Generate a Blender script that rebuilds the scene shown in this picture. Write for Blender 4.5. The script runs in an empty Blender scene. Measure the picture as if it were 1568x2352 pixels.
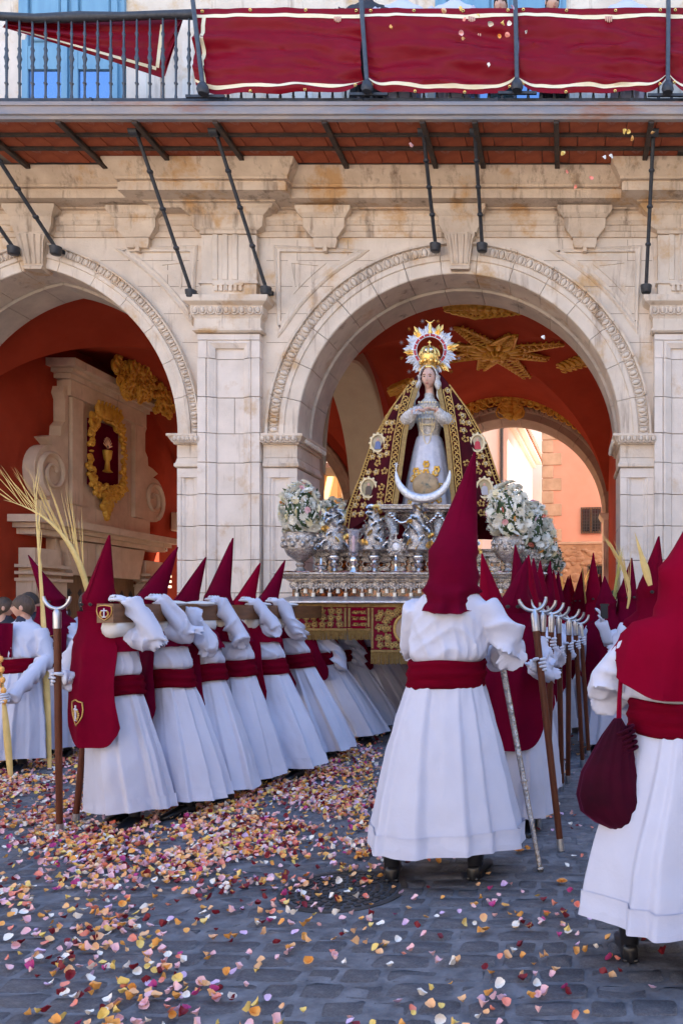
import bpy, math, random
from math import sin, cos, pi, sqrt, atan2, radians, exp
from mathutils import Vector, Matrix, noise
random.seed(7)
scene = bpy.context.scene
COL = scene.collection
# ------------------------------------------------------------------ camera
CAMZ = 1.5
cam = bpy.data.cameras.new('camera'); camo = bpy.data.objects.new('camera', cam); COL.objects.link(camo)
camo.location = (0, 0, CAMZ); camo.rotation_euler = (pi/2, 0, 0)
cam.sensor_fit = 'HORIZONTAL'; cam.sensor_width = 36; cam.lens = 36*1900/1568
cam.shift_x = -(1300-784)/1568; cam.shift_y = (1400-1176)/1568
cam.clip_start = .05; cam.clip_end = 600
scene.camera = camo
# ------------------------------------------------------------------ light: sun behind the town hall, square in open shade
SUN = Vector((.50, .47, .73)).normalized()
wd = bpy.data.worlds.new('World'); scene.world = wd; wd.use_nodes = True
nt = wd.node_tree; bg = nt.nodes['Background']
sky = nt.nodes.new('ShaderNodeTexSky'); sky.sky_type = 'NISHITA'; sky.sun_disc = False
sky.sun_elevation = math.asin(SUN.z); sky.sun_rotation = atan2(SUN.x, SUN.y)
sky.air_density = 1.0; sky.dust_density = .6; sky.ozone_density = 2.2
nt.links.new(sky.outputs[0], bg.inputs[0]); bg.inputs[1].default_value = .11
sl = bpy.data.lights.new('sun', 'SUN'); so = bpy.data.objects.new('sun', sl); COL.objects.link(so)
sl.energy = 4.6; sl.angle = radians(.5); sl.color = (1, .93, .83)
so.rotation_euler = (-SUN).to_track_quat('-Z', 'Y').to_euler(); so.location = (20, 20, 40)
vs = scene.view_settings; vs.view_transform = 'Standard'; vs.look = 'None'; vs.exposure = 2.68; vs.gamma = 1; vs.use_curve_mapping = False
scene.cycles.max_bounces = 8; scene.cycles.diffuse_bounces = 6; scene.cycles.glossy_bounces = 3; scene.cycles.transmission_bounces = 4

# ------------------------------------------------------------------ measuring helpers (a pixel of the photo at a known distance)
def W(px, py, d): return Vector(((px-1300)/1900*d, d, CAMZ+(1400-py)/1900*d))
def DG(py): return 1900*CAMZ/(py-1400)
def G(px, py):
    v = W(px, py, DG(py)); v.z = 0; return v
# ------------------------------------------------------------------ object helpers
WL = {}
def tag(o, label=None, cat=None, group=None, kind=None):
    if label: o['label'] = label
    if cat: o['category'] = cat
    if group: o['group'] = group
    if kind: o['kind'] = kind
    return o
def thing(name, label, cat, loc=(0, 0, 0), rotz=0, group=None):
    o = bpy.data.objects.new(name, None); COL.objects.link(o); o.location = loc; o.rotation_euler = (0, 0, rotz)
    o.empty_display_size = .1; WL[o.name] = Vector(loc)
    return tag(o, label, cat, group)
def inst(name, me, parent, loc=(0, 0, 0), rot=(0, 0, 0), scale=(1, 1, 1), w=False):
    o = bpy.data.objects.new(name, me); COL.objects.link(o); loc = Vector(loc)
    if parent:
        o.parent = parent
        if w: loc = loc-WL[parent.name]
    o.location = loc; o.rotation_euler = rot
    o.scale = scale if hasattr(scale, '__len__') else (scale,)*3
    return o
def copy_tree(o, parent=None):
    c = o.copy(); COL.objects.link(c); c.parent = parent
    for ch in o.children: copy_tree(ch, c)
    return c
class MB:
    def __init__(s): s.v = []; s.f = []; s.m = []; s.cur = 0
    def add(s, vs, fs):
        o = len(s.v); s.v += [tuple(v) for v in vs]; s.f += [[i+o for i in f] for f in fs]; s.m += [s.cur]*len(fs); return s
    def box(s, c, sz, rz=0, b=0):
        c = Vector(c); hx, hy, hz = sz[0]/2, sz[1]/2, sz[2]/2
        if b:
            V = []; F = []
            idx = {}
            for sx in (-1, 1):
                for sy in (-1, 1):
                    for sz_ in (-1, 1):
                        for a in range(3):
                            p = [sx*hx, sy*hy, sz_*hz]
                            q = [p[k]-(sx, sy, sz_)[k]*b if k != a else p[k] for k in range(3)]
                            idx[(sx, sy, sz_, a)] = len(V); V.append(Vector(q))
            def sg(a, s1, u, v):
                r = [0, 0, 0]; r[a] = s1; k = [i for i in range(3) if i != a]; r[k[0]] = u; r[k[1]] = v; return tuple(r)
            for a in range(3):
                for s1 in (-1, 1):
                    F.append([idx[sg(a, s1, u, v)+(a,)] for u, v in ((-1, -1), (1, -1), (1, 1), (-1, 1))])
            for a in range(3):
                k = [i for i in range(3) if i != a]
                for u in (-1, 1):
                    for v in (-1, 1):
                        def mk(t):
                            r = [0, 0, 0]; r[a] = t; r[k[0]] = u; r[k[1]] = v; return tuple(r)
                        F.append([idx[mk(-1)+(k[0],)], idx[mk(1)+(k[0],)], idx[mk(1)+(k[1],)], idx[mk(-1)+(k[1],)]])
            for sx in (-1, 1):
                for sy in (-1, 1):
                    for sz_ in (-1, 1): F.append([idx[(sx, sy, sz_, a)] for a in range(3)])
        else:
            V = [Vector((x*hx, y*hy, z*hz)) for x in (-1, 1) for y in (-1, 1) for z in (-1, 1)]
            F = [[0, 1, 3, 2], [4, 6, 7, 5], [0, 4, 5, 1], [2, 3, 7, 6], [0, 2, 6, 4], [1, 5, 7, 3]]
        if rz:
            R = Matrix.Rotation(rz, 3, 'Z') if not hasattr(rz, 'to_4x4') else rz
            V = [R @ v for v in V]
        return s.add([v+c for v in V], F)
    def bar(s, a, b, w, h=None, up=(0, 0, 1)):
        a = Vector(a); b = Vector(b); h = h or w; d = (b-a); L = d.length; d.normalize()
        x = d.cross(Vector(up))
        if x.length < 1e-4: x = Vector((1, 0, 0))
        x.normalize(); z = x.cross(d)
        V = [p+x*(i*w/2)+z*(j*h/2) for p in (a, b) for i, j in ((-1, -1), (1, -1), (1, 1), (-1, 1))]
        return s.add(V, [[0, 3, 2, 1], [4, 5, 6, 7], [0, 1, 5, 4], [1, 2, 6, 5], [2, 3, 7, 6], [3, 0, 4, 7]])
    def loft(s, rings, caps=(1, 1), closed=True):
        n = len(rings[0]); V = [p for r in rings for p in r]; F = []
        for i in range(len(rings)-1):
            for j in range(n if closed else n-1):
                k = (j+1) % n; F.append([i*n+j, i*n+k, (i+1)*n+k, (i+1)*n+j])
        if caps[0]: F.append(list(range(n))[::-1])
        if caps[1]: F.append([(len(rings)-1)*n+j for j in range(n)])
        return s.add(V, F)
    def tube(s, pts, rad, n=8, caps=(1, 1), flat=1, up=None):
        pts = [Vector(p) for p in pts]
        if not hasattr(rad, '__len__'): rad = [rad]*len(pts)
        rings = []; prev = None
        for i, p in enumerate(pts):
            t = (pts[min(i+1, len(pts)-1)]-pts[max(i-1, 0)])
            if t.length < 1e-9: t = Vector((0, 0, 1))
            t.normalize()
            if prev is None:
                x = Vector(up) if up else (Vector((1, 0, 0)) if abs(t.x) < .9 else Vector((0, 1, 0)))
            else: x = prev
            x = x-t*x.dot(t)
            if x.length < 1e-6: x = t.orthogonal()
            x.normalize(); y = t.cross(x); prev = x
            rings.append([p+(x*cos(2*pi*k/n)+y*sin(2*pi*k/n)*flat)*rad[i] for k in range(n)])
        return s.loft(rings, caps)
    def lathe(s, prof, n=16, c=(0, 0, 0), sx=1, sy=1, f=None):
        c = Vector(c)
        R = []
        for r, z in prof:
            R.append([c+Vector((cos(2*pi*k/n)*r*sx*(f(2*pi*k/n, z) if f else 1), sin(2*pi*k/n)*r*sy*(f(2*pi*k/n, z) if f else 1), z)) for k in range(n)])
        return s.loft(R)
    def ell(s, c, r, n=10, m=6, R=None):
        c = Vector(c); r = r if hasattr(r, '__len__') else (r, r, r)
        rings = []
        for i in range(m+1):
            a = pi*(i+.02*(i == 0)-.02*(i == m))/m
            ring = [Vector((r[0]*sin(a)*cos(2*pi*k/n), r[1]*sin(a)*sin(2*pi*k/n), -r[2]*cos(a))) for k in range(n)]
            rings.append([c+(R @ q if R else q) for q in ring])
        return s.loft(rings)
    def prism(s, poly, f0, f1):
        a = [f0(*p) for p in poly]; b = [f1(*p) for p in poly]; n = len(poly)
        return s.add(a+b, [list(range(n)), [n+i for i in range(n)][::-1]]+[[i, n+i, n+(i+1) % n, (i+1) % n] for i in range(n)])
    def grid(s, rows):
        m = len(rows[0]); V = [p for r in rows for p in r]
        return s.add(V, [[i*m+j, i*m+j+1, (i+1)*m+j+1, (i+1)*m+j] for i in range(len(rows)-1) for j in range(m-1)])
    def sheet(s, rows, th, nrm=None):
        # grid with thickness
        import itertools
        nr = len(rows); m = len(rows[0]); N = []
        for i in range(nr):
            for j in range(m):
                if nrm: N.append(Vector(nrm)); continue
                a = rows[min(i+1, nr-1)][j]-rows[max(i-1, 0)][j]; b = rows[i][min(j+1, m-1)]-rows[i][max(j-1, 0)]
                c = a.cross(b); c = c.normalized() if c.length > 1e-9 else Vector((0, 0, 1)); N.append(c)
        A = [p for r in rows for p in r]; B = [A[i]+N[i]*th for i in range(len(A))]; o = len(A)
        F = []
        for i in range(nr-1):
            for j in range(m-1):
                q = [i*m+j, i*m+j+1, (i+1)*m+j+1, (i+1)*m+j]; F.append(q[::-1]); F.append([k+o for k in q])
        bd = [j for j in range(m)]+[i*m+m-1 for i in range(1, nr)]+[(nr-1)*m+j for j in range(m-2, -1, -1)]+[i*m for i in range(nr-2, 0, -1)]
        for k in range(len(bd)):
            a, b = bd[k], bd[(k+1) % len(bd)]; F.append([a, b, b+o, a+o])
        return s.add(A+B, F)
    def deform(s, fn, start=0):
        for i in range(start, len(s.v)): s.v[i] = tuple(fn(Vector(s.v[i])))
        return s
    def mesh(s, name, mats, smooth=40, off=None):
        me = bpy.data.meshes.new(name)
        V = [(v[0]-off.x, v[1]-off.y, v[2]-off.z) for v in s.v] if off else s.v
        me.from_pydata(V, [], s.f)
        for m in (mats if isinstance(mats, (list, tuple)) else [mats]): me.materials.append(m)
        if s.m and max(s.m) > 0: me.polygons.foreach_set('material_index', s.m)
        if smooth:
            me.polygons.foreach_set('use_smooth', [True]*len(me.polygons)); me.update()
            me.set_sharp_from_angle(angle=radians(smooth))
        me.update(); return me
    def build(s, name, mats, parent=None, smooth=40, w=False, fix=False):
        off = WL[parent.name] if (w and parent) else None
        me = s.mesh(name, mats, smooth, off)
        if fix:
            import bmesh
            bm = bmesh.new(); bm.from_mesh(me); bmesh.ops.recalc_face_normals(bm, faces=bm.faces); bm.to_mesh(me); bm.free()
        o = bpy.data.objects.new(name, me); COL.objects.link(o)
        if parent: o.parent = parent; WL[o.name] = WL[parent.name]
        else: WL[o.name] = Vector((0, 0, 0))
        return o
def remesh(mb, vox, smooth=4, fac=.5):
    me = mb.mesh('tmp', [], 0); o = bpy.data.objects.new('tmp', me); COL.objects.link(o)
    m = o.modifiers.new('r', 'REMESH'); m.mode = 'VOXEL'; m.voxel_size = vox
    if smooth:
        q = o.modifiers.new('s', 'SMOOTH'); q.iterations = smooth; q.factor = fac
    dg = bpy.context.evaluated_depsgraph_get(); ev = o.evaluated_get(dg); me2 = bpy.data.meshes.new_from_object(ev)
    r = MB(); r.v = [tuple(v.co) for v in me2.vertices]; r.f = [list(p.vertices) for p in me2.polygons]; r.m = [0]*len(r.f)
    nr = [v.normal.copy() for v in me2.vertices]
    bpy.data.objects.remove(o); bpy.data.meshes.remove(me); bpy.data.meshes.remove(me2)
    return r, nr
def solid(name, mb, mat, parent, **k): return mb.build(name, mat, parent, **k)
# ------------------------------------------------------------------ materials
def hexmix(c): return (c[0], c[1], c[2], 1)
def M(name, c1, c2=None, scale=4, rough=.6, metal=0, bump=0, bscale=30, c3=None, s3=1.2, t3=.55, spec=.5, stretch=None, detail=5, sheen=0, rvar=0, wear=None, coat=0, contrast=(.35, .65)):
    m = bpy.data.materials.new(name); m.use_nodes = True; nt = m.node_tree; N = nt.nodes; L = nt.links
    b = N['Principled BSDF']; b.inputs['Base Color'].default_value = hexmix(c1); b.inputs['Roughness'].default_value = rough
    b.inputs['Metallic'].default_value = metal; b.inputs['Specular IOR Level'].default_value = spec
    if sheen: b.inputs['Sheen Weight'].default_value = sheen; b.inputs['Sheen Roughness'].default_value = .4
    if coat: b.inputs['Coat Weight'].default_value = coat
    tc = N.new('ShaderNodeTexCoord'); mp = N.new('ShaderNodeMapping'); L.new(tc.outputs['Object'], mp.inputs[0])
    if stretch: mp.inputs['Scale'].default_value = stretch
    col = None
    def nz(s, d=detail, r=.6, src=mp):
        n = N.new('ShaderNodeTexNoise'); n.inputs['Scale'].default_value = s; n.inputs['Detail'].default_value = d; n.inputs['Roughness'].default_value = r
        L.new(src.outputs[0], n.inputs['Vector']); return n
    def ramp(src, a, z):
        r = N.new('ShaderNodeMapRange'); r.inputs['From Min'].default_value = a; r.inputs['From Max'].default_value = z; L.new(src, r.inputs['Value']); return r.outputs[0]
    def mix(f, a, z):
        x = N.new('ShaderNodeMix'); x.data_type = 'RGBA'; L.new(f, x.inputs['Factor'])
        if hasattr(a, '__len__'): x.inputs['A'].default_value = hexmix(a)
        else: L.new(a, x.inputs['A'])
        if hasattr(z, '__len__'): x.inputs['B'].default_value = hexmix(z)
        else: L.new(z, x.inputs['B'])
        return x.outputs['Result']
    if c2:
        n = nz(scale); f = ramp(n.outputs['Fac'], *contrast); col = mix(f, c1, c2)
        if rvar:
            q = N.new('ShaderNodeMapRange'); q.inputs['To Min'].default_value = rough-rvar; q.inputs['To Max'].default_value = rough+rvar
            L.new(n.outputs['Fac'], q.inputs['Value']); L.new(q.outputs[0], b.inputs['Roughness'])
    if c3:
        n3 = nz(s3, 6, .65); f3 = ramp(n3.outputs['Fac'], t3, t3+.12); col = mix(f3, col if col else c1, c3)
    if wear:   # vertical streaks of dirt: (colour, threshold)
        mp2 = N.new('ShaderNodeMapping'); mp2.inputs['Scale'].default_value = (5, 5, .5); L.new(tc.outputs['Object'], mp2.inputs[0])
        n4 = nz(1.3, 5, .7, mp2); f4 = ramp(n4.outputs['Fac'], wear[1], wear[1]+.2); col = mix(f4, col if col else c1, wear[0])
    if col: L.new(col, b.inputs['Base Color'])
    if bump:
        n2 = nz(bscale, 4, .6, tc if False else mp); bp = N.new('ShaderNodeBump'); bp.inputs['Strength'].default_value = bump; bp.inputs['Distance'].default_value = .02
        L.new(n2.outputs['Fac'], bp.inputs['Height']); L.new(bp.outputs[0], b.inputs['Normal'])
    return m
MAT = {}
MAT['stone'] = M('limestone', (.74, .63, .515), (.61, .51, .41), 2.2, .85, bump=.35, bscale=40, c3=(.56, .37, .20), s3=1.5, t3=.55, wear=((.28, .20, .15), .56), spec=.2)
MAT['stone2'] = M('limestone_warm', (.70, .57, .44), (.55, .43, .32), 2.5, .9, bump=.4, bscale=35, c3=(.54, .33, .16), s3=1.8, t3=.53, wear=((.22, .155, .11), .53), spec=.2)
MAT['stone_white'] = M('limestone_white', (.78, .685, .60), (.67, .585, .505), 3, .85, bump=.3, bscale=45, c3=(.60, .45, .31), s3=2.4, t3=.58, wear=((.38, .30, .24), .58), spec=.2)
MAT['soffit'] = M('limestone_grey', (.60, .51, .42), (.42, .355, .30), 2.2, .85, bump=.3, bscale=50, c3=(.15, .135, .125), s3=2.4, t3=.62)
MAT['surround'] = M('sandstone', (.74, .58, .43), (.62, .47, .33), 3, .9, bump=.35, bscale=50, wear=((.26, .18, .12), .6), spec=.2)
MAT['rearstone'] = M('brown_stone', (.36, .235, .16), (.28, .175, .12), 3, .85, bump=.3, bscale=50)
MAT['mortar'] = M('mortar', (.30, .225, .16), (.20, .15, .11), 10, .95)
MAT['red'] = M('red_plaster', (.40, .056, .026), (.33, .044, .020), 1.3, .9, bump=.08, bscale=20, c3=(.30, .045, .022), s3=1.1, t3=.58, spec=.05)
MAT['cream'] = M('cream_plaster', (.47, .38, .27), (.42, .33, .235), 2, .8, bump=.05)
MAT['gold'] = M('gilded_stucco', (.80, .47, .07), (.58, .29, .03), 8, .42, metal=.25, bump=.3, bscale=50)
MAT['goldemb'] = M('gold_thread', (.66, .43, .13), (.46, .27, .07), 30, .42, metal=.4, bump=.4, bscale=300)
MAT['goldold'] = M('old_gold_braid', (.36, .23, .075), (.24, .14, .04), 30, .5, metal=.35, bump=.4, bscale=200)
MAT['goldpale'] = M('pale_gold_thread', (.78, .66, .42), (.62, .50, .30), 30, .5, metal=.2)
MAT['goldmetal'] = M('gilt_metal', (.85, .55, .17), None, 5, .25, metal=1, bump=.3, bscale=90)
MAT['silver'] = M('embossed_silver', (.66, .62, .58), (.34, .30, .27), 26, .22, metal=1, bump=.8, bscale=55)
MAT['silverplain'] = M('polished_silver', (.66, .65, .65), None, 4, .16, metal=1, bump=.12, bscale=40)
MAT['silverblue'] = M('bright_silver', (.80, .81, .84), (.60, .61, .66), 30, .3, metal=.9, bump=.7, bscale=60)
MAT['tortoise'] = M('tortoiseshell', (.035, .008, .004), (.36, .085, .012), 22, .15, contrast=(.48, .6), coat=.5)
MAT['iron'] = M('painted_iron', (.032, .035, .042), (.05, .052, .06), 20, .5, metal=.3, bump=.2, bscale=60)
MAT['ironrust'] = M('rusty_iron', (.030, .024, .022), (.07, .04, .028), 9, .6, metal=.2, bump=.3, bscale=60)
MAT['railgrey'] = M('grey_painted_iron', (.075, .085, .10), (.05, .058, .07), 14, .45, metal=.2)
MAT['terra'] = M('terracotta_tile', (.44, .115, .05), (.31, .07, .033), 5, .85, bump=.2, c3=(.48, .27, .20), s3=3, t3=.58, spec=.2)
MAT['slabedge'] = M('weathered_lead', (.20, .20, .225), (.34, .27, .23), 3, .7, bump=.35, c3=(.30, .13, .07), s3=1.6, t3=.55, stretch=(.5, 1, 2))
MAT['banner'] = M('crimson_banner', (.20, .0012, .011), (.165, .0010, .009), 1.5, .45, bump=.15, bscale=5, spec=.14)
MAT['bannerstripe'] = M('cream_ribbon', (.80, .70, .48), None, 4, .6)
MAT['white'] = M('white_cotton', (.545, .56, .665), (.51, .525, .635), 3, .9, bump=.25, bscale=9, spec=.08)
MAT['whitepad'] = M('white_pad', (.68, .66, .64), (.62, .60, .58), 5, .85, bump=.15, bscale=20, spec=.2)
MAT['glove'] = M('white_glove', (.58, .59, .66), None, 4, .85, bump=.1, bscale=60, spec=.2)
MAT['maroon'] = M('maroon_cloth', (.160, .0006, .017), (.105, .0005, .011), 2.2, .85, bump=.12, bscale=12, spec=.05)
MAT['maroon2'] = M('dark_maroon_cloth', (.138, .0009, .020), (.090, .0006, .013), 2.2, .85, bump=.12, bscale=12, spec=.05)
MAT['crimson'] = M('crimson_cloth', (.200, .0006, .018), (.160, .0005, .014), 3, .85, bump=.12, bscale=12, spec=.05)
MAT['sash'] = M('maroon_sash', (.130, .0008, .011), (.10, .0006, .009), 6, .8, bump=.3, bscale=14, stretch=(1, 1, 5), spec=.03)
MAT['velvet'] = M('purple_velvet', (.045, .0008, .011), (.020, .0006, .006), 5, .8, sheen=.3, bump=.15, bscale=14, spec=.1)
MAT['velvet'].node_tree.nodes['Principled BSDF'].inputs['Sheen Tint'].default_value = (.6, .05, .25, 1)
MAT['mantle'] = M('dark_red_velvet', (.060, .002, .007), (.038, .0015, .005), 5, .85, spec=.15)
MAT['mantleback'] = M('mantle_lining', (.17, .003, .018), None, 5, .8, spec=.2)
MAT['dress'] = M('silver_brocade', (.62, .62, .68), (.50, .50, .58), 14, .5, bump=.2, bscale=40, sheen=.2)
MAT['lace'] = M('lace', (.72, .70, .68), (.38, .35, .33), 40, .8, bump=.6, bscale=80)
MAT['skin'] = M('skin', (.62, .36, .26), (.58, .31, .22), 6, .5)
MAT['statueskin'] = M('painted_wood_skin', (.66, .42, .32), (.60, .34, .26), 8, .4)
MAT['hair'] = M('dark_hair', (.022, .015, .012), (.045, .03, .022), 40, .55, bump=.5, bscale=90, stretch=(1, 1, .3))
MAT['hairbrown'] = M('brown_hair', (.05, .028, .016), (.09, .05, .03), 40, .55, bump=.5, bscale=90, stretch=(1, 1, .3))
MAT['black'] = M('black_leather', (.010, .010, .013), None, 5, .32)
MAT['navy'] = M('navy_trousers', (.016, .022, .05), None, 5, .8)
MAT['darkgreen'] = M('dark_green_cloth', (.012, .05, .035), None, 5, .8)
MAT['darkcoat'] = M('dark_coat', (.016, .018, .028), (.03, .03, .04), 5, .8)
MAT['wood'] = M('varnished_wood', (.125, .036, .016), (.085, .022, .010), 6, .4, stretch=(8, 8, .6), spec=.25)
MAT['beam'] = M('beam_wood', (.19, .085, .035), (.12, .05, .02), 6, .4, stretch=(6, .6, 6))
MAT['doorwood'] = M('door_wood', (.24, .135, .062), (.15, .08, .036), 6, .6, stretch=(8, 8, .6))
MAT['steel'] = M('brushed_steel', (.52, .54, .57), (.42, .43, .46), 10, .35, metal=.9)
MAT['palm'] = M('dry_palm', (.68, .50, .19), (.56, .40, .13), 9, .6)
MAT['palmgreen'] = M('palm_leaf_green', (.50, .48, .15), (.40, .36, .10), 9, .6)
MAT['cobble'] = M('granite_cobble', (.165, .170, .200), (.095, .099, .120), 14, .62, bump=.8, bscale=45, c3=(.23, .23, .24), s3=3.2, t3=.54, rvar=.12)
MAT['joint'] = M('joint_mortar', (.18, .183, .205), (.085, .087, .10), 9, .9, bump=.4, bscale=40)
MAT['castiron'] = M('cast_iron', (.055, .055, .06), (.09, .088, .09), 20, .5, metal=.5, bump=.3, bscale=50)
MAT['pink'] = M('pink_render', (.54, .28, .20), (.60, .335, .25), .55, .85, bump=.15, bscale=6, c3=(.55, .29, .20), s3=.9, t3=.57, wear=((.62, .42, .33), .66))
MAT['rubble'] = M('rubble_stone', (.42, .27, .16), (.27, .165, .095), 3.5, .95, bump=.9, bscale=5, c3=(.48, .35, .23), s3=3, t3=.58)
MAT['ashlar'] = M('quoin_stone', (.50, .38, .27), (.38, .28, .19), 2, .9, bump=.5, bscale=14)
MAT['creamwall'] = M('cream_render', (.74, .62, .50), (.70, .57, .45), .8, .9)
MAT['yellow'] = M('yellow_render', (.72, .42, .12), (.66, .37, .10), .8, .9)
MAT['ochre'] = M('ochre_render', (.62, .44, .22), (.55, .38, .18), .8, .9)
MAT['roof'] = M('roof_tile', (.34, .17, .10), (.24, .11, .065), 4, .85, bump=.3)
MAT['glassdark'] = M('dark_window_glass', (.02, .025, .032), None, 4, .08)
MAT['skyglass'] = M('reflecting_window_glass', (.20, .30, .46), None, 4, .04, metal=.9)
MAT['bluedoor'] = M('blue_painted_wood', (.17, .33, .45), (.14, .28, .40), 3, .5, stretch=(4, 4, .5))
MAT['leaf'] = M('green_leaf', (.045, .085, .03), (.075, .12, .045), 12, .6)
MAT['flower'] = M('white_flower', (.80, .78, .70), (.74, .72, .62), 30, .7)
MAT['flowerc'] = M('cream_flower', (.80, .74, .52), None, 30, .7)
MAT['babys'] = M('tiny_white_flower', (.76, .76, .73), None, 30, .8)
MAT['ground'] = M('street_paving', (.27, .25, .23), (.21, .195, .18), 6, .85, bump=.4, bscale=20)
MAT['ruby'] = M('ruby_glass', (.42, .01, .02), None, 5, .2, coat=.4)
MAT['candle'] = M('candle_wax', (.82, .76, .64), None, 5, .5)
MAT['signwhite'] = M('enamel_plate', (.70, .62, .48), None, 5, .4)
MAT['ink'] = M('black_ink', (.015, .014, .014), None, 5, .7)
PET = [M('petal_'+n, c, c2, 20, .6) for n, c, c2 in (
 ('orange', (.80, .33, .06), (.82, .44, .12)), ('peach', (.84, .46, .26), (.86, .52, .22)), ('pink', (.80, .42, .46), (.85, .58, .56)),
 ('lilac', (.62, .42, .62), (.72, .52, .66)), ('white', (.80, .76, .70), (.84, .76, .66)), ('yellow', (.82, .56, .10), (.85, .62, .22)),
 ('dark_red', (.22, .004, .014), (.15, .003, .012)), ('magenta', (.42, .03, .17), (.52, .06, .22)), ('salmon', (.80, .20, .13), (.82, .33, .24)))]
PETNAME = ['orange', 'peach', 'pink', 'lilac', 'creamy white', 'yellow', 'dark red', 'magenta', 'salmon']
def glass(name, c):
    m = bpy.data.materials.new(name); m.use_nodes = True; b = m.node_tree.nodes['Principled BSDF']
    b.inputs['Base Color'].default_value = hexmix(c); b.inputs['Roughness'].default_value = .05; b.inputs['Transmission Weight'].default_value = .85; b.inputs['IOR'].default_value = 1.2
    return m
MAT['lampglass'] = glass('etched_glass', (.9, .88, .92))
# ================================================================== GROUND
g = MB(); g.box((0, 60, -.52), (320, 320, 1.0)); GROUND = g.build('ground', MAT['ground'], None, 0); tag(GROUND, kind='structure')
g = MB(); g.box((-1.5, 6.2, -.012), (12.5, 9.3, .016)); PAVE = g.build('cobbled_square', MAT['joint'], None, 0); tag(PAVE, kind='structure')
def cobble_mesh(seed):
    r = random.Random(seed); mb = MB(); n = 16; R0 = []; R1 = []; R2 = []
    jit = [1+r.uniform(-.07, .05) for _ in range(n)]
    for k in range(n):
        a = 2*pi*(k+.5)/n; c, s = cos(a), sin(a); e = .32
        x = math.copysign(abs(c)**e, c)*.5*jit[k]; y = math.copysign(abs(s)**e, s)*.5*jit[k]
        R0.append(Vector((x, y, -.03))); R1.append(Vector((x*.985, y*.98, -.011))); R2.append(Vector((x*.90, y*.86, r.uniform(-.003, .003))))
    mb.loft([R0, R1, R2], (0, 1)); return mb.mesh('cobble', MAT['cobble'], 50)
CB = [cobble_mesh(i) for i in range(10)]
def cobble_layout():
    out = []; y = 2.45; row = 0; rr = random.Random(3)
    while y < 9.4:
        dep = rr.uniform(.125, .155)
        x = -7.2-rr.random()*.2
        x0 = -1300/1900*y-1.6; x1 = 300/1900*y+.9
        while x < 3:
            wd_ = rr.uniform(.12, .30)
            if x0 < x < x1 and math.hypot(x+wd_/2+1.19, y-4.42) > .36: out.append((x+wd_/2, y+.035*sin(x*1.3+row*.11)-.045*(x+1.5)+rr.uniform(-.008, .008), wd_-.017, dep-.016, rr.randrange(10), rr.uniform(-.07, .07), rr.uniform(-.006, .004)))
            x += wd_
        y += dep; row += 1
    return out
cl = sorted(cobble_layout(), key=lambda c: c[1]+(0 if -1300/1900*c[1]-.1 < c[0] < 270/1900*c[1]+.1 else 20))
rest = MB()
for i, (x, y, a, b, k, rz, dz) in enumerate(cl):
    if i < 300: inst('cobble', CB[k], PAVE, (x, y, dz), (.035*sin(i*7.1), .03*sin(i*3.7), rz), (a, b, 1))
    else:
        me = CB[k]; cs, sn = cos(rz), sin(rz)
        rest.add([Vector((x+v.co.x*a*cs-v.co.y*b*sn, y+v.co.x*a*sn+v.co.y*b*cs, v.co.z+dz)) for v in me.vertices], [list(p.vertices) for p in me.polygons])
tag(rest.build('cobbles', MAT['cobble'], PAVE, 50), kind='stuff')
# manhole
mh = thing('manhole_cover', 'round cast iron manhole cover with pitted pattern set in the cobbles', 'manhole cover', (-1.19, 4.42, 0))
mb = MB(); mb.lathe([(.335, -.02), (.335, .002), (.30, .002), (.30, -.02)], 40); mb.build('rim', MAT['castiron'], mh)
mb = MB(); mb.lathe([(.297, -.02), (.297, -.004), (.05, -.004)], 40); mb.build('lid', MAT['castiron'], mh)
mb = MB()
for ri in range(6):
    r = .05+ri*.043; n = max(6, int(r*2*pi/.05))
    for k in range(n):
        a = 2*pi*(k+.5*(ri % 2))/n; mb.box((r*cos(a), r*sin(a), -.001), (.028, .034, .010), a)
mb.build('raised_studs', MAT['castiron'], mh, 0)

# ================================================================== TOWN HALL FACADE
YF = 10.9
def fx(px, d=YF): return (px-1300)/1900*d
def fz(py, d=YF): return CAMZ+(1400-py)/1900*d
TH = thing('town_hall', 'pale limestone arcaded town hall front with iron balcony over arches', 'building', (-1.4, YF, 0))
def sweep_plan(mb, path, prof):
    path = [Vector((p[0], p[1], 0)) for p in path]; rings = []
    for i, p in enumerate(path):
        n = []
        for a, b in ((i-1, i), (i, i+1)):
            if a >= 0 and b < len(path):
                d = (path[b]-path[a]).normalized(); n.append(Vector((d.y, -d.x, 0)))
        if len(n) == 2: m = (n[0]+n[1]); m = m/max(.2, m.dot(n[0])) if m.length > 1e-6 else n[0]
        else: m = n[0]
        rings.append([p+m*o+Vector((0, 0, z)) for o, z in prof])
    return mb.loft(rings)
def rectloft(mb, cx, yb, secs, y0=YF):
    return mb.loft([[Vector((cx-h, yb, z)), Vector((cx-h, y0-o, z)), Vector((cx+h, y0-o, z)), Vector((cx+h, yb, z))] for h, o, z in secs])
def xz_sweep(mb, path, prof, y0=YF, closed=True):
    P = [Vector((p[0], 0, p[1])) for p in path]; n = len(P); rings = []
    for i in range(n):
        ns = []
        for a, b in ((i-1, i), (i, i+1)):
            if closed or (a >= 0 and b < n):
                d = (P[b % n]-P[a % n]); d.normalize(); ns.append(Vector((d.z, 0, -d.x)))
        m = ns[0] if len(ns) == 1 else (ns[0]+ns[1])/max(.3, (ns[0]+ns[1]).dot(ns[0]))
        rings.append([P[i]+m*o+Vector((0, y0-q, 0)) for o, q in prof])
    if closed: rings.append(rings[0])
    return mb.loft(rings, (0 if closed else 1, 0 if closed else 1))
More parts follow.
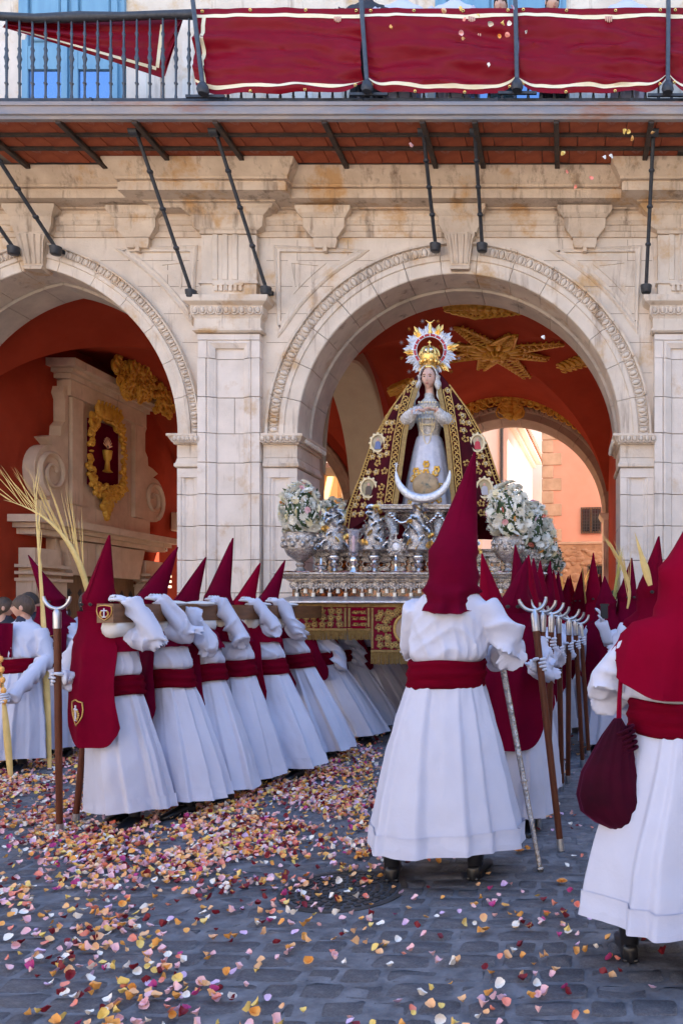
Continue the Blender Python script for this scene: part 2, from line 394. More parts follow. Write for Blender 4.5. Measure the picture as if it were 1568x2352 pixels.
FRAME = [(-.045, -.02), (-.045, .015), (-.02, .035), (.01, .02), (.045, .03), (.045, -.02)]
# arches: halves given by (centre of right half, radius, top angle)
class Arch:
    def __init__(s, cx, zs, half, rise):
        s.cx, s.zs, s.half = cx, zs, half
        s.R = (rise*rise+half*half)/(2*half); s.tmax = math.asin(min(1, rise/s.R)) if s.R >= half else pi/2
        s.off = half-s.R
    def pt(s, t, dr=0):      # t in -1..1 (left spring .. right spring), 0 = apex
        th = s.tmax*(1-abs(t)); r = s.R+dr; sg = 1 if t >= 0 else -1
        return s.cx+sg*(s.off+r*cos(th)), s.zs+r*sin(th)
    def curve(s, n=40, dr=0): return [s.pt(-1+2*i/n, dr) for i in range(n+1)]
MAINA = Arch(fx(1054), fz(1000), 2.12, 2.12)
LEFTA = Arch(fx(95), fz(1000), 1.807, 2.205)
def arch_wall(mb, xa, xb, z0, z1, cur, y0, y1):
    # wall with an arched opening: cur = points from left spring to right spring
    for y, fl in ((y0, 0), (y1, 1)):
        Q = []
        def q(*p): Q.append([Vector((a, y, b)) for a, b in p])
        (xl, zl), (xr, zr) = cur[0], cur[-1]
        q((xa, z0), (xl, z0), (xl, zl), (xa, zl)); q((xr, z0), (xb, z0), (xb, zr), (xr, zr))
        q((xa, zl), (xl, zl), (xl, z1), (xa, z1)); q((xr, zr), (xb, zr), (xb, z1), (xr, z1))
        for (x_, z_), (x2, z2) in zip(cur[:-1], cur[1:]): q((x_, z_), (x2, z2), (x2, z1), (x_, z1))
        for p in Q: mb.add(p[::-1] if fl else p, [[0, 1, 2, 3]])
    full = [(cur[0][0], z0)]+list(cur)+[(cur[-1][0], z0)]
    mb.loft([[Vector((x, y0, z)) for x, z in full], [Vector((x, y1, z)) for x, z in full]], (0, 0), False)
    return mb
mb = MB(); XM = fx(533)
for A, xa, xb in ((LEFTA, -22, XM), (MAINA, XM, 26)):
    arch_wall(mb, xa, xb, 0, 7.1, A.curve(48, .30), YF, 11.85)
mb.box((2, 14.9, 12.6), (48, 8.0, 10.9)); mb.build('wall', MAT['stone'], TH, 0, w=True)
# archivolts: every voussoir a stone
def voussoirs(A, nv, prof, mat, name, t0=-1, t1=1, gap=.0011):
    for i in range(nv):
        a = t0+(t1-t0)*i/nv+gap; b = t0+(t1-t0)*(i+1)/nv-gap; rings = []
        ts = [a+(b-a)*k/4 for k in range(5)]
        if a < 0 < b: ts = sorted(ts+[-1e-4, 1e-4])
        for t in ts: rings.append([Vector((A.pt(t, dr)[0], y, A.pt(t, dr)[1])) for dr, y in prof])
        MB().loft(rings).build(name, mat, TH, 25, w=True)
PF = [(0, 11.36), (0, 10.875), (.012, 10.862), (.165, 10.862), (.175, 10.842), (.232, 10.842), (.238, 10.865), (.375, 10.865), (.38, 10.815), (.405, 10.805), (.415, 10.95), (.36, 11.36)]
PB = [(-.035, 11.37), (-.035, 11.86), (.36, 11.86), (.36, 11.37)]
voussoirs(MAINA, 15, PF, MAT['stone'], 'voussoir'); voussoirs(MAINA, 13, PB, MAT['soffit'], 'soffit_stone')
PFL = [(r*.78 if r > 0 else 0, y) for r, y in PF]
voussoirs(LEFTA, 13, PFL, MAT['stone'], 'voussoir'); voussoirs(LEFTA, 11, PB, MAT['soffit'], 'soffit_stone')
def eggs_arc(A, dr, s, n):
    mb = MB()
    for i in range(n):
        t = -1+2*(i+.5)/n
        if i == n//2: mb.build('egg_and_dart_moulding', MAT['stone'], TH, 60, w=True); mb = MB()
        if abs(t) < .055: continue
        x, z = A.pt(t, dr); x2, z2 = A.pt(t+.004, dr); a = atan2(z2-z, x2-x); R = Matrix.Rotation(-a, 3, 'Y')
        mb.ell((x, 10.85, z), (.036*s, .032, .055*s), 8, 6, R)
        for sg in (-1, 1):
            pts = [Vector((x, 10.85, z))+R @ Vector((.050*s*sin(q), 0, .07*s*cos(q)))*1.0 for q in [sg*(.3+2.2*k/4) for k in range(5)]]
            mb.tube(pts, .011*s, 5)
        x3, z3 = A.pt(t+1.0/n, dr); mb.ell((x3, 10.85, z3), (.012*s, .03, .06*s), 6, 4, R)
    mb.build('egg_and_dart_moulding', MAT['stone'], TH, 60, w=True)
eggs_arc(MAINA, .307, 1.0, 60); eggs_arc(LEFTA, .245, .82, 62)
# spandrel frames
def spandrel(A, sg, px_far, py_top, dr=.61):
    X = fx(px_far); Z = fz(py_top); pts = [(X, Z)]
    ar = []
    for i in range(60):
        x, z = A.pt(sg*(.02+.93*i/59), dr)
        if z < Z-.02 and (x-X)*sg < -.02: ar.append((x, z))
    pts += ar; return pts
for A, sg, pxf in ((MAINA, -1, 636), (MAINA, 1, 1466), (LEFTA, 1, 447)):
    for ins in (0, .17):
        P = spandrel(A, sg, pxf-sg*ins*174, 571+ins*174, .61+ins*.9)
        if len(P) > 4:
            if sg > 0: P = P[::-1]
            mb = MB(); xz_sweep(mb, P, FRAME if ins == 0 else [(-.02, -.02), (-.02, .012), (.02, .012), (.02, -.02)]); mb.build('spandrel_frame', MAT['stone'], TH, 30, w=True)
# mortar joints of the ashlar in the spandrels
jr = random.Random(6)
def joint(x, z, w_, h_):
    mb = MB(); mb.box((x, YF-.0, z), (w_, .005, h_)); mb.build('mortar_joint', MAT['mortar'], TH, 0, w=True)
zc = [4.22, 4.62, 5.02, 5.40, 5.76, 6.10]
for A, x0, x1 in ((MAINA, fx(612), fx(1497)), (LEFTA, fx(-200), fx(456))):
    for i, z in enumerate(zc):
        for sg in (-1, 1):
            ro = A.R+(.44 if A is MAINA else .36); dz_ = z-A.zs
            xe = A.cx+sg*(A.off+sqrt(max(0, ro*ro-dz_*dz_))) if dz_ < ro else A.cx
            xo = x1 if sg > 0 else x0
            if (xo-xe)*sg < .05 or (A is LEFTA and sg < 0): continue
            joint((xe+xo)/2, z, abs(xo-xe), .006)
            n_ = int(abs(xo-xe)/.55)
            for k in range(n_):
                xv = xe+(xo-xe)*(k+.35+.3*jr.random())/max(1, n_); zt = zc[i+1] if i+1 < len(zc) else 6.38
                joint(xv, (z+zt)/2, .006, zt-z-.008)
# main cornice and architrave with breaks over the pilasters
CORN = [(-.15, 6.69), (.03, 6.69), (.06, 6.73), (.10, 6.74), (.10, 6.755), (.31, 6.775), (.31, 6.875), (.29, 6.885), (.29, 6.90), (.335, 6.905), (.335, 6.94), (.35, 6.95), (.37, 6.99), (.42, 7.05), (.445, 7.10), (.45, 7.125), (-.15, 7.125)]
def breaks(l, r, o): return [(l, YF), (l, YF-o), (r, YF-o), (r, YF)]
RES = [(fx(372), fx(632)), (fx(2*1054-632), fx(2*1054-372))]
path = [(-11.5, YF)]+[p for l, r in RES for p in breaks(l, r, .20)]+[(6, YF)]
for i, (a, b) in enumerate(((0, 1.0),)):
    mb = MB(); sweep_plan(mb, path, CORN); mb.build('cornice', MAT['stone2'], TH, 30, w=True)
ARC = [(-.1, 6.40), (.025, 6.40), (.028, 6.47), (.04, 6.475), (.04, 6.545), (.055, 6.55), (.06, 6.57), (.085, 6.60), (.09, 6.64), (.06, 6.645), (.06, 6.69), (-.1, 6.69)]
mb = MB(); sweep_plan(mb, [(-11.5, YF), (6, YF)], ARC); mb.build('architrave', MAT['stone2'], TH, 30, w=True)
def bracket(px, small=False):
    mb = MB(); x = fx(px)
    rectloft(mb, x, YF+.02, [(.355, .20, 6.74), (.355, .20, 6.70), (.33, .19, 6.65), (.275, .15, 6.60)])
    rectloft(mb, x, YF+.02, [(.27, .145, 6.597), (.265, .14, 6.48), (.22, .12, 6.43), (.17, .10, 6.37)])
    for sx in (-.085, .085): rectloft(mb, x+sx, YF+.02, [(.07, .09, 6.365), (.07, .09, 6.30), (.05, .08, 6.24)])
    rectloft(mb, x, YF+.02, [(.03, .09, 6.365), (.025, .085, 6.19)])
    return mb.build('bracket', MAT['stone2'], TH, 25, w=True)
for px in (322, 750, 1342): bracket(px)
def keystone(px):
    x = fx(px); mb = MB()
    rectloft(mb, x, YF+.02, [(.34, .22, 6.75), (.34, .22, 6.71), (.31, .2, 6.66), (.27, .16, 6.61), (.265, .16, 6.50), (.24, .15, 6.46), (.22, .14, 6.41)])
    mb.build('keystone_capital', MAT['stone2'], TH, 25, w=True)
    mb = MB(); rectloft(mb, x, YF+.1, [(.20, .17, 6.405), (.20, .18, 6.36), (.17, .17, 6.30), (.14, .13, 6.10), (.12, .10, 6.0), (.13, .13, 5.97), (.12, .13, 5.94)])
    for k in range(4):
        u = -1+2*k/3
        mb.tube([(x+u*.14, YF-.175, 6.37), (x+u*.125, YF-.165, 6.28), (x+u*.09, YF-.11, 6.02)], [.03, .028, .018], 6)
    mb.build('keystone', MAT['stone2'], TH, 35, w=True)
keystone(1058); keystone(88)
# pilasters
def eggs_line(mb, x0, x1, y, z, s, n):
    for i in range(n):
        x = x0+(x1-x0)*(i+.5)/n; mb.ell((x, y, z), (.034*s, .03, .045*s), 8, 6)
        mb.tube([Vector((x+.05*s*sin(q), y, z-.002+.06*s*cos(q))) for q in [.5+5.28*k/8 for k in range(9)]], .010*s, 5)
        if i: mb.ell((x0+(x1-x0)*i/n, y, z-.01), (.010*s, .025, .05*s), 5, 4)
def pilaster(pxc):
    x = fx(pxc); o = .12
    # upper die with flutes
    mb = MB(); rectloft(mb, x, YF+.02, [(.58, .24, 6.76), (.58, .24, 6.72), (.55, .22, 6.67), (.47, .17, 6.62), (.455, .165, 6.48), (.42, .155, 6.46), (.37, .13, 6.44), (.37, .13, 6.40)])
    mb.build('upper_capital', MAT['stone2'], TH, 25, w=True)
    mb = MB(); rectloft(mb, x, YF+.02, [(.36, .10, 6.395), (.36, .10, 5.80)])
    for u in (-.24, -.11, .02): mb.box((x+u+.06, YF-.108, 6.10), (.075, .02, .60), b=.008)
    mb.build('upper_die', MAT['stone'], TH, 25, w=True)
    mb = MB(); rectloft(mb, x, YF+.02, [(.37, .115, 5.797), (.39, .135, 5.75), (.36, .11, 5.745), (.36, .11, 5.56)])
    for k in range(6): mb.box((x-.16+k*.064, YF-.125, 5.69), (.042, .03, .075))
    mb.box((x, YF-.125, 5.737), (.40, .04, .025)); mb.build('upper_base', MAT['stone'], TH, 25, w=True)
    mb = MB(); rectloft(mb, x, YF+.02, [(.56, .27, 5.555), (.56, .27, 5.52), (.54, .255, 5.48), (.47, .19, 5.44), (.47, .175, 5.34), (.455, .17, 5.325), (.44, .16, 5.30), (.43, .15, 5.285), (.43, .15, 5.16), (.45, .17, 5.15), (.455, .175, 5.125), (.43, .15, 5.105)])
    eggs_line(mb, x-.46, x+.46, YF-.185, 5.385, .95, 9); mb.build('pilaster_capital', MAT['stone'], TH, 30, w=True)
    # shaft courses
    zz = [5.10, fz(828), fz(916), fz(998), fz(1065), fz(1137), fz(1209), fz(1287), fz(1362), fz(1440), fz(1520), fz(1600), 0]
    rr = random.Random(pxc)
    for i in range(len(zz)-1):
        z1, z0 = zz[i]-.005, zz[i+1]+.005; h = .405
        pts = [(-h, .02), (-h, -o), (-.30, -o), (-.292, -o+.03), (-.285, -o+.012), (-.262, -o+.006), (-.24, -o+.02), (-.185, -o+.045), (-.172, -o+.075), (-.15, -o+.075)]
        if i == 0:
            mb = MB(); mb.loft([[Vector((x+a, YF+b, z)) for a, b in ((-h, .02), (-h, -o), (h, -o), (h, .02))] for z in (z1-.075, z1)])
            xz_sweep(mb, [(x-.24, z0), (x-.24, z1-.125), (x+.24, z1-.125), (x+.24, z0)], [(-.05, -.02), (-.05, o), (-.04, o-.02), (-.01, o), (.05, o-.04), (.055, -.02)], YF, False)
            mb.build('stone_block', MAT['stone_white'], TH, 25, w=True)
            mb = MB(); z1b = z1-.08
            for sg in (-1, 1): mb.box((x+sg*.347, YF-.05, (z0+z1b)/2), (.115, o+.0, z1b-z0), b=.004)
            mb.box((x, YF-.02, (z0+z1b)/2), (.6, .05, z1b-z0)); mb.build('stone_block', MAT['stone_white'], TH, 25, w=True)
            continue
        full = pts+[(-a, b) for a, b in pts[::-1]]
        jj = rr.uniform(-.006, .006)
        mb = MB(); mb.loft([[Vector((x+a, YF+b+jj*(b < 0), z)) for a, b in full] for z in (z0, z1)])
        mb.build('stone_block', MAT['stone_white'], TH, 25, w=True)
        if i % 2 == 0 and i > 1:
            mb = MB(); mb.box((x+.05, YF-.043, (z0+z1)/2), (.004, .012, z1-z0)); mb.build('vertical_joint', MAT['mortar'], TH, 0, w=True)
    mb = MB(); mb.box((x, YF+.0, 2.5), (.70, .06, 5.0)); mb.build('mortar_core', MAT['mortar'], TH, 0, w=True)
pilaster(533); pilaster(1571)
# piers under the arch springings
def pier(x0, x1, jamb):      # jamb: +1 opening to the right, -1 to the left
    e = x1 if jamb > 0 else x0
    zi = fz(1000); yb = 11.86
    path = [(x0, YF-.04), (x1, YF-.04), (x1, yb)] if jamb > 0 else [(x0, yb), (x0, YF-.04), (x1, YF-.04)]
    mb = MB(); sweep_plan(mb, path, [(-.2, zi-.30), (.0, zi-.30), (.0, zi-.135), (.03, zi-.128), (.03, zi-.105), (.05, zi-.10), (.085, zi-.04), (.10, zi-.03), (.10, zi), (-.2, zi)])
    eggs_line(mb, x0-.02, x1+.02, YF-.125, zi-.065, .82, 6)
    n = 10
    for i in range(n):
        y = YF+.02+(yb-YF-.02)*(i+.5)/n; mb.ell((e+jamb*.08, y, zi-.065), (.03, .03, .038), 8, 5)
    mb.build('impost', MAT['stone'], TH, 30, w=True)
    mb = MB(); sweep_plan(mb, path, [(-.2, zi-.43), (.015, zi-.43), (.03, zi-.415), (.03, zi-.38), (.015, zi-.37), (.0, zi-.305), (-.2, zi-.305)]); mb.build('impost_necking', MAT['stone'], TH, 30, w=True)
    zz = [zi-.435, fz(1137), fz(1209), fz(1287), fz(1362), fz(1440), fz(1520), fz(1600), 0]
    xm = (x0+x1)/2; hw = (x1-x0)/2
    for i in range(len(zz)-1):
        z1, z0 = zz[i]-.005, zz[i+1]+.005
        a = hw; b = hw*.48; y = YF-.04
        prof = [(x0, yb-.01), (x0, y), (xm-b-.03, y), (xm-b-.02, y+.018), (xm-b, y+.018), (xm-b+.03, y+.04), (xm+b-.03, y+.04), (xm+b, y+.018), (xm+b+.02, y+.018), (xm+b+.03, y), (x1, y)]
        if jamb > 0: prof += [(x1, y+.22), (x1-.02, y+.235), (x1-.02, yb-.25), (x1, yb-.235), (x1, yb-.01)]
        else: prof += [(x1, yb-.01)]
        if i == 0:
            zc = z1-.12
            mb = MB(); mb.loft([[Vector((p, q, z)) for p, q in ((x0, yb-.01), (x0, y), (x1, y), (x1, yb-.01))] for z in (zc, z1)]); mb.build('stone_block', MAT['stone_white'], TH, 25, w=True); z1 = zc-.002
        mb = MB(); mb.loft([[Vector((p, q, z)) for p, q in prof] for z in (z0, z1)]); mb.build('stone_block', MAT['stone_white'], TH, 25, w=True)
    mb = MB(); mb.box((xm, 11.4, 1.6), (hw*2-.06, .8, 3.1)); mb.build('mortar_core', MAT['mortar'], TH, 0, w=True)
pier(fx(607), MAINA.cx-MAINA.half, 1); pier(MAINA.cx+MAINA.half, fx(1501), -1)
pier(LEFTA.cx+LEFTA.half, fx(461), -1); pier(fx(-285), LEFTA.cx-LEFTA.half, 1)

# ------------------------------------------------------------------ porch: groin vaults, side arch, rear wall
ZS, YC, YB = 3.70, 15.38, 3.53
def vault(cx, a, h, name):
    n = 26; U = [-cos(pi*i/(2*n)) for i in range(2*n+1)]; rows = []
    for u in U:
        rows.append([Vector((cx+a*u, YC+YB*v, ZS+h*max(sqrt(max(0, 1-u*u)), sqrt(max(0, 1-v*v))))) for v in U])
    mb = MB(); m = 2*n+1; V = [p for r in rows for p in r]; F = []
    for i in range(2*n):
        for j in range(2*n):
            q = [i*m+j, i*m+j+1, (i+1)*m+j+1, (i+1)*m+j]
            if (i < n) == (j < n): F += [[q[0], q[1], q[2]], [q[0], q[2], q[3]]]
            else: F += [[q[0], q[1], q[3]], [q[1], q[2], q[3]]]
    mb.add(V, F); return mb.build(name, MAT['red'], TH, 20, w=True)
VM = (-1.40, 2.36, 2.62); VL = (-6.69, 2.10, 2.45)
vault(*VM, 'porch_vault'); vault(*VL, 'porch_vault')
for xw in (-8.87, 1.06):
    mb = MB(); mb.box((xw, 15.4, 3.4), (.2, 7.2, 6.8)); mb.build('porch_wall', MAT['red'], TH, 0, w=True)
# wall between the bays, opened by a round arch (built along y)
SA = Arch(YC-.1, 3.62, 2.35, 2.35)
mb = MB(); arch_wall(mb, 11.86, 18.9, 0, 6.4, SA.curve(32, .28), 0, 1.0)
mb.deform(lambda v: Vector((-3.82-v.y*.74, v.x, v.z))); mb.build('porch_wall', MAT['red'], TH, 0, w=True)
mb = MB(); cur = [(SA.cx-2.35, 0)]+SA.curve(32)+[(SA.cx+2.35, 0)]; cu2 = [(SA.cx-2.66, 0)]+SA.curve(32, .31)+[(SA.cx+2.66, 0)]
rings = []
for (a, b), (c, d) in zip(cur, cu2): rings.append([Vector((-3.78, a, b)), Vector((-3.78, c, d)), Vector((-4.60, c, d)), Vector((-4.60, a, b))])
mb.loft(rings); mb.build('side_arch', MAT['cream'], TH, 30, w=True)
mb = MB(); cu3 = SA.curve(32, .04); mb.tube([(-3.775, a, b) for a, b in cu3], .03, 6); mb.build('side_arch_moulding', MAT['cream'], TH, 40, w=True)
# rear wall with open arches
RA = Arch(-1.27, fz(1180, 18.9), 2.12, 2.12); RL = Arch(-6.85, fz(1180, 18.9), 1.75, 1.9)
mb = MB(); arch_wall(mb, -4.4, 24, 0, 6.8, RA.curve(40, .12), 18.9, 19.5); arch_wall(mb, -22, -4.4, 0, 6.8, RL.curve(40, .12), 18.9, 19.5)
mb.build('porch_rear_wall', MAT['red'], TH, 0, w=True)
for A, nv in ((RA, 15), (RL, 13)):
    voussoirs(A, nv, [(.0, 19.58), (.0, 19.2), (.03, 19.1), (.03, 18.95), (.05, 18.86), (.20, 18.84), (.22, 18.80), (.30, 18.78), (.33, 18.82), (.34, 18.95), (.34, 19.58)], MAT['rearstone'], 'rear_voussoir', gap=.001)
mb = MB(); eggsn = 64
for i in range(eggsn):
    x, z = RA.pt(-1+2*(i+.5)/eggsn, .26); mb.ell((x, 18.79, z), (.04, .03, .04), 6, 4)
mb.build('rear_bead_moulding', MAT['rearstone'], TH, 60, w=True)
for xa, xb in ((RA.cx+2.12, 1.6), (-4.0, RA.cx-2.12)):
    zi = RA.zs; xm = (xa+xb)/2; hw = (xb-xa)/2
    mb = MB(); rectloft(mb, xm, 19.6, [(hw, .12, zi-.62), (hw, .12, zi-.14), (hw+.05, .17, zi-.10), (hw+.09, .22, zi-.03), (hw+.09, .22, zi)], 18.95); mb.build('rear_impost', MAT['surround'], TH, 30, w=True)
    for k in range(5):
        z0 = k*(zi-.63)/5; z1 = (k+1)*(zi-.63)/5-.006
        mb = MB(); mb.loft([[Vector((a, b, z)) for a, b in ((xm-hw, 19.58), (xm-hw, 18.84), (xm-hw+.14, 18.84), (xm-hw+.16, 18.87), (xm+hw-.16, 18.87), (xm+hw-.14, 18.84), (xm+hw, 18.84), (xm+hw, 19.58))] for z in (z0, z1)]); mb.build('stone_block', MAT['surround'], TH, 25, w=True)
mb = MB(); mb.box((-8.5, 18.55, 3.45), (.5, .5, .42), b=.02); mb.build('impost_block', MAT['surround'], TH, 30, w=True)
# gilded stucco
def leafy(mb, base, dirv, up, L, wd_, rr, n=9):
    dirv = Vector(dirv).normalized(); up = Vector(up).normalized(); sd = dirv.cross(up).normalized(); base = Vector(base)
    R = Matrix((dirv, sd, up)).transposed()
    for i in range(n):
        u = i/(n-1); w = wd_*(1-u)**.8+.03
        for sg in (-1, 1):
            p = base+dirv*(L*u)+sd*sg*w*rr.uniform(.35, .8)
            mb.ell(p+up*.02, (w*rr.uniform(.5, .8)+.04, w*.32+.02, .045), 7, 4, R @ Matrix.Rotation(sg*rr.uniform(.5, 1.1), 3, 'Z'))
            q = base+dirv*(L*u)+sd*sg*w*.7
            mb.tube([q+(dirv*cos(a)+sd*sg*sin(a))*(.05+w*.5)*(1-a/9)+up*.05 for a in [k*.7 for k in range(7)]], [.028*(1-k/9) for k in range(7)], 5)
        mb.ell(base+dirv*(L*u)+up*.03, (.08, w*.3+.03, .06), 7, 4, R)
rr = random.Random(5)
def vz(x, y, V=VM): return ZS+V[2]*max(sqrt(max(0, 1-((x-V[0])/V[1])**2)), sqrt(max(0, 1-((y-YC)/YB)**2)))
mb = MB(); cx, cy = VM[0]+.1, 15.3
for k in range(8):
    a = 2*pi*k/8+.39; L = 1.15 if k % 2 else .8
    for i in range(10):
        u = .25+L*i/9*.9; x, y = cx+cos(a)*u, cy+sin(a)*u*1.15; z = vz(x, y)-.03; w = .30*(1-i/10)+.06
        x2, y2 = cx+cos(a)*(u+.05), cy+sin(a)*(u+.05)*1.15; d = Vector((x2-x, y2-y, vz(x2, y2)-.03-z)).normalized(); sd = d.cross(Vector((0, 0, -1))).normalized()
        R = Matrix((d, sd, d.cross(sd))).transposed()
        for sg in (-1, 1):
            mb.ell(Vector((x, y, z))+sd*sg*w*.5, (.085, .022, .028), 7, 4, R @ Matrix.Rotation(sg*rr.uniform(.5, 1.2), 3, 'Z'))
            mb.tube([Vector((x, y, z-.03))+d*cos(q)*w*.6+sd*sg*(sin(q)*w*.6+.04) for q in [k2*.6 for k2 in range(7)]], .015, 5)
for k in range(14):
    a = 2*pi*k/14; R = Matrix.Rotation(a, 3, 'Z')
    mb.ell((cx+cos(a)*.34, cy+sin(a)*.34, 6.24), (.2, .07, .05), 8, 4, R); mb.ell((cx+cos(a)*.16, cy+sin(a)*.16, 6.20), (.11, .04, .06), 8, 4, R)
mb.ell((cx, cy, 6.18), (.1, .1, .08)); mb.build('gilded_vault_star', MAT['gold'], TH, 60, w=True)
mb = MB()
for sg in (-1, 1):
    for i in range(13):
        x, z = RA.pt(sg*(.02+i*.042), .40+.16*max(0, 1-i/6)); leafy(mb, (x, 18.80, z), (sg*.9, -.1, .25-.05*i), (0, -1, 0), .28, .12*(1-i/16), rr, 3)
leafy(mb, (RA.cx, 18.8, 5.95), (0, 0, 1), (0, -1, 0), .42, .22, rr, 6); mb.build('gilded_arch_crest', MAT['gold'], TH, 60, w=True)
mb = MB(); leafy(mb, (-1.45, 12.95, vz(-1.45, 12.95)-.05), (1, .1, 0), (0, -.4, -1), .8, .16, rr, 8); leafy(mb, (-1.45, 12.95, vz(-1.45, 12.95)-.05), (-1, .1, 0), (0, -.4, -1), .4, .14, rr, 5); mb.build('gilded_vault_sprig', MAT['gold'], TH, 60, w=True)
mb = MB()
for i in range(9):
    y = 16.9-i*.17; x = -3.42+.02*i; z = 5.65+.06*min(i, 3)-.015*i
    leafy(mb, (x, y, z), (.4, -.2, -.8 if i < 5 else .1), (1, 0, -.5), .34, .15, rr, 3)
mb.build('gilded_vault_sprig', MAT['gold'], TH, 60, w=True)
mb = MB()
for i in range(7): leafy(mb, (.55-.1*i, 15.6+.1*i, vz(.55-.1*i, 15.6)-.05), (-1, .2, .5), (-.6, 0, -1), .22, .1, rr, 3)
mb.build('gilded_vault_sprig', MAT['gold'], TH, 60, w=True)
# ------------------------------------------------------------------ carved doorway on the porch's left wall (faces +x)
DW = thing('carved_doorway', 'carved sandstone doorway with scrolls and gilded crest inside left porch', 'doorway', (-8.77, 15.3, 0))
def DP(o, d, z): return Vector((-8.77+o, d, z))
def dblock(name, poly, o0, o1, mat='surround', parent=DW, sm=30):
    mb = MB(); mb.prism(poly, lambda d, z: DP(o0, d, z), lambda d, z: DP(o1, d, z)); return mb.build(name, MAT[mat], parent, sm, w=True, fix=True)
for a, b in ((13.25, 13.95), (16.75, 17.45)):
    for k in range(5):
        z0, z1 = k*.5, k*.5+.492
        e = .06 if k % 2 else 0
        dblock('pilaster_block', [(a-e, z0), (b+e, z0), (b+e, z1), (a-e, z1)], 0, .26+e)
    for k in range(6):
        z = 1.9+k*.055
        if k % 2: dblock('pilaster_band', [(a-.1, z), (b+.1, z), (b+.1, z+.05), (a-.1, z+.05)], 0, .40)
dblock('lintel', [(13.95, 2.12), (16.75, 2.12), (16.75, 2.70), (13.95, 2.70)], 0, .16)
for a, b, t in ((14.05, 14.95, -.22), (15.0, 15.75, 0), (15.8, 16.7, .22)): dblock('keystone_block', [(a+max(0, -t), 2.10), (b+min(0, -t), 2.10), (b, 2.68), (a, 2.68)], .1, .27 if t else .32)
for k, (z0, z1, o, e) in enumerate(((2.71, 2.80, .30, 0), (2.805, 2.88, .38, .10), (2.885, 3.0, .50, .22))): dblock('ledge', [(13.2-e, z0), (17.5+e, z0), (17.5+e, z1), (13.2-e, z1)], 0, o)
dblock('upper_base', [(13.7, 3.005), (17.0, 3.005), (17.0, 3.32), (13.7, 3.32)], 0, .22)
dblock('panel', [(14.25, 3.325), (16.75, 3.325), (16.75, 5.45), (14.25, 5.45)], 0, .16)
for a, b in ((14.3, 14.62), (16.38, 16.70)): dblock('panel_strip', [(a, 3.33), (b, 3.33), (b, 5.18), (a, 5.18)], .12, .24)
dblock('panel_head', [(14.22, 5.19), (16.78, 5.19), (16.78, 5.46), (14.22, 5.46)], .1, .26)
for z0, z1, o, e in ((5.47, 5.55, .30, .04), (5.555, 5.62, .38, .12), (5.625, 5.75, .50, .26)): dblock('top_cornice', [(14.2-e, z0), (16.8+e, z0), (16.8+e, z1), (14.2-e, z1)], 0, o)
for sg, c0 in ((-1, 14.25), (1, 16.75)):
    # S-scroll outline
    P = [(c0, 3.33)]
    cc = (c0+sg*.45, 3.78)
    P += [(cc[0]+sg*.46*cos(a), cc[1]+.46*sin(a)) for a in [-pi/2+i*pi*1.02/14 for i in range(15)]]
    P += [(c0+sg*.62, 4.35), (c0+sg*.40, 4.42), (c0+sg*.22, 4.45), (c0+sg*.20, 4.62), (c0+sg*.10, 4.72), (c0+sg*.10, 5.10), (c0+sg*.16, 5.2), (c0+sg*.12, 5.32), (c0, 5.35)]
    dblock('scroll', P, 0, .20)
    mb = MB(); n = 30
    mb.tube([DP(.22, cc[0]+sg*(.40*(1-i/n*.82))*cos(-1.2+i*.36), cc[1]+(.40*(1-i/n*.82))*sin(-1.2+i*.36)) for i in range(n)], [.05*(1-i/n*.5) for i in range(n)], 6)
    mb.build('scroll_volute', MAT['surround'], DW, 60, w=True)
# gilded crest
mb = MB(); cd, cz = 15.35, 4.35; rr = random.Random(9)
for i in range(130):
    a = 2*pi*i/130; q_ = rr.uniform(.92, 1.18); d = cd+.53*math.copysign(abs(cos(a))**.5, cos(a))*q_; z = cz+.66*math.copysign(abs(sin(a))**.6, sin(a))*q_; s_ = rr.uniform(.03, .062); mb.ell(DP(.24+rr.uniform(0, .06), d, z), (.05, s_, s_*rr.uniform(.6, 1.6)), 6, 4)
    if i % 3 == 0:
        b = a+rr.uniform(.6, 2); r_ = rr.uniform(.06, .11); mb.tube([DP(.29, d+r_*(1-k/9)*cos(b+k*.75), z+r_*(1-k/9)*sin(b+k*.75)) for k in range(8)], [.024-.002*k for k in range(8)], 5)
for i in range(80):
    u = rr.random(); mb.ell(DP(.25, cd+rr.uniform(-.42, .42)*(1-u), 3.80-u*.62), (.06, rr.uniform(.03, .06), rr.uniform(.03, .07)), 6, 4)
for i in range(14):
    u = rr.random(); b = rr.uniform(0, 6); c_ = (cd+rr.uniform(-.3, .3)*(1-u), 3.78-u*.5); mb.tube([DP(.29, c_[0]+.09*(1-k/9)*cos(b+k*.8), c_[1]+.09*(1-k/9)*sin(b+k*.8)) for k in range(8)], .018, 5)
for i in range(7):
    a = -.36+.72*i/6; mb.tube([DP(.28, cd+a*.8, 5.02), DP(.30, cd+a*1.1, 5.16), DP(.30, cd+a, 5.30-.1*abs(a))], [.05, .06, .02], 6); mb.ell(DP(.31, cd+a*1.02, 5.31-.1*abs(a)), (.03, .03, .03), 6, 4)
for i in range(26): mb.ell(DP(.28, cd+rr.uniform(-.36, .36), 5.02+rr.uniform(-.05, .06)), (.05, .05, .03), 6, 4)
mb.build('gilded_crest', MAT['gold'], DW, 60, w=True)
dblock('crest_field', [(cd-.48, cz-.6), (cd+.48, cz-.6), (cd+.48, cz+.6), (cd-.48, cz+.6)], .16, .20, 'maroon2')
mb = MB(); mb.lathe([(.10, 0), (.05, .05), (.04, .2), (.07, .25), (.09, .4), (.0, .41)], 8, DP(.26, cd, 4.05)); mb.build('gilded_chalice', MAT['gold'], DW, 60, w=True)
mb = MB()
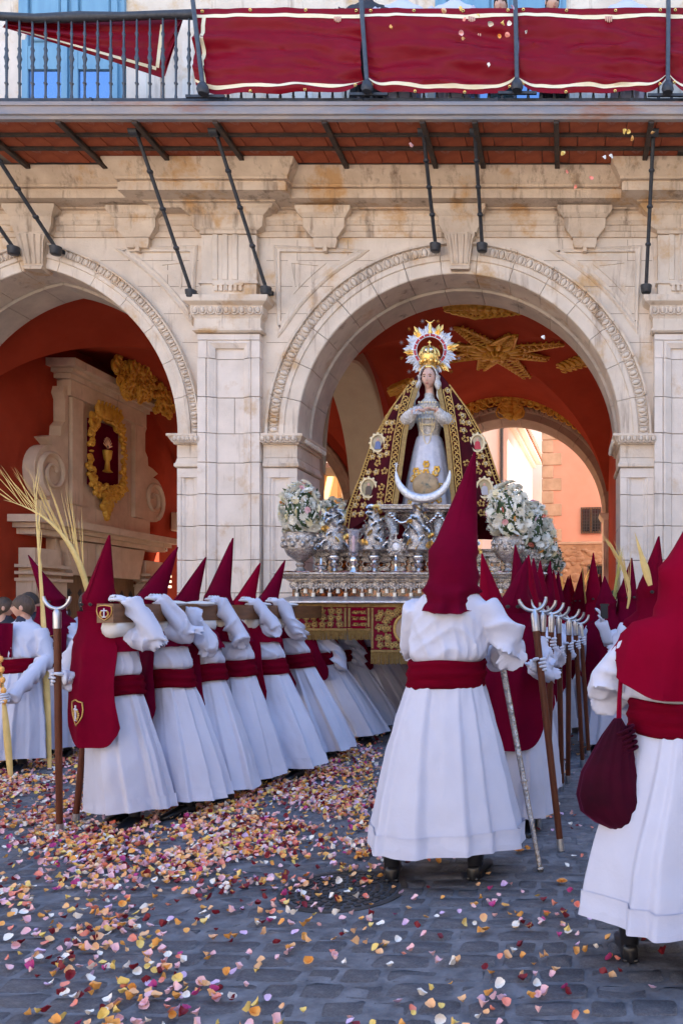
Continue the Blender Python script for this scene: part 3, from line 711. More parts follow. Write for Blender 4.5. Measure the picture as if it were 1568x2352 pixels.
for k in range(9):
    a = pi*(.1+.8*k/8); mb.bar(DP(.26, cd, 4.5), DP(.26, cd+.16*cos(a), 4.5+.2*sin(a)), .02)
mb.build('silver_star', MAT['silverplain'], DW, 0, w=True)
for k in range(2):
    a = 13.97+k*1.39; mb = MB(); mb.prism([(a, 0), (a+1.38, 0), (a+1.38, 2.1), (a, 2.1)], lambda d, z: DP(-.06, d, z), lambda d, z: DP(.06, d, z)); lf = mb.build('door_leaf', MAT['doorwood'], DW, 0, w=True, fix=True)
    for i in range(4):
        for j in range(5):
            d, z = a+.2+i*.33, .35+j*.36; mb = MB(); mb.add([DP(.062, d, z-.09), DP(.062, d+.09, z), DP(.062, d, z+.09), DP(.062, d-.09, z), DP(.09, d, z)], [[0, 1, 4], [1, 2, 4], [2, 3, 4], [3, 0, 4]]); mb.build('stud', MAT['iron'], lf, 0, w=True)
# gold over the doorway
mb = MB(); rr = random.Random(15)
for i in range(34):
    d = rr.uniform(15.0, 16.9); z = 5.55+rr.uniform(0, .55)*(1-.3*abs(d-15.8)); leafy(mb, DP(.55+rr.uniform(0, .15), d, z), (0, rr.uniform(-1, 1), rr.uniform(-.6, 1)), (1, 0, -.3), .3, .1, rr, 3)
mb.build('gilded_vault_sprig', MAT['gold'], TH, 60, w=True)
# house number
pl = thing('house_number_plate', 'small cream house number plate on red porch wall', 'number plate', (-8.765, 18.05, 2.9))
mb = MB(); mb.box((.012, 0, 0), (.02, .20, .26), b=.004); mb.build('plate', MAT['signwhite'], pl)
mb = MB(); mb.box((.025, 0, 0), (.006, .035, .17)); mb.box((.025, -.022, .062), (.006, .03, .03), 0); mb.box((.025, 0, -.085), (.006, .08, .02)); mb.build('digit_one', MAT['ink'], pl, 0)

# ------------------------------------------------------------------ balcony
BZ, BY = 7.128, 9.45
mb = MB(); sweep_plan(mb, [(-11.5, BY), (6, BY)], [(-.06, BZ-.02), (.0, BZ-.02), (.01, BZ+.01), (.035, BZ+.02), (.035, BZ+.105), (.05, BZ+.11), (.05, BZ+.14), (.02, BZ+.15), (.02, BZ+.17), (-.06, BZ+.17)]); mb.build('balcony_edge', MAT['slabedge'], TH, 30, w=True)
mb = MB(); mb.box((-2.75, (BY+YF)/2+.04, BZ+.10), (17.4, YF-BY-.1, .11)); mb.build('balcony_floor', MAT['slabedge'], TH, 0, w=True)
rr = random.Random(2); ys = [9.50, 9.78, 10.06, 10.44]; x = -7.0; tw = .335
tile = MB(); tile.box((0, 0, 0), (1, 1, 1), b=.0); tms = []
for j in range(3):
    m_ = MB(); m_.box((0, 0, 0), (tw-.008, ys[j+1]-ys[j]-.008, .03), b=.004); tms.append(m_.mesh('underside_tile', MAT['terra'], 0))
for i in range(25):
    for j in range(3): inst('underside_tile', tms[j], TH, (x+tw*(i+.5)+(.1 if j == 1 else 0), (ys[j]+ys[j+1])/2, BZ+.022+rr.uniform(-.004, .004)), (rr.uniform(-.012, .012), rr.uniform(-.012, .012), 0), w=True)
mb = MB(); mb.box((-2.75, 9.97, BZ+.043), (17, .96, .006)); mb.build('tile_bedding', MAT['mortar'], TH, 0, w=True)
for px in (-60, 135, 310, 495, 745, 970, 1090, 1277, 1495, 1700):
    X = fx(px, 9.5); mb = MB(); mb.box((X, 9.97, BZ-.028), (.062, .98, .05), b=.004); mb.build('balcony_joist', MAT['ironrust'], TH, 0, w=True)
for y in (9.79, 10.08):
    mb = MB(); mb.box((-2.75, y, BZ-.006), (17.2, .05, .03)); mb.build('balcony_bar', MAT['ironrust'], TH, 0, w=True)
# stays: scrolled at the top, foot on the wall
for tx, bx, by in ((-40, 130, 572), (-150, 33, 572), (315, 440, 672), (497, 612, 665), (972, 1000, 565), (1090, 1107, 565), (1500, 1483, 660)):
    a = W(tx, 308, 9.80); b = W(bx, by, 10.70); b.x = a.x*.5+b.x*.5 if abs(a.x-b.x) > .4 else b.x
    st = thing('iron_stay', 'dark iron scroll-topped stay propping balcony, foot on wall %s' % ({-40: 'beside the left keystone, right one', -150: 'beside the left keystone, left one', 315: 'just left of the fluted pilaster', 497: 'just right of the fluted pilaster', 972: 'left of the main arch keystone', 1090: 'right of the main arch keystone', 1500: 'beside the far right pilaster'}[tx]), 'iron stay', b, 0, 'iron stays under the balcony')
    mb = MB(); mb.tube([a, b], .024, 8)
    for u in (.22, .45, .7): mb.ell(a.lerp(b, u), (.04, .04, .03), 8, 5)
    mb.tube([a+Vector((0, -.02, .05)), a+Vector((0, -.10, -.0)), a], .02, 6); mb.build('rod', MAT['iron'], st, 50, w=True)
    mb = MB(); mb.tube([a+Vector((-.05, -.07, .0)), a+Vector((.05, -.07, .0))], .062, 14); mb.build('scroll', MAT['iron'], st, 50, w=True)
    mb = MB(); mb.lathe([(.055, -.06), (.065, -.05), (.075, .04), (.05, .05)], 12, b+Vector((0, -.02, -.02))); mb.bar(b+Vector((0, 0, .0)), b+Vector((0, .25, .03)), .05); mb.build('foot', MAT['iron'], st, 50, w=True)
# railing
RL_ = thing('balcony_railing', 'dark iron balcony railing with turned balusters and collars', 'railing', (-2.7, 9.52, BZ+.17))
zt, zb = 8.325, BZ+.23
mb = MB(); mb.tube([(-7.6+.5*i, 9.52, zt+.025*sin(i*1.3)+.02*(i % 3 == 1)) for i in range(8)]+[(-3.98, 9.52, zt+.02)], [.05+.008*sin(i*2) for i in range(9)], 8); mb.bar((-3.98, 9.52, zt), (5.6, 9.52, zt), .05, .03); mb.build('top_rail', MAT['iron'], RL_, 50, w=True)
mb = MB(); mb.bar((-7.6, 9.52, zb), (5.6, 9.52, zb), .05, .035); 
mb.bar((-7.6, 9.50, BZ+.185), (5.6, 9.50, BZ+.185), .06, .02); mb.build('bottom_rail', MAT['iron'], RL_, 50, w=True)
bal = MB(); H = zt-zb
bal.lathe([(.010, 0), (.018, .03), (.018, .05), (.013, .07), (.013, .18), (.024, .20), (.013, .22), (.015, .36), (.024, .39), (.015, .42), (.020, .46), (.030, .49), (.020, .52), (.015, .56), (.024, .59), (.014, .62), (.013, .74), (.022, .77), (.012, .80), (.012, H)], 8)
bme = bal.mesh('baluster', MAT['railgrey'], 50); X = fx(15, 9.52)
while X < fx(1590, 9.52):
    inst('baluster', bme, RL_, (X, 9.52, zb), w=True); X += .150
for k in range(9):
    mb = MB(); mb.box((-7+1.55*k, 9.50, BZ+.215), (.03, .05, .06)); mb.build('foot_block', MAT['iron'], RL_, 0, w=True)
# banners
def banner(x0, x1, label, scal):
    b = thing('crimson_banner', label, 'banner', ((x0+x1)/2, 9.44, BZ+.25), 0, 'crimson banners on the balcony'); rr = random.Random(int(x0*100)+900)
    zt, zb = fz(19, 9.44), fz(214, 9.44)
    def P(u, v, o=0):
        lift = scal*(max(0, abs(2*u-1)-.72)/.28)**2*v**4
        z = zt+(zb-zt)*v+lift*.16+.010*sin(u*19+x0)*v
        y = 9.43-.020*noise.noise(Vector((u*2.6+x0*3, v*2.6, 0)))-.085*noise.noise(Vector((u*2.2+v*2.0, v*9-u*3*(u-.5), x0)))*min(1, 4*v)*(1-.3*v)-.03*abs(noise.noise(Vector((u*5+v*4, v*14-u*4, x0+5))))*min(1, 3*v)-.012*noise.noise(Vector((u*12, v*5, x0)))-o
        return Vector((x0+(x1-x0)*u+.012*sin(v*5+x0), y, z))
    nu, nv = 60, 36
    mb = MB(); mb.grid([[P(i/nu, j/nv) for i in range(nu+1)] for j in range(nv+1)]); mb.build('cloth', MAT['banner'], b, 60, w=True)
    for v0, v1 in ((.075, .118), (.90, .94)):
        mb = MB(); mb.grid([[P(i/nu, v0+(v1-v0)*j, .005) for i in range(nu+1)] for j in (0, .5, 1)]); mb.build('stripe', MAT['bannerstripe'], b, 60, w=True)
    for u in (.04, .33, .66, .96):
        for v in (.03, .985):
            p = P(u, v); mb = MB(); mb.tube([p+Vector((.014*cos(a), -.006, .014*sin(a))) for a in [k*pi/4 for k in range(9)]], .006, 5); mb.build('eyelet', MAT['goldmetal'], b, 50, w=True)
    return b, P
b0, P0 = banner(fx(447, 9.44), fx(832, 9.44), 'crimson banner with cream stripes between second and first pole beside bare railing', .6)
mb = MB(); mb.grid([[P0(.045+.022*i, .09+.84*j/20, .006) for i in (0, 1)] for j in range(21)]); mb.build('stripe', MAT['bannerstripe'], b0, 60, w=True)
banner(fx(840, 9.44), fx(1182, 9.44), 'crimson banner with cream stripes under the leaning onlookers in white', 1)
banner(fx(1189, 9.44), fx(1530, 9.44), 'crimson banner with cream stripes over the right spandrel', 1)
banner(fx(1537, 9.44), fx(1800, 9.44), 'crimson banner with cream stripes running past the rightmost pole', 1)
for (a, b, t) in (((438, -40), (466, 203), 'left end of the banners'), ((826, -40), (843, 198), 'over the arch spandrel'), ((1182, -40), (1187, 195), 'above the keystone side of arch'), ((1535, -40), (1533, 200), 'above far right pilaster')):
    p0, p1 = W(*a, 9.36), W(*b, 9.36); f = thing('iron_pole', 'grey iron pole clamped outside balcony banner, %s' % t, 'pole', p1, 0, 'iron poles between the banners')
    mb = MB(); mb.tube([p0, p1], .026, 10); mb.build('tube', MAT['railgrey'], f, 50, w=True)
    mb = MB(); mb.lathe([(.03, .07), (.06, .03), (.07, -.02), (.055, -.06), (.04, -.06)], 12, p1); mb.bar(p1+Vector((-.22, .06, -.05)), p1+Vector((.22, .06, -.05)), .03); mb.build('socket', MAT['iron'], f, 40, w=True)
# drooping banner behind the left railing
db = thing('drooping_banner', 'loose crimson banner sagging to a corner behind the bare railing', 'banner', W(240, 100, 9.62))
def PD(u, v, o=0):
    top = Vector((20+400*u, 42, 0)); 
    bot = Vector((5+372*(u/.93), 62+118*(u/.93)**1.05, 0)) if u < .93 else Vector((377+43*(u-.93)/.07, 180-135*(u-.93)/.07, 0))
    q = top.lerp(bot, v); fold = .03*sin(v*17+u*5)*(.4+.6*(1-u))*min(1, 3*v)+.03*noise.noise(Vector((u*4, v*4, 1)))
    return W(q.x, q.y, 9.64+fold-o)
mb = MB(); mb.grid([[PD(i/60, j/24) for i in range(61)] for j in range(25)]); mb.build('cloth', MAT['banner'], db, 60, w=True)
mb = MB(); mb.grid([[PD(.08+.80*i/50, v, .006) for i in range(51)] for v in (.84, .90)]); mb.build('stripe', MAT['bannerstripe'], db, 60, w=True)
mb = MB(); mb.grid([[PD(u, .10+.75*j/20, .006) for u in (.875, .895)] for j in range(21)]); mb.build('stripe', MAT['bannerstripe'], db, 60, w=True)
# upper storey: blue doors, stone jambs
def bdoor(pxa, pxb, label):
    x0, x1 = fx(pxa), fx(pxb); d = thing('blue_balcony_door', label, 'door', ((x0+x1)/2, YF, BZ+.17), 0); z0, z1 = BZ+.17, 10.2; xm = (x0+x1)/2
    mb = MB(); mb.box((xm, YF-.02, (z0+z1)/2), (x1-x0, .06, z1-z0)); mb.build('frame', MAT['bluedoor'], d, 0, w=True)
    for sg in (-1, 1):
        w2 = (x1-x0)/2-.10; cx = xm+sg*(w2/2+.03)
        mb = MB()
        for px_, pw in ((cx-w2/2+.04, .08), (cx+w2/2-.04, .08)): mb.box((px_, YF-.07, (z0+z1)/2), (pw, .05, z1-z0-.06))
        for zc, hh in ((z0+.10, .14), (z0+1.42, .30), (z1-.1, .14)): mb.box((cx, YF-.068, zc), (w2-.17, .05, hh))
        lf = mb.build('leaf', MAT['bluedoor'], d, 0, w=True)
        mb = MB(); mb.box((cx, YF-.058, z0+.72), (w2-.16, .012, 1.10)); mb.build('pane', MAT['skyglass'], lf, 0, w=True)
        mb = MB(); mb.box((cx, YF-.06, z0+2.2), (w2-.22, .04, 1.1), b=.015); mb.build('panel', MAT['bluedoor'], lf, 0, w=True)
bdoor(48, 290, 'blue panelled balcony door with glass panes behind the bare railing'); bdoor(1000, 1300, 'blue balcony door behind the onlookers')
for px, w_ in ((15, .28), (335, .22), (437, .30), (700, .5), (930, .3), (1360, .3)):
    mb = MB(); rectloft(mb, fx(px), YF+.02, [(w_, .07, BZ+.16), (w_, .07, 8.9), (w_+.05, .12, 9.0), (w_+.05, .12, 9.2)]); mb.box((fx(px), YF-.075, 8.2), (w_*.5, .03, 1.9), b=.01); mb.build('upper_pilaster', MAT['stone_white'], TH, 30, w=True)
# ================================================================== BUILDINGS BEHIND THE ARCHES
def winbars(parent, mk, x0, x1, z0, z1, nx, nz):
    for i in range(nx+1):
        u = x0+(x1-x0)*i/nx; mb = MB(); mb.bar(mk(u, z0, .12), mk(u, z1, .12), .025); mb.build('grille_bar', MAT['iron'], parent, 0)
    for j in range(nz+1):
        z = z0+(z1-z0)*j/nz; mb = MB(); mb.bar(mk(x0, z, .125), mk(x1, z, .125), .03, .012); mb.build('grille_bar', MAT['iron'], parent, 0)
# pink house: wall turned slightly to the left
PH = thing('pink_house', 'salmon pink rendered house with stone quoins and grilled windows beyond arch', 'building', (-.85, 30.0, 0), radians(-9))
def pk(x, z, o=0): return Vector((x, -o, z))
mb = MB(); mb.box((5, 3, 10), (10, 6, 12.26)); mb.build('wall', MAT['pink'], PH, 0)
mb = MB(); mb.box((5, 2.98, 1.93), (10.04, 6.04, 3.88)); mb.build('rubble_base', MAT['rubble'], PH, 0)
mb = MB(); mb.box((5, -.02, 3.89), (10.06, .12, .10), b=.02); mb.build('string_course', MAT['ashlar'], PH, 0)
rr = random.Random(4)
for k in range(15):
    z = 3.96+k*.46; w = .42 if k % 2 else .72; mb = MB(); mb.box((w/2-.03, -.0, z+.225), (w, .08, .445), b=.02); mb.build('quoin', MAT['ashlar'], PH, 0)
rb = MB()
for k in range(240):
    x = rr.uniform(.1, 4.2); z = rr.uniform(.2, 3.7); s = rr.uniform(.1, .24); rb.ell((x, -.035, z), (s, .05, s*rr.uniform(.45, .7)), 7, 5)
tag(rb.build('rubble_stones', MAT['rubble'], PH, 60), kind='stuff')
for x0, x1, z0, z1, nx, nz in ((1.42, 2.12, 4.25, 5.15, 7, 8), (1.66, 2.18, 1.7, 3.1, 6, 9)):
    mb = MB(); mb.box(((x0+x1)/2, -.042, (z0+z1)/2), (x1-x0+.04, .03, z1-z0+.04)); wn = mb.build('window', MAT['doorwood'], PH, 0)
    for sg in (-.25, .25):
        mb = MB(); mb.box(((x0+x1)/2+sg*(x1-x0), -.062, (z0+z1)/2), ((x1-x0)*.40, .02, z1-z0-.1)); mb.build('pane', MAT['glassdark'], wn, 0)
    winbars(wn, pk, x0, x1, z0, z1, nx, nz)
# cream house, sunlit side of the lane
CH = thing('cream_house', 'bright cream house with tiled eaves in the sunlit lane', 'building', (-2.75, 27.0, 0), radians(-3.2))
mb = MB(); mb.box((-4, 8.5, 4.6), (8, 17, 9.2)); mb.build('wall', MAT['creamwall'], CH, 0)
mb = MB(); mb.box((-3.6, 8.5, 9.28), (8.2, 17.2, .14)); mb.box((-3.75, 8.5, 9.1), (7.9, 17.1, .16)); mb.build('eaves', MAT['creamwall'], CH, 0)
for k in range(44):
    mb = MB(); mb.tube([(-.6, .2+k*.39, 9.55), (.62, .2+k*.39, 9.38)], .13, 6); mb.build('roof_tile', MAT['roof'], CH, 40)
mb = MB(); mb.tube([(.08, 4.2, 0), (.08, 4.2, 8.3), (.3, 4.9, 8.9)], .06, 8); mb.build('drainpipe', MAT['railgrey'], CH, 40)
mb = MB(); mb.box((.01, 13.2, 5.5), (.06, .9, 1.6)); wn = mb.build('window', MAT['glassdark'], CH, 0)
winbars(wn, lambda u, z, o: Vector((.06, u, z)), 12.75, 13.65, 4.7, 6.3, 3, 4)
YH = thing('tall_yellow_house', 'tall pale yellow house closing the lane behind cream house', 'building', (-1.2, 46, 0))
mb = MB(); mb.box((-2, 3, 7.5), (9, 6, 15)); mb.build('wall', MAT['creamwall'], YH, 0)
mb = MB(); mb.box((-2, 3, 15.1), (9.8, 6.8, .3)); mb.build('roof', MAT['roof'], YH, 0)
# houses seen through the left bay
def lane_house(name, label, y0, y1, X, h, mat, wins):
    t = thing(name, label, 'building', (X, y0, 0)); L = y1-y0
    mb = MB(); mb.box((-3, L/2, h/2), (6, L, h)); mb.build('wall', MAT[mat], t, 0)
    mb = MB(); mb.box((-2.8, L/2, h+.1), (6.4, L+.1, .2)); mb.build('roof', MAT['roof'], t, 0)
    for (a, b, z0, z1, bal_) in wins:
        mb = MB(); mb.box((.02, (a+b)/2, (z0+z1)/2), (.06, b-a, z1-z0)); wn = mb.build('window', MAT['creamwall'], t, 0)
        mb = MB(); mb.box((.045, (a+b)/2, (z0+z1)/2), (.03, b-a-.16, z1-z0-.16)); mb.build('pane', MAT['glassdark'], wn, 0)
        if bal_:
            mb = MB(); mb.box((.35, (a+b)/2, z0-.1), (.7, b-a+.4, .12)); bl = mb.build('balcony', MAT['slabedge'], t, 0)
            mb = MB()
            for k in range(9):
                u = a-.15+(b-a+.3)*k/8; mb.bar((.66, u, z0-.04), (.66, u, z0+.95), .022)
            for z in (z0, z0+.95): mb.bar((.66, a-.17, z), (.66, b+.17, z), .03)
            mb.bar((.05, a-.17, z0+.95), (.66, a-.17, z0+.95), .03); mb.bar((.05, b+.17, z0+.95), (.66, b+.17, z0+.95), .03)
            mb.build('balcony_railing', MAT['iron'], bl, 0)
    return t
lane_house('yellow_house', 'sunny yellow house with iron balcony seen through left bay', 20.3, 23.0, -6.35, 11, 'yellow', [(.5, 1.5, 5.2, 7.4, 1), (1.7, 2.5, 5.2, 7.4, 0), (.6, 2.2, 2.4, 3.6, 0)])
lane_house('ochre_house', 'ochre house with dark balconies past the yellow house', 23.0, 26.2, -6.25, 10.4, 'ochre', [(.4, 1.3, 5.6, 7.6, 1), (.4, 1.3, 2.6, 4.6, 1), (1.9, 2.8, 5.0, 7.0, 1), (1.9, 2.8, 2.0, 4.0, 1)])

# the other sides of the square (behind and beside the camera)
def square_house(label, x0, x1, y, h, mat, rot, n, m):
    w = x1-x0; t = thing('square_house', label, 'building', ((x0+x1)/2, y, 0) if not rot else (y, (x0+x1)/2, 0), {0: pi, 1: pi/2, -1: -pi/2}[rot], 'houses around the square')
    mb = MB(); mb.box((0, 3, h/2), (w, 6, h)); mb.build('wall', MAT[mat], t, 0)
    mb = MB(); mb.box((0, 2.8, h+.12), (w+.3, 7, .24)); mb.build('roof', MAT['roof'], t, 0)
    for i in range(n):
        for j in range(m):
            x = -w/2+w*(i+.5)/n; z = 1.2+(h-1)*j/m; mb = MB(); mb.box((x, -.02, z+.9), (1.15, .08, 1.9)); f = mb.build('window', MAT['ashlar'], t, 0)
            mb = MB(); mb.box((x, -.055, z+.9), (.9, .03, 1.6)); mb.build('pane', MAT['glassdark'], f, 0)
square_house('cream house across the square facing the town hall', -16, -3, -20, 11, 'creamwall', 0, 5, 4)
square_house('second cream house across the square facing the town hall', -3, 8, -20.2, 10.5, 'creamwall', 0, 4, 4)
square_house('third cream house across the square facing the town hall', 8, 18, -20, 11.5, 'creamwall', 0, 4, 4)
square_house('cream house along the left side of the square', -14, 8, -16.5, 10.5, 'creamwall', 1, 8, 4)
square_house('ochre house along the right side of the square', -14, 8, 13.5, 10.5, 'ochre', -1, 8, 4)
# ================================================================== PEOPLE
def smoothstep(a, b, x):
    t = max(0, min(1, (x-a)/(b-a))); return t*t*(3-2*t)
def grip_hand(parent, c, axis, frm, r, wrist, mat='glove', name='gloved_hand', s=1.0, flip=1):
    c = Vector(c); axis = Vector(axis).normalized(); frm = Vector(frm); frm = (frm-axis*frm.dot(axis)).normalized(); t = axis.cross(frm)*flip; mb = MB()
    R = Matrix((axis, frm, t)).transposed()
    mb.ell(c+frm*(r+.016*s)-t*.012, (.046*s, .020*s, .040*s), 10, 7, R)
    for i, off in enumerate((.034, .0115, -.0115, -.033)):
        L = (215, 235, 228, 195)[i]; pts = [c+axis*off*s+(frm*cos(a)+t*sin(a))*(r+.010*s) for a in [radians(25+(L-25)*k/7) for k in range(8)]]
        mb.tube(pts, [.0118*s, .0118*s, .0122*s, .011*s, .0115*s, .0105*s, .010*s, .007*s], 7)
    pts = [c+axis*(.030+.012*k/4)*s+(frm*cos(a)-t*sin(a))*(r+.012*s) for k, a in enumerate([radians(5+32*k) for k in range(5)])]
    mb.tube(pts, [.015*s, .0145*s, .0135*s, .012*s, .008*s], 7)
    w = Vector(wrist); p = c+frm*(r+.022*s)-t*.01
    mb.tube([p, p.lerp(w, .5), w], [.034*s, .031*s, .033*s], 9)
    return mb.build(name, MAT[mat], parent, 60)
def open_hand(parent, wrist, d, up, mat='glove', name='gloved_hand', s=1.0, curl=.5, side=1):
    wrist = Vector(wrist); d = Vector(d).normalized(); up = Vector(up); up = (up-d*up.dot(d)).normalized(); sd = d.cross(up); mb = MB(); R = Matrix((d, sd, up)).transposed()
    mb.ell(wrist+d*.055*s, (.058*s, .042*s, .018*s), 10, 7, R)
    mb.tube([wrist-d*.05*s, wrist+d*.02*s], [.030*s, .032*s], 9)
    for i, (o, L) in enumerate(((-.032, .066), (-.011, .078), (.011, .074), (.031, .058))):
        p = wrist+d*.098*s+sd*o*s; pts = [p]; a = .1
        for k in range(4):
            p = p+(d*cos(a)-up*sin(a))*L*s/4; pts.append(p); a += curl*.55
        mb.tube(pts, [.0115*s, .011*s, .0105*s, .0095*s, .006*s], 7)
    b = wrist+d*.03*s-sd*side*.034*s
    mb.tube([b, b+(d*.6-sd*side*.8)*.03*s, b+(d*.9-sd*side*.75-up*.2)*.052*s, b+(d*1.2-sd*side*.6-up*.4)*.062*s], [.016*s, .014*s, .012*s, .007*s], 7)
    return mb.build(name, MAT[mat], parent, 60)
def shoe(parent, x, y, yaw, lift=0, pitch=0, boot=False, s=1.0):
    mb = MB(); n = 14
    def ring(yy, hw, top, z0=0): return [Vector((hw*(math.copysign(abs(cos(a))**.6, cos(a))), yy, z0+(top-z0)*(.5+.5*math.copysign(abs(sin(a))**.55, sin(a))))) for a in [2*pi*k/n for k in range(n)]]
    mb.loft([ring(.085, .012, .06), ring(.075, .032, .075), ring(.04, .038, .085), ring(-.03, .038, .082, .012), ring(-.09, .046, .062, .004), ring(-.15, .043, .046), ring(-.185, .028, .036), ring(-.198, .010, .026)])
    mb.box((0, .045, .009), (.068, .075, .02), b=.006)
    mb.tube([(0, .035, .06), (0, .035, .13), (0, .032, .22 if boot else .15)], [.040, .043, .050], 10)
    R = Matrix.Rotation(yaw, 3, 'Z') @ Matrix.Rotation(pitch, 3, 'X')
    mb.deform(lambda v: R @ (v*s)+Vector((x, y, lift)))
    if boot:
        mb.box(R @ Vector((.045, .03, .13))+Vector((x, y, lift)), (.012, .02, .03))
    return mb.build('shoe', MAT['black'], parent, 50)
def emblem(parent, P, N, s=1.0, name='shield_emblem'):
    # P(u, v): point on the cloth for emblem coordinates in metres; N: outward
    SH = [(-.052, .062), (-.03, .070), (0, .076), (.03, .070), (.052, .062), (.056, .02), (.05, -.02), (.032, -.05), (0, -.078), (-.032, -.05), (-.05, -.02), (-.056, .02)]
    SH = [(a*s, b*s) for a, b in SH]; N = Vector(N).normalized()
    mb = MB(); mb.prism(SH, lambda a, b: P(a, b), lambda a, b: P(a, b)+N*.006); e = mb.build(name, MAT['maroon2'], parent, 0, fix=True)
    mb = MB(); mb.tube([P(a, b)+N*.006 for a, b in SH+SH[:1]], .0042*s, 5)
    for sg in (-1, 1):
        for k in range(7):
            a = -1.2+k*.36; c = (sg*.030*cos(a)*s, (-.012+.036*sin(a))*s); mb.ell(P(*c)+N*.007, (.0085*s, .004, .0065*s), 6, 4)
    mb.build('gold_border', MAT['goldemb'], e, 50)
    mb = MB()
    for a, b, c, d in ((0, -.042, 0, .045), (-.022, .020, .022, .020), (-.015, -.046, .015, -.046)): mb.tube([P(a*s, b*s)+N*.009, P(c*s, d*s)+N*.009], .0048*s, 5)
    mb.build('white_cross', MAT['glove'], e, 50)
    return e
def head(parent, c, s=1.0, yaw=0, pitch=0, roll=0, hair='hair', skin='skin', beard=False, glasses=False, haircap=1.0, fine=False, lips=None):
    c = Vector(c); R = Matrix.Rotation(yaw, 3, 'Z') @ Matrix.Rotation(pitch, 3, 'X') @ Matrix.Rotation(roll, 3, 'Y')
    T = lambda v: R @ (Vector(v)*s)+c
    def face(v):
        x, y, z = v; f = smoothstep(.0, -.09, y)
        # jaw taper
        j = smoothstep(-.02, -.12, z); x *= 1-.30*j; y = y*(1-.10*j)-.006*j*(y < 0)
        nose = exp(-(x/.013)**2)*exp(-((z+.022)/.024)**2)*.021*f+exp(-(x/.009)**2)*exp(-((z-.005)/.026)**2)*.010*f
        sock = sum(exp(-((x-sx)/.019)**2)*exp(-((z-.012)/.012)**2) for sx in (-.032, .032))*.009*f
        lip = exp(-(x/.024)**2)*(exp(-((z+.058)/.006)**2)+exp(-((z+.070)/.007)**2))*.006*f
        chin = exp(-(x/.02)**2)*exp(-((z+.10)/.016)**2)*.008*f
        brow = exp(-((z-.030)/.010)**2)*exp(-((abs(x)-.03)/.022)**2)*.004*f
        return Vector((x, y-nose+sock-lip-chin-brow, z))
    n, m = (56, 48) if fine else (36, 32); rings = []
    for i in range(m+1):
        a = pi*(i+.02*(i == 0)-.02*(i == m))/m
        rings.append([T(face((.074*sin(a)*cos(2*pi*k/n), .094*sin(a)*sin(2*pi*k/n), -.118*cos(a)))) for k in range(n)])
    mb = MB(); mb.loft(rings); mb.tube([T((0, .012, -.07)), T((0, .02, -.13)), T((0, .02, -.20))], [.050*s, .048*s, .058*s], 12)
    for sg in (-1, 1): mb.ell(T((sg*.076, .01, -.01)), (.010*s, .020*s, .030*s), 8, 6, R)
    h = mb.build('head', MAT[skin], parent, 60)
    mb = MB()
    for sg in (-1, 1): mb.ell(T((sg*.031, -.0795, .011)), (.0115*s, .006*s, .0065*s), 8, 6, R)
    mb.build('eyes', MAT['ink'], h, 60)
    mb = MB()
    for sg in (-1, 1): mb.tube([T((sg*(.014+.011*k), -.091+.003*k, .030+.004*sin(k*1.2))) for k in range(4)], .0035*s, 5)
    mb.build('eyebrows', MAT['hair'], h, 60)
    mb = MB(); mb.ell(T((0, -.095, -.0585)), (.019*s, .005*s, .004*s), 8, 5, R); mb.ell(T((0, -.094, -.067)), (.016*s, .006*s, .005*s), 8, 5, R)
    mb.build('lips', lips or M('lips_'+parent.name, (.42, .13, .11), None, 4, .45), h, 60)
    if hair:
        mb = MB(); rings = []
        for i in range(15):
            a = pi*i/14*.72+.01; rings.append([T((.083*sin(a)*cos(b), .103*sin(a)*sin(b)+.004, .122*cos(a)*1.05-(.055 if sin(b) > -.35 else 0)*smoothstep(.3, .72, i/14)*0+.002+.004*noise.noise(Vector((b*4, i*.7, 0))))) for b in [2*pi*k/28 for k in range(28)]])
        # front hair line higher than the back
        rings = []
        for i in range(15):
            row = []
            for k in range(32):
                b = 2*pi*k/32; sb = sin(b); am = (.56+.17*max(0, sb)-.13*smoothstep(-.1, -.8, sb))*pi*haircap; a = .02+am*i/14; q = 1+.03*noise.noise(Vector((cos(b)*3, sin(b)*3, a*4)))
                row.append(T((.082*sin(a)*cos(b)*q, .103*sin(a)*sin(b)*q+.003, .126*cos(a)*q)))
            rings.append(row)
        mb.loft(rings); mb.build('hair', MAT[hair], h, 60)
    if beard:
        mb = MB(); rings = []
        for i in range(8):
            z = -.045-.075*i/7; rings.append([T(face((.0755*sqrt(max(.05, 1-(z/.12)**2))*cos(b), .096*sqrt(max(.05, 1-(z/.12)**2))*sin(b), z)))+R @ Vector((0, -.002, 0)) for b in [pi*1.05+pi*.9*k/16 for k in range(17)]])
        mb.loft(rings, (0, 0), False); mb.build('beard', MAT['hair'], h, 60)
    if glasses:
        mb = MB()
        for sg in (-1, 1):
            mb.tube([T((sg*.032+.022*cos(a), -.102, .010+.016*sin(a))) for a in [k*pi/6 for k in range(13)]], .0022*s, 5); mb.tube([T((sg*.054, -.10, .012)), T((sg*.08, .0, .012))], .0022*s, 5)
        mb.tube([T((-.010, -.102, .012)), T((.010, -.102, .012))], .0022*s, 5); mb.build('glasses', MAT['ink'], h, 60)
    return h
BODYCACHE = {}
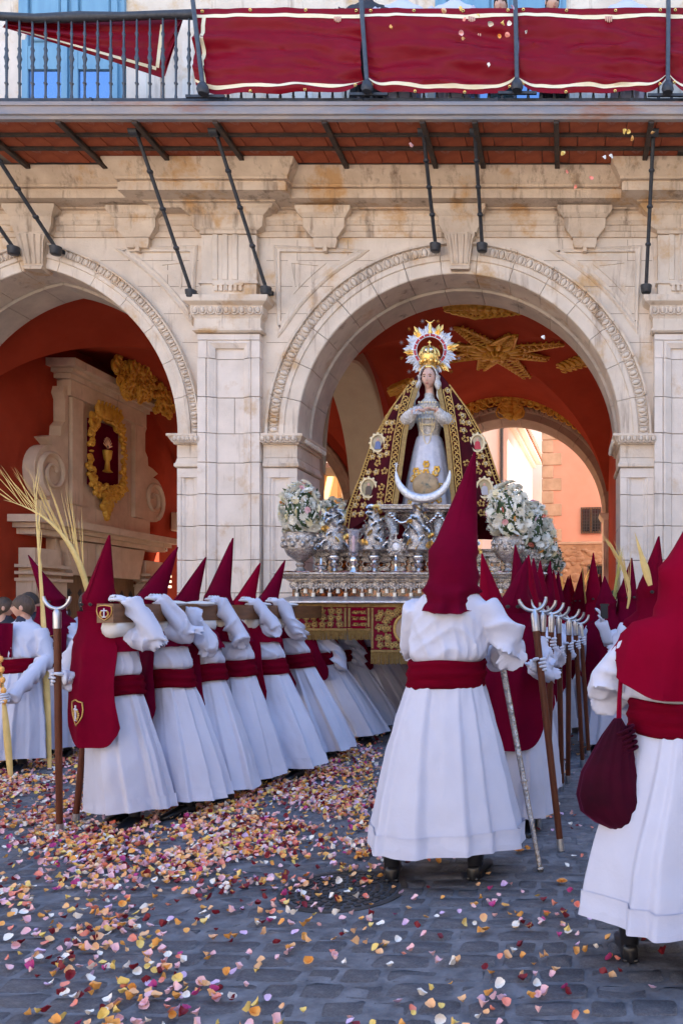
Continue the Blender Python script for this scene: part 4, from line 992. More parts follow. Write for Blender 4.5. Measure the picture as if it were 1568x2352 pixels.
def robed(name, label, loc, rotz=0, h=1.0, lean=(0, 0), armL=None, armR=None, hood='front', tip=(0, 0, 2.10), hoodmat='maroon', panel=.62, seed=1, group=None, skirt=(.34, .28), hem=.13, feet=((-.12, .05), (.12, -.12)), sashtilt=0, sash=True, emb=None, fat=1.0, robemat='white', footlift=(0, 0), swing=(0, 0), fold=1.0, quality=1, holdL=None, holdR=None, capelen=.17, capew=1.0, sleeve=1.0, eyes=True, boots=False, shy=0, pw=1.0, arms=True, skirtlen=True):
    """white-robed figure facing -y, feet on the ground; all lengths for a 1.75 m figure, scaled by h"""
    T = thing(name, label, 'person', loc, rotz, group); rr = random.Random(seed); L = Vector((lean[0], lean[1], 0))
    def D(v):
        v = Vector(v)*h; u = max(0, v.z/h)/1.6; return v+L*(u**1.12)
    def inv(p):   # world point -> undeformed local
        p = Matrix.Rotation(-rotz, 3, 'Z') @ (Vector(p)-Vector(loc)); z = p.z/h; u = max(0, z)/1.6; return (p-L*(u**1.12))/h
    T_inv = inv
    sw = Vector((swing[0], swing[1], 0))
    # --- body (one continuous figure under the clothes)
    mb = MB(); (ax, ay), (bx, by) = feet
    for sx, fx_, fy_ in ((-.09, ax, ay), (.09, bx, by)): mb.tube([(fx_, fy_+.03, .06), (fx_*.9, fy_*.9+.03, .28), (fx_*.4+sx*.6, fy_*.45-.03, .52), (sx, 0, .92)], [.040, .052, .062, .085], 8)
    mb.loft([[Vector((rx*cos(a), ry*sin(a), z)) for a in [2*pi*k/12 for k in range(12)]] for z, rx, ry in ((.84, .13, .10), (.95, .165, .115), (1.1, .14, .105), (1.3, .165, .11), (1.42, .15, .09), (1.48, .06, .06), (1.56, .055, .055))])
    if hood: mb.ell((0, -.01, 1.64), (.072, .09, .115), 10, 8)
    r, _ = remesh(mb, .035, 1); r.deform(D); r.build('body', MAT['navy'], T, 60)
    for (fx_, fy_), lf, sg in ((feet[0], footlift[0], -1), (feet[1], footlift[1], 1)):
        p = D((fx_, fy_, 0)); shoe(T, p.x, p.y, sg*.18, lf, -.35 if lf else 0, boots, h)
    # --- skirt
    nth, nv = (220, 30) if quality else (90, 14); mb = MB(); hx, hy = skirt; cr = [(2*pi*(q+rr.uniform(-.45, .45))/11, rr.uniform(.38, .85), rr.uniform(.25, 1.25), rr.choice((-1, 1)), rr.uniform(-.10, .10)) for q in range(11)]
    rings = []
    for j in range(nv+1):
        v = j/nv; z = 1.05+(hem-1.05)*v; row = []; e = v**.75
        for k in range(nth):
            th = 2*pi*k/nth; cx_, sy_ = cos(th), sin(th)
            n1 = noise.noise(Vector((cx_*1.4+seed, sy_*1.4, v*.7))); n2 = noise.noise(Vector((cx_*2.1, sy_*2.1+seed, v*.5+4)))
            f = 0
            for c0, w0, a0, s0, dr_ in cr:      # overlapping pleats, steep on one side
                dd = ((th-c0-dr_*v-.10*n1*v+pi) % (2*pi)-pi)*s0
                if -.11 < dd < w0: f += a0*(1-max(0, dd)/w0)**2*smoothstep(-.11, 0, dd)
            f = (f-.45)*.043*fold*(.30+v*.85)*min(1, v*5+.25)+.020*n2*v+.006*noise.noise(Vector((cx_*5+seed, sy_*5, v*9)))
            rx = .172*fat+(hx-.172*fat)*e+f; ry = .135*fat+(hy-.135*fat)*e+f
            x, y = rx*cos(th), ry*sin(th)
            kn = exp(-((z-.5)/.22)**2)
            for (fx_, fy_) in feet:
                if fy_ < 0: x += fx_*.12*kn; y += -.04*kn*smoothstep(0, -1, sin(th))*exp(-((x-fx_)/.12)**2)
            off = sw*(v**1.6); st = .0015 if v > .93 else 0
            row.append(Vector((x*(1+st)+off.x+(feet[0][0]+feet[1][0])*.4*v, y*(1+st)+off.y+(feet[0][1]+feet[1][1])*.35*v, z+.012*sin(th*2+seed)*v)))
        rings.append(row)
    inner = [[Vector((p.x*.985, p.y*.985, p.z+.004)) for p in rings[-1]], [Vector((p.x*.98, p.y*.98, p.z+.10)) for p in rings[-1]]]
    if skirtlen:
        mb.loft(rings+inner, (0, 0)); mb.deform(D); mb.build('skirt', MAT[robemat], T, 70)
    # --- tunic with sleeves
    aL = armL or ((.27, .03, 1.13), (.25, -.08, .93)); aR = armR or ((-.27, .03, 1.13), (-.25, -.08, .93))
    mb = MB(); ft = fat
    mb.loft([[Vector((rx*ft*cos(a), ry*ft*sin(a)+yo, z+sashtilt*rx*cos(a)*(z < 1.2))) for a in [2*pi*k/20 for k in range(20)]] for z, rx, ry, yo in ((1.06, .150, .115, 0), (1.098, .180, .142, 0), (1.125, .212, .165, 0), (1.16, .218, .168, 0), (1.22, .208, .160, 0), (1.32, .205, .15, 0), (1.39, .195, .125, .005), (1.44, .15, .10, .01), (1.48, .075, .07, .015), (1.53, .06, .06, .015))])
    if arms:
      for sx, (el, wr) in ((1, aL), (-1, aR)):
        el = Vector(el); wr = Vector(wr); sh = Vector((sx*.165, .005, 1.385)); d1 = (el-sh); d2 = (wr-el)
        mb.tube([sh, sh.lerp(el, .45), el-d1*.10, el+(d2-d1)*.03, el+d2*.30, wr-d2*.12, wr+d2*.02], [.078, .076*sleeve, .073*sleeve, .071*sleeve, .070*sleeve, .066*sleeve, .066*sleeve], 12)
    r, nr = remesh(mb, .013 if quality else .028, 3)
    segs = []
    for sx, (el, wr) in ((1, aL), (-1, aR)):
        sh = Vector((sx*.165, .005, 1.385)); el = Vector(el); wr = Vector(wr); L1 = (el-sh).length; segs.append((sh, el, 0, L1)); segs.append((el, wr, L1, L1))
    for i, v in enumerate(r.v):
        p = Vector(v); best = None
        if arms:
            for (A, B, s0, Le) in segs:
                ab = B-A; t = max(0, min(1, (p-A).dot(ab)/ab.length_squared)); q = p-(A+ab*t); dd = q.length
                if best is None or dd < best[0]: best = (dd, s0+ab.length*t, q, ab.normalized(), Le)
        th = atan2(p.y, p.x); nz = noise.noise(p*3.1+Vector((seed, 0, 0))); wa = 0; w = 0
        if best:
            dd, s, q, ax_, Le = best; wa = smoothstep(.17, .10, dd)*smoothstep(.05, .13, s); x_ = ax_.orthogonal(); ph = atan2(q.dot(ax_.cross(x_)), q.dot(x_))
            am = .016+.050*exp(-((s-Le)/.14)**2)+.024*smoothstep(Le+.08, Le+.20, s)
            w = wa*am*((1-abs(sin(s*22+1.8*sin(ph+seed)+4.5*nz+seed)))**1.6-.25)*(.55+.55*sin(ph*1.0+seed*2))
        wt = (1-wa)*smoothstep(1.47, 1.38, p.z)
        w += wt*smoothstep(1.09, 1.15, p.z)*(.016*smoothstep(1.40, 1.13, p.z)*((1-abs(sin(th*6.5+6*nz+p.z*3+seed)))**1.6-.25)+.013*smoothstep(-.05, .45, noise.noise(p*2.2+Vector((0, seed, 3))))*((1-abs(sin(p.z*16+p.x*12*(1 if seed % 2 else -1)+8.0*nz+seed)))**1.8-.2)+.006*nz)
        r.v[i] = tuple(p+nr[i]*w)
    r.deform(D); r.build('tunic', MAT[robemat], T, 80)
    # --- sash
    if sash:
        mb = MB(); rings = []
        for j in range(9):
            v = j/8; z = 1.108-.142*v; row = []
            for k in range(48):
                th = 2*pi*k/48; b = .006*sin(v*16+2*noise.noise(Vector((cos(th), sin(th), seed))))+.006*sin(pi*v)
                row.append(Vector(((.206*ft+b)*cos(th), (.170*ft+b)*sin(th), z+sashtilt*.2*cos(th)+.006*sin(th*3+seed))))
            rings.append(row)
        rings = [[p*1 for p in rings[0]]]+rings; rings[0] = [Vector((p.x*.9, p.y*.9, p.z)) for p in rings[1]]; rings.append([Vector((p.x*.9, p.y*.9, p.z)) for p in rings[-1]])
        mb.loft(rings, (0, 0)); mb.deform(D); mb.build('sash', MAT['sash'], T, 70)
    # --- hands
    for key, sx, (el, wr) in ((holdL, 1, aL), (holdR, -1, aR)):
        if key is None: continue
        w = D(wr); el_ = D(el)
        if key == 'open': open_hand(T, w, (w-el_), (0, -.3, 1), s=h)
        elif key[0] == 'over': open_hand(T, w+Vector((0, 0, -.01)), Vector((-.9*sx, 0, .35)), (0, 0, 1), s=h*1.05, curl=1.0, side=sx)
        else:
            _, cpt, axis, rad, flip = key; R3 = Matrix.Rotation(-rotz, 3, 'Z'); c = R3 @ (Vector(cpt)-Vector(loc)); a = R3 @ Vector(axis)
            fr = w-c; grip_hand(T, c, a, fr if fr.length > .03 else Vector((0, 1, 0)), rad, w+(el_-w)*.12, s=h*1.06, flip=flip)
    # --- hood
    if hood:
        mb = MB(); tp = Vector(tip); n = 48; rows = []; hc = Vector((0, -.012, 1.66))
        # straight cone down to the brow
        for j in range(13):
            u = (j/12); c = tp.lerp(hc, u); rx = .006+(.112 if hood == 'back' else .098)*u; ry = .006+(.116 if hood == 'back' else .108)*u
            rows.append([c+Vector((rx*cos(t), ry*sin(t), .02*u*u*sin(t))) for t in [2*pi*k/n for k in range(n)]])
        low = [(1.63, .120, .124, 0), (1.58, .121, .126, 0), (1.53, .122, .126, 0), (1.49, .126, .126, 0), (1.455, .142, .134, .01), (1.43, .155*capew, .145, .01)] if hood == 'back' else [(1.63, .106, .118, 0), (1.58, .106, .120, 0), (1.53, .105, .118, 0), (1.49, .112, .118, 0), (1.455, .15, .128, .01), (1.425, .20, .145, .01)]
        for z, rx, ry, yo in low: rows.append([Vector((rx*ft**.5*cos(t), ry*sin(t)+yo, z+.01*sin(t))) for t in [2*pi*k/n for k in range(n)]])
        for j in range(1, 7):
            u = j/6; row = []
            for t in [2*pi*k/n for k in range(n)]:
                bk = smoothstep(-.2, .9, sin(t)); ln = capelen*(1+.55*bk if hood == 'back' else 1) *(.55+.45*abs(sin(t)) if hood == 'back' else .8)
                row.append(Vector((((.158*capew+.05*u*capew) if hood == 'back' else (.205+.030*u))*ft*cos(t)*(1+.09*u*((1-abs(sin(t*4.5+seed)))**1.3-.35)*(hood == 'back')), (.150+.030*u)*ft*sin(t)*(1+.30*u*((1-abs(sin(t*4.5+seed)))**1.3-.35)*(hood == 'back'))+.01, 1.425-ln*u+.012*noise.noise(Vector((cos(t)*3, sin(t)*3, u*2+seed))))))
            rows.append(row)
        V0 = len(mb.v); mb.loft(rows, (1, 0))
        for i in range(len(mb.v)):
            p = Vector(mb.v[i])
            if p.z < 1.74:
                a = smoothstep(1.76, 1.66, p.z)*(1-.4*smoothstep(1.42, 1.3, p.z)); w = noise.noise(Vector((p.x*5+seed, p.y*5, p.z*22)))*.018+abs(noise.noise(Vector((p.x*7, p.y*7+seed, p.z*30+p.x*8))))*.024
                q = Vector((p.x, p.y, 0)).normalized(); mb.v[i] = tuple(p+q*w*a)
        mb.deform(D)
        def py_(x, z):
            zz = 1.55-z; y = -.128-.055*smoothstep(0, .28, zz)-.06*smoothstep(.3, 1.0, zz)-shy*smoothstep(.1, .7, zz); wv = (.030*((1-abs(sin(x*13+seed+zz*1.1)))**1.4-.3)+.012*noise.noise(Vector((x*9+seed, zz*5, 0))))*smoothstep(.02, .35, zz)
            return y-wv+(x*x)*(2.6-1.2*smoothstep(0, .5, zz))
        if hood == 'front':
            W_ = lambda z: (.112+.085*smoothstep(1.50, 1.30, z)+.03*smoothstep(1.2, .7, z))*pw
            rows = []
            for j in range(30):
                v = j/29; row = []
                for k in range(25):
                    u = -1+2*k/24; zb = panel+.14*abs(u)**5; z = 1.58+(zb-1.58)*v; x = u*W_(z); row.append(D((x, py_(x, z)-.006, z)))
                rows.append(row)
            mb.sheet(rows, .006)
        hd = mb.build('hood', MAT[hoodmat], T, 70)
        sg_ = 1 if hood == 'back' else -1; sm = MB(); sm.tube([D(tp.lerp(hc, u)+Vector((0, sg_*(.006+(.116 if hood == 'back' else .108)*u)+sg_*.001, 0))) for u in [k/14 for k in range(1, 15)]], .0032, 5); sm.build('seam', MAT[hoodmat], hd, 60)
        if hood == 'front' and eyes:
            for sx in (-.036, .036):
                e = MB(); y = -.135; c = D((sx, y, 1.628)); e.ell(c, (.013*h, .010, .009*h), 10, 6); eh = e.build('eye_hole', MAT['ink'], hd, 60)
                e = MB(); e.tube([D((sx+.0145*cos(a), y-.004, 1.628+.0105*sin(a))) for a in [k*pi/6 for k in range(13)]], .0022, 5); e.build('eyelet', MAT['ironrust'], eh, 60)
        if emb:
            ex, ez = emb[:2]; s_ = emb[2] if len(emb) > 2 else 1
            emblem(hd, lambda a, b: D((ex+a, py_(ex+a, ez+b)-.014, ez+b)), (0, -1, 0), s_)
    return T, D, inv
# ------------------------------------------------------------------ fork staffs
def staff(top, base, label, fork_dir=(1, 0, 0), fork=True, r=.0225):
    top = Vector(top); base = Vector(base); t = thing('fork_staff', label, 'staff', base, 0, 'carriers\' wooden fork staffs'); ax = (top-base).normalized(); o = base
    mb = MB(); mb.tube([ax*.05, (top-o)*.5, top-o-ax*.10], [r*.92, r, r], 14); mb.build('shaft', MAT['wood'], t, 50)
    mb = MB(); mb.tube([ax*0, ax*.075], r*1.06, 14); mb.build('foot_ferrule', MAT['steel'], t, 50)
    mb = MB(); mb.tube([top-o-ax*.125, top-o-ax*.02, top-o-ax*.005, top-o+ax*.012], [r*1.1, r*1.12, r*.8, r*.5], 14); mb.build('head_ferrule', MAT['steel'], t, 50)
    f = Vector(fork_dir); f = (f-ax*f.dot(ax)).normalized(); R = .088; c = top-o+ax*(R+.005)
    mb = MB(); mb.tube([c+(f*sin(a)-ax*cos(a))*R*(1 if abs(a) < 1.6 else 1.02) for a in [-1.5+3.0*k/22 for k in range(23)]], [.010]*2+[.0125]*19+[.010]*2, 9); mb.build('fork', MAT['steel'], t, 60)
    return t, ax, base
# ------------------------------------------------------------------ palms
def palm(base, tip, label, bend=(0, 0, 0), n=0, mat='palm', r0=.016, leaf=.5, fan=(0, 0, 1), seed=1, start=.45, flat=.5, group='dry palm fronds'):
    base = Vector(base); tip = Vector(tip); t = thing('palm_frond', label, 'palm frond', base, 0, group); rr = random.Random(seed); bend = Vector(bend)
    P = lambda u: (tip-base)*u+bend*(4*u*(1-u))
    mb = MB(); mb.tube([P(k/16) for k in range(17)], [r0*(.75+.5*sin(pi*min(1, k/9)))*(1-max(0, (k-8)/8.3)**1.3) for k in range(17)], 8, flat=flat); st = mb.build('stem', MAT[mat], t, 60)
    fan = Vector(fan)
    for i in range(n):
        u = start+(.97-start)*i/n; p = P(u); d = (P(min(1, u+.03))-P(u-.03)).normalized(); a = rr.uniform(.25, .6); dirv = (d*cos(a)+fan*sin(a)*rr.uniform(.7, 1.2)+Vector((rr.uniform(-.08, .08), rr.uniform(-.12, .12), rr.uniform(-.03, .03)))).normalized(); LL = leaf*rr.uniform(.7, 1.1)*(1-.4*(u-start)); sg = Vector((0, 0, -1))
        mb = MB(); sd = dirv.cross(Vector((0, 1, .2))).normalized()*.0042; pts = [p+dirv*LL*k/5+sg*.03*(k/5)**2 for k in range(6)]
        wd_ = [.5, 1, 1, .8, .5, .05]; mb.add([q+sd*wd_[k]*s_ for k, q in enumerate(pts) for s_ in (-1, 1)], [[2*k, 2*k+1, 2*k+3, 2*k+2] for k in range(5)]); mb.build('leaflet', MAT[mat], t, 60)
    return t
# ------------------------------------------------------------------ left file of carriers
def loc2(p, f, h, ln, rz):
    u = Matrix.Rotation(-rz, 3, 'Z') @ (Vector(p)-f); L = Vector((ln[0], ln[1], 0)); z = u.z/h; return (u-L*(max(0, z)/1.6)**1.12)/h
BX = lambda d: fx(282, 5.6)+(d-5.6)*.11          # beam line
left = [ # foot px,py ; head px ; head depth ; tip(dx, z) ; hem half widths
 (305, 1890, 232, 5.62, (.07, 0, 2.13), .62, 'maroon'),
 (448, 1862, 352, 6.15, (.20, 0, 2.06), .70, 'maroon2'),
 (525, 1836, 430, 6.55, (.17, 0, 2.06), .70, 'maroon2'),
 (592, 1808, 505, 7.00, (.13, 0, 2.20), .70, 'maroon2'),
 (690, 1782, 566, 7.50, (.15, 0, 2.05), .70, 'crimson'),
 (768, 1742, 622, 8.05, (.17, 0, 2.09), .70, 'maroon2'),
 (845, 1706, 680, 8.95, (.02, 0, 1.82), .80, 'maroon2'),
 (885, 1684, 735, 9.60, (.0, 0, 1.82), .80, 'maroon2'),
 (930, 1660, 790, 10.3, (.0, 0, 1.82), .80, 'maroon2'),
 (958, 1640, 838, 11.0, (.0, 0, 1.82), .80, 'maroon2'),
 (985, 1622, 880, 11.7, (.0, 0, 1.82), .80, 'maroon2')]
llab = ['leading hooded carrier in white robe with shield emblem on long maroon panel and buckled boot',
 'second hooded carrier of left file, maroon hood tip leaning toward float', 'third hooded carrier of left file, leaning with tilted wide sash, gloved hand at collar',
 'fourth hooded carrier of left file with the tallest upright cone behind the leaning one', 'fifth hooded carrier of left file in brighter crimson hood with eyelets', 'sixth hooded carrier of left file, beside the silver platform corner',
 'carrier under float valance, first white robe past the platform corner', 'carrier under the gold fringe, second white robe past the platform corner', 'carrier under the gold fringe, third white robe past platform corner', 'carrier under float, fourth white robe past the platform corner', 'carrier deep under float, last white robe of the left file']
S1top, S1base = W(131, 1400, 5.45), G(137, 1918)
s1, s1ax, _ = staff(S1top, S1base, 'upright brown fork staff with crescent top gripped by leading carrier')
S2base = G(173, 1893); s2, s2ax, _ = staff(W(214, 1480, 5.75), S2base, 'leaning fork staff partly behind leading carrier\'s maroon panel')
for i, (fpx, fpy, hpx, hd, tp, pan, hm) in enumerate(left):
    f = G(fpx, fpy); hX = fx(hpx, hd); eyz = (1.535, 1.555, 1.515, 1.56, 1.53, 1.545)[i] if i < 6 else 1.50; h = eyz/1.63
    rz = (-.20, -.70, -.42, -.80, -.55, -.68, -.5, -.6, -.5, -.6, -.5)[i]; Rm = Matrix.Rotation(-rz, 3, 'Z')
    lw = Vector((hX-f.x, hd-f.y, 0)); ll = Rm @ lw; ln = (ll.x, ll.y)
    under = i >= 6; tpl = Rm @ (Vector((tp[0], tp[1], 0))-lw*((tp[2]/1.6)**1.12-1)/h*.9); tp = (tpl.x, tpl.y, tp[2])
    kw = dict(rotz=rz, h=h, lean=ln, tip=tp, hoodmat=hm, panel=pan, seed=i*7+3, group='hooded carriers of the left file', feet=((-.13, .10), (.10, -.13)), skirt=(.29, .27), quality=0 if i > 8 else 1, fat=1.05, sashtilt=(.30 if i == 2 else .12 if 2 < i < 7 else .05), swing=(.03, 0), eyes=i < 6, boots=(i == 0), fold=.9, sleeve=1.08, shy=.07, pw=.95)
    aL = aR = hR = None
    bx_ = BX(hd)
    if not under:
        jy = (.0, .04, -.03, -.05, .05, -.03)[i]
        el = Vector((bx_+.20, hd-.17+jy, 1.285+jy)); wr = Vector((bx_+.015, hd-.20+jy, 1.575))
        if i == 0: el = Vector((bx_+.23, hd-.02, 1.285)); wr = Vector((bx_+.07, hd-.06, 1.56))
        if i == 2: el = Vector((bx_+.16, hd-.24, 1.20)); wr = Vector((bx_+.03, hd-.24, 1.50))
        aL = (tuple(loc2(el, f, h, ln, rz)), tuple(loc2(wr, f, h, ln, rz)))
    if i == 0:
        c = S1base+s1ax*1.04; aR = ((-.30, -.10, 1.10), tuple(loc2(c+Vector((.06, .05, -.02)), f, h, ln, rz))); hR = ('grip', c, s1ax, .0225, 1)
    T, D, inv = robed('person', llab[i], f, armL=aL, armR=aR, holdL=('over',) if not under else None, holdR=hR, emb=(-.075, .87, 1.15) if i == 0 else None, footlift=(0, 0), **kw)
    if not under:
        # white shoulder pad rolled under the beam
        mb = MB(); c = Rm @ Vector((bx_-f.x, hd-f.y, 1.375)); dv = Rm @ Vector((.11, 1, 0)); mb.tube([c+dv*-.17, c+dv*-.15, c+dv*.13, c+dv*.16], [.03, .065, .065, .03], 12); mb.build('shoulder_pad', MAT['whitepad'], T, 60)
        if i in (1, 2, 4, 5):
            mb = MB(); c = Rm @ Vector((bx_+.02-f.x, hd-f.y-.05, 1.545)); mb.ell(c, (.09, .13, .022), 12, 6); mb.build('white_cap', MAT['whitepad'], T, 60)
# the carrying beam
b0, b1 = Vector((BX(5.42), 5.42, 1.475)), Vector((BX(9.1), 9.1, 1.475))
bm_ = thing('carrying_beam', 'square brown wooden carrying beam with shield emblem on its end', 'beam', b0)
mb = MB(); mb.bar((0, 0, 0), b1-b0, .115, .125); mb.build('shaft', MAT['beam'], bm_, 0)
emblem(bm_, lambda a, b: Vector((a*1.0, -.004, b*.72+.004)), (0, -1, 0), .88)
# extra gloved hand steadying the staff
# ------------------------------------------------------------------ right file of carriers
right = [ # foot px, py, head px, depth, tip, hood mat
 (1175, 1905, 1180, 5.55, (.09, 0, 1.98), 'maroon2'), (1150, 1850, 1130, 6.25, (-.06, 0, 2.06), 'crimson'), (1205, 1845, 1197, 6.35, (-.04, 0, 2.14), 'maroon2'),
 (1222, 1800, 1212, 7.0, (.02, 0, 2.10), 'crimson'), (1236, 1765, 1228, 7.7, (.0, 0, 2.12), 'maroon2'), (1252, 1735, 1242, 8.4, (.01, 0, 2.14), 'maroon'),
 (1262, 1710, 1256, 9.1, (.05, 0, 2.18), 'maroon2'), (1272, 1690, 1270, 9.9, (.01, 0, 2.12), 'crimson'), (1284, 1672, 1282, 10.7, (.0, 0, 2.15), 'maroon2'), (1298, 1655, 1296, 11.6, (.06, 0, 2.12), 'maroon')]
stf = [((1226, 1405), 5.25, (1288, 1955)), ((1246, 1408), 5.55, (1236, 1905)), ((1266, 1412), 5.95, (1257, 1872)), ((1282, 1418), 6.5, (1290, 1818)), ((1306, 1424), 6.9, (1304, 1800)), ((1320, 1428), 7.6, (1338, 1762)), ((1333, 1434), 8.2, (1352, 1740))]
slab = ['foremost leaning fork staff of the right file beside the tall standing guide', 'second fork staff of right file, upright behind the foremost one', 'third fork staff of right file with gloved hand high up', 'fourth fork staff of right file', 'fifth fork staff of the right file', 'sixth fork staff of the right file, slanting', 'last slanting fork staff of right file, near hanging velvet pouch']
SI = []
for k, ((tx, ty), td, (bx, by)) in enumerate(stf):
    SI.append(staff(W(tx, ty, td), G(bx, by), slab[k], (1, .25*(-1)**k, 0)))
rlab = ['foremost hooded carrier of right file, long maroon panel behind the standing guide', 'carrier in bright crimson hood close behind the guide\'s shoulder', 'hooded carrier of right file gripping the second fork staff', 'hooded carrier of right file gripping the third fork staff', 'hooded carrier of right file beside the fourth fork staff',
 'hooded carrier of right file beside the fifth fork staff', 'hooded carrier of right file in front of the big white bouquet', 'eighth hooded carrier of right file toward the arch', 'ninth hooded carrier of right file toward the arch', 'last hooded carrier of right file toward the arch']
smap = {0: 0, 2: 1, 3: 2, 4: 3, 5: 4, 6: 5, 7: 6}
for i, (fpx, fpy, hpx, hd, tp, hm) in enumerate(right):
    f = G(fpx, fpy); hX = fx(hpx, hd); h = 1.52/1.63; ln = (hX-f.x, hd-f.y); aL = None; hL = None
    if i in smap:
        _, ax, ba = SI[smap[i]]; c = ba+ax*(1.16 if smap[i] == 0 else 1.26 if smap[i] < 3 else 1.2); w = c+Vector((-.05, .06, -.02)); u = w-f; z = u.z/h; u = (u-Vector((ln[0], ln[1], 0))*(z/1.6)**1.12)/h
        v = Vector((u.x, u.y, u.z)); sh = Vector((.17, 0, 1.385)); el = (sh+v)/2+Vector((.10, .02, -.16)); aL = (tuple(el), tuple(v)); hL = ('grip', c, ax, .0225, -1)
    robed('person', rlab[i], f, h=h, lean=ln, tip=tp, hoodmat=hm, panel=.62, seed=i*11+5, group='hooded carriers of the right file', feet=((-.10, .06), (.10, -.06)), skirt=(.28, .26), armL=aL, holdL=hL, quality=1 if i < 4 else 0, eyes=i < 4, sleeve=.84)
# ------------------------------------------------------------------ the guide seen from behind
f = G(1000, 2010); cane_top, cane_base = W(1148, 1500, 4.98), G(1241, 2002)
C = thing('silver_cane', 'long engraved silver cane held by the standing guide', 'cane', cane_base); ax = (cane_top-cane_base)
mb = MB(); mb.tube([ax*0, ax*.35, ax], [.013, .016, .019], 14)
for u in (.012, .40, .985): mb.tube([ax*(u-.006), ax*u, ax*(u+.006)], [.019, .022, .019], 14)
mb.build('shaft', MAT['silver'], C, 60)
mb = MB(); mb.tube([ax*-.012, ax*.02], .017, 12); mb.build('tip', MAT['iron'], C, 60)
h = 1.10; ln = ((fx(1040, 4.6)-f.x), -.05)
lnl = (-ln[0], -ln[1])   # in the figure's own frame (turned by pi)
wr = loc2(cane_top+Vector((-.02, .10, -.02)), f, h, lnl, pi)
robed('person', 'standing guide seen from behind in white robe, tall maroon hood and broad sash', f, rotz=pi, h=h, lean=lnl, tip=(-.068, -.02, 2.165), hood='back', hoodmat='maroon2', seed=41, swing=(-.045, 0), feet=((-.215, .02), (.215, .04)), skirt=(.405, .31), hem=.175, fat=.95, capelen=.055, capew=.74, sleeve=1.02,
      armR=((-.335, .02, 1.16), tuple(wr)), armL=((.20, -.12, 1.17), (.10, -.26, 1.15)), holdR=('grip', cane_top+ax*.0, ax, .019, 1), holdL='open', fold=1.2)
# ------------------------------------------------------------------ the caped figure at the right edge, with velvet pouch
f = G(1515, 2205); f.x += .045; h = 1.01; ln = (.08, .02)
robed('person', 'hooded figure seen from behind with wide red shoulder cape, beside velvet pouch', f, rotz=pi-.12, h=h, lean=(-ln[0], 0), tip=(-.16, -.02, 2.20), hood='back', hoodmat='crimson', seed=57, feet=((-.10, .16), (.18, -.02)), skirt=(.35, .30), hem=.23, fat=1.10, capelen=.20, capew=1.36, sleeve=1.05,
      armL=((.36, -.05, 1.14), (.20, -.27, 1.08)), armR=((-.36, -.05, 1.14), (-.2, -.27, 1.08)), holdL='open', holdR='open', fold=1.2)
pt = W(1418, 1650, 3.42); PB_ = thing('velvet_pouch', 'dark purple velvet drawstring pouch hanging at robed hip', 'pouch', pt)
mb = MB(); rings = []; n = 48
outl = [(0, .016, .014, 0), (.03, .035, .03, -.002), (.07, .06, .045, -.006), (.14, .085, .06, -.02), (.22, .115, .075, -.035), (.30, .135, .085, -.035), (.37, .138, .085, -.015), (.42, .105, .07, .01), (.46, .055, .04, .035), (.478, .012, .01, .045)]
import bisect
for z, rx, ry, xo in outl:
    rings.append([Vector((xo+rx*cos(t)*(1+.11*(abs(sin(t*7+1))-.6)*(1-.55*z/.48)), ry*sin(t)*(1+.22*(abs(sin(t*7+1))-.6)*(1-.55*z/.48)), -z-.07*(xo+rx*cos(t))*(z > .25)*(-1))) for t in [2*pi*k/n for k in range(n)]])
mb.loft(rings); mb.build('bag', MAT['velvet'], PB_, 70)
mb = MB()
for k in range(5): mb.tube([Vector(((.045+.004*k)*cos(t)+.02, (.045)*sin(t), -.05-.022*k+.02*cos(t))) for t in [2*pi*q/16 for q in range(17)]], .007, 5)
mb.build('ruched_neck', MAT['velvet'], PB_, 60)
mb = MB(); mb.tube([(0, 0, -.01), (.005, .02, .08), (.015, .03, .20)], .006, 6); mb.tube([(.01, 0, -.01), (.012, .02, .08), (.02, .03, .20)], .006, 6); mb.build('cord', MAT['crimson'], PB_, 60)
# ------------------------------------------------------------------ onlookers and penitents on the left
p1b, p1t = G(114, 1768), W(75, 1085, 8.0)
palm(p1b, p1t, 'tall straight pale palm stalk held by hooded penitent at left', r0=.026, n=10, leaf=.35, start=.62, fan=(.35, 0, .9), seed=3, bend=(.02, 0, 0))
f = G(128, 1740); ax = (p1t-p1b).normalized(); h = .97; c = p1b+ax*((1.5+(1400-1466)/1900*8.1)/ax.z)
ln = (fx(112, 8.35)-f.x, .05); w = c+Vector((-.03, .06, 0)); v = loc2(w, f, h, ln, 0)
w2 = loc2(W(170, 1505, 8.0), f, h, ln, 0)
robed('person', 'hooded penitent with bent cone and shield emblem holding straight palm stalk', f, h=h, lean=ln, tip=(-.26, 0, 2.12), hoodmat='maroon2', panel=.95, seed=71, feet=((-.12, .02), (.13, -.03)), skirt=(.33, .28), armR=((-.28, -.04, 1.12), tuple(v)), holdR=('grip', c, ax, .026, 1), armL=((.27, -.05, 1.12), tuple(w2)), holdL='open', emb=(.10, 1.20, 1.0), group='penitents waiting at left')
p2b, p2t = G(25, 1790), W(-2, 1490, 7.3)
p2 = palm(p2b, p2t, 'thick palm stalk tied with yellow ribbons held by dark-haired robed man', r0=.026, seed=4, n=0, flat=.7)
mb = MB()
for k in range(9):
    u = .60+.04*k; q = (p2t-p2b)*u+Vector((.02*(-1)**k, -.02, 0)); mb.ell(q, (.025, .02, .03), 7, 5)
mb.build('yellow_ribbon_bows', PET[0], p2, 60)
f = G(38, 1768); h = .94; ax = (p2t-p2b).normalized(); c = p2b+ax*.72; ln = (0, .1); v = loc2(c+Vector((.03, .06, 0)), f, h, ln, 0)
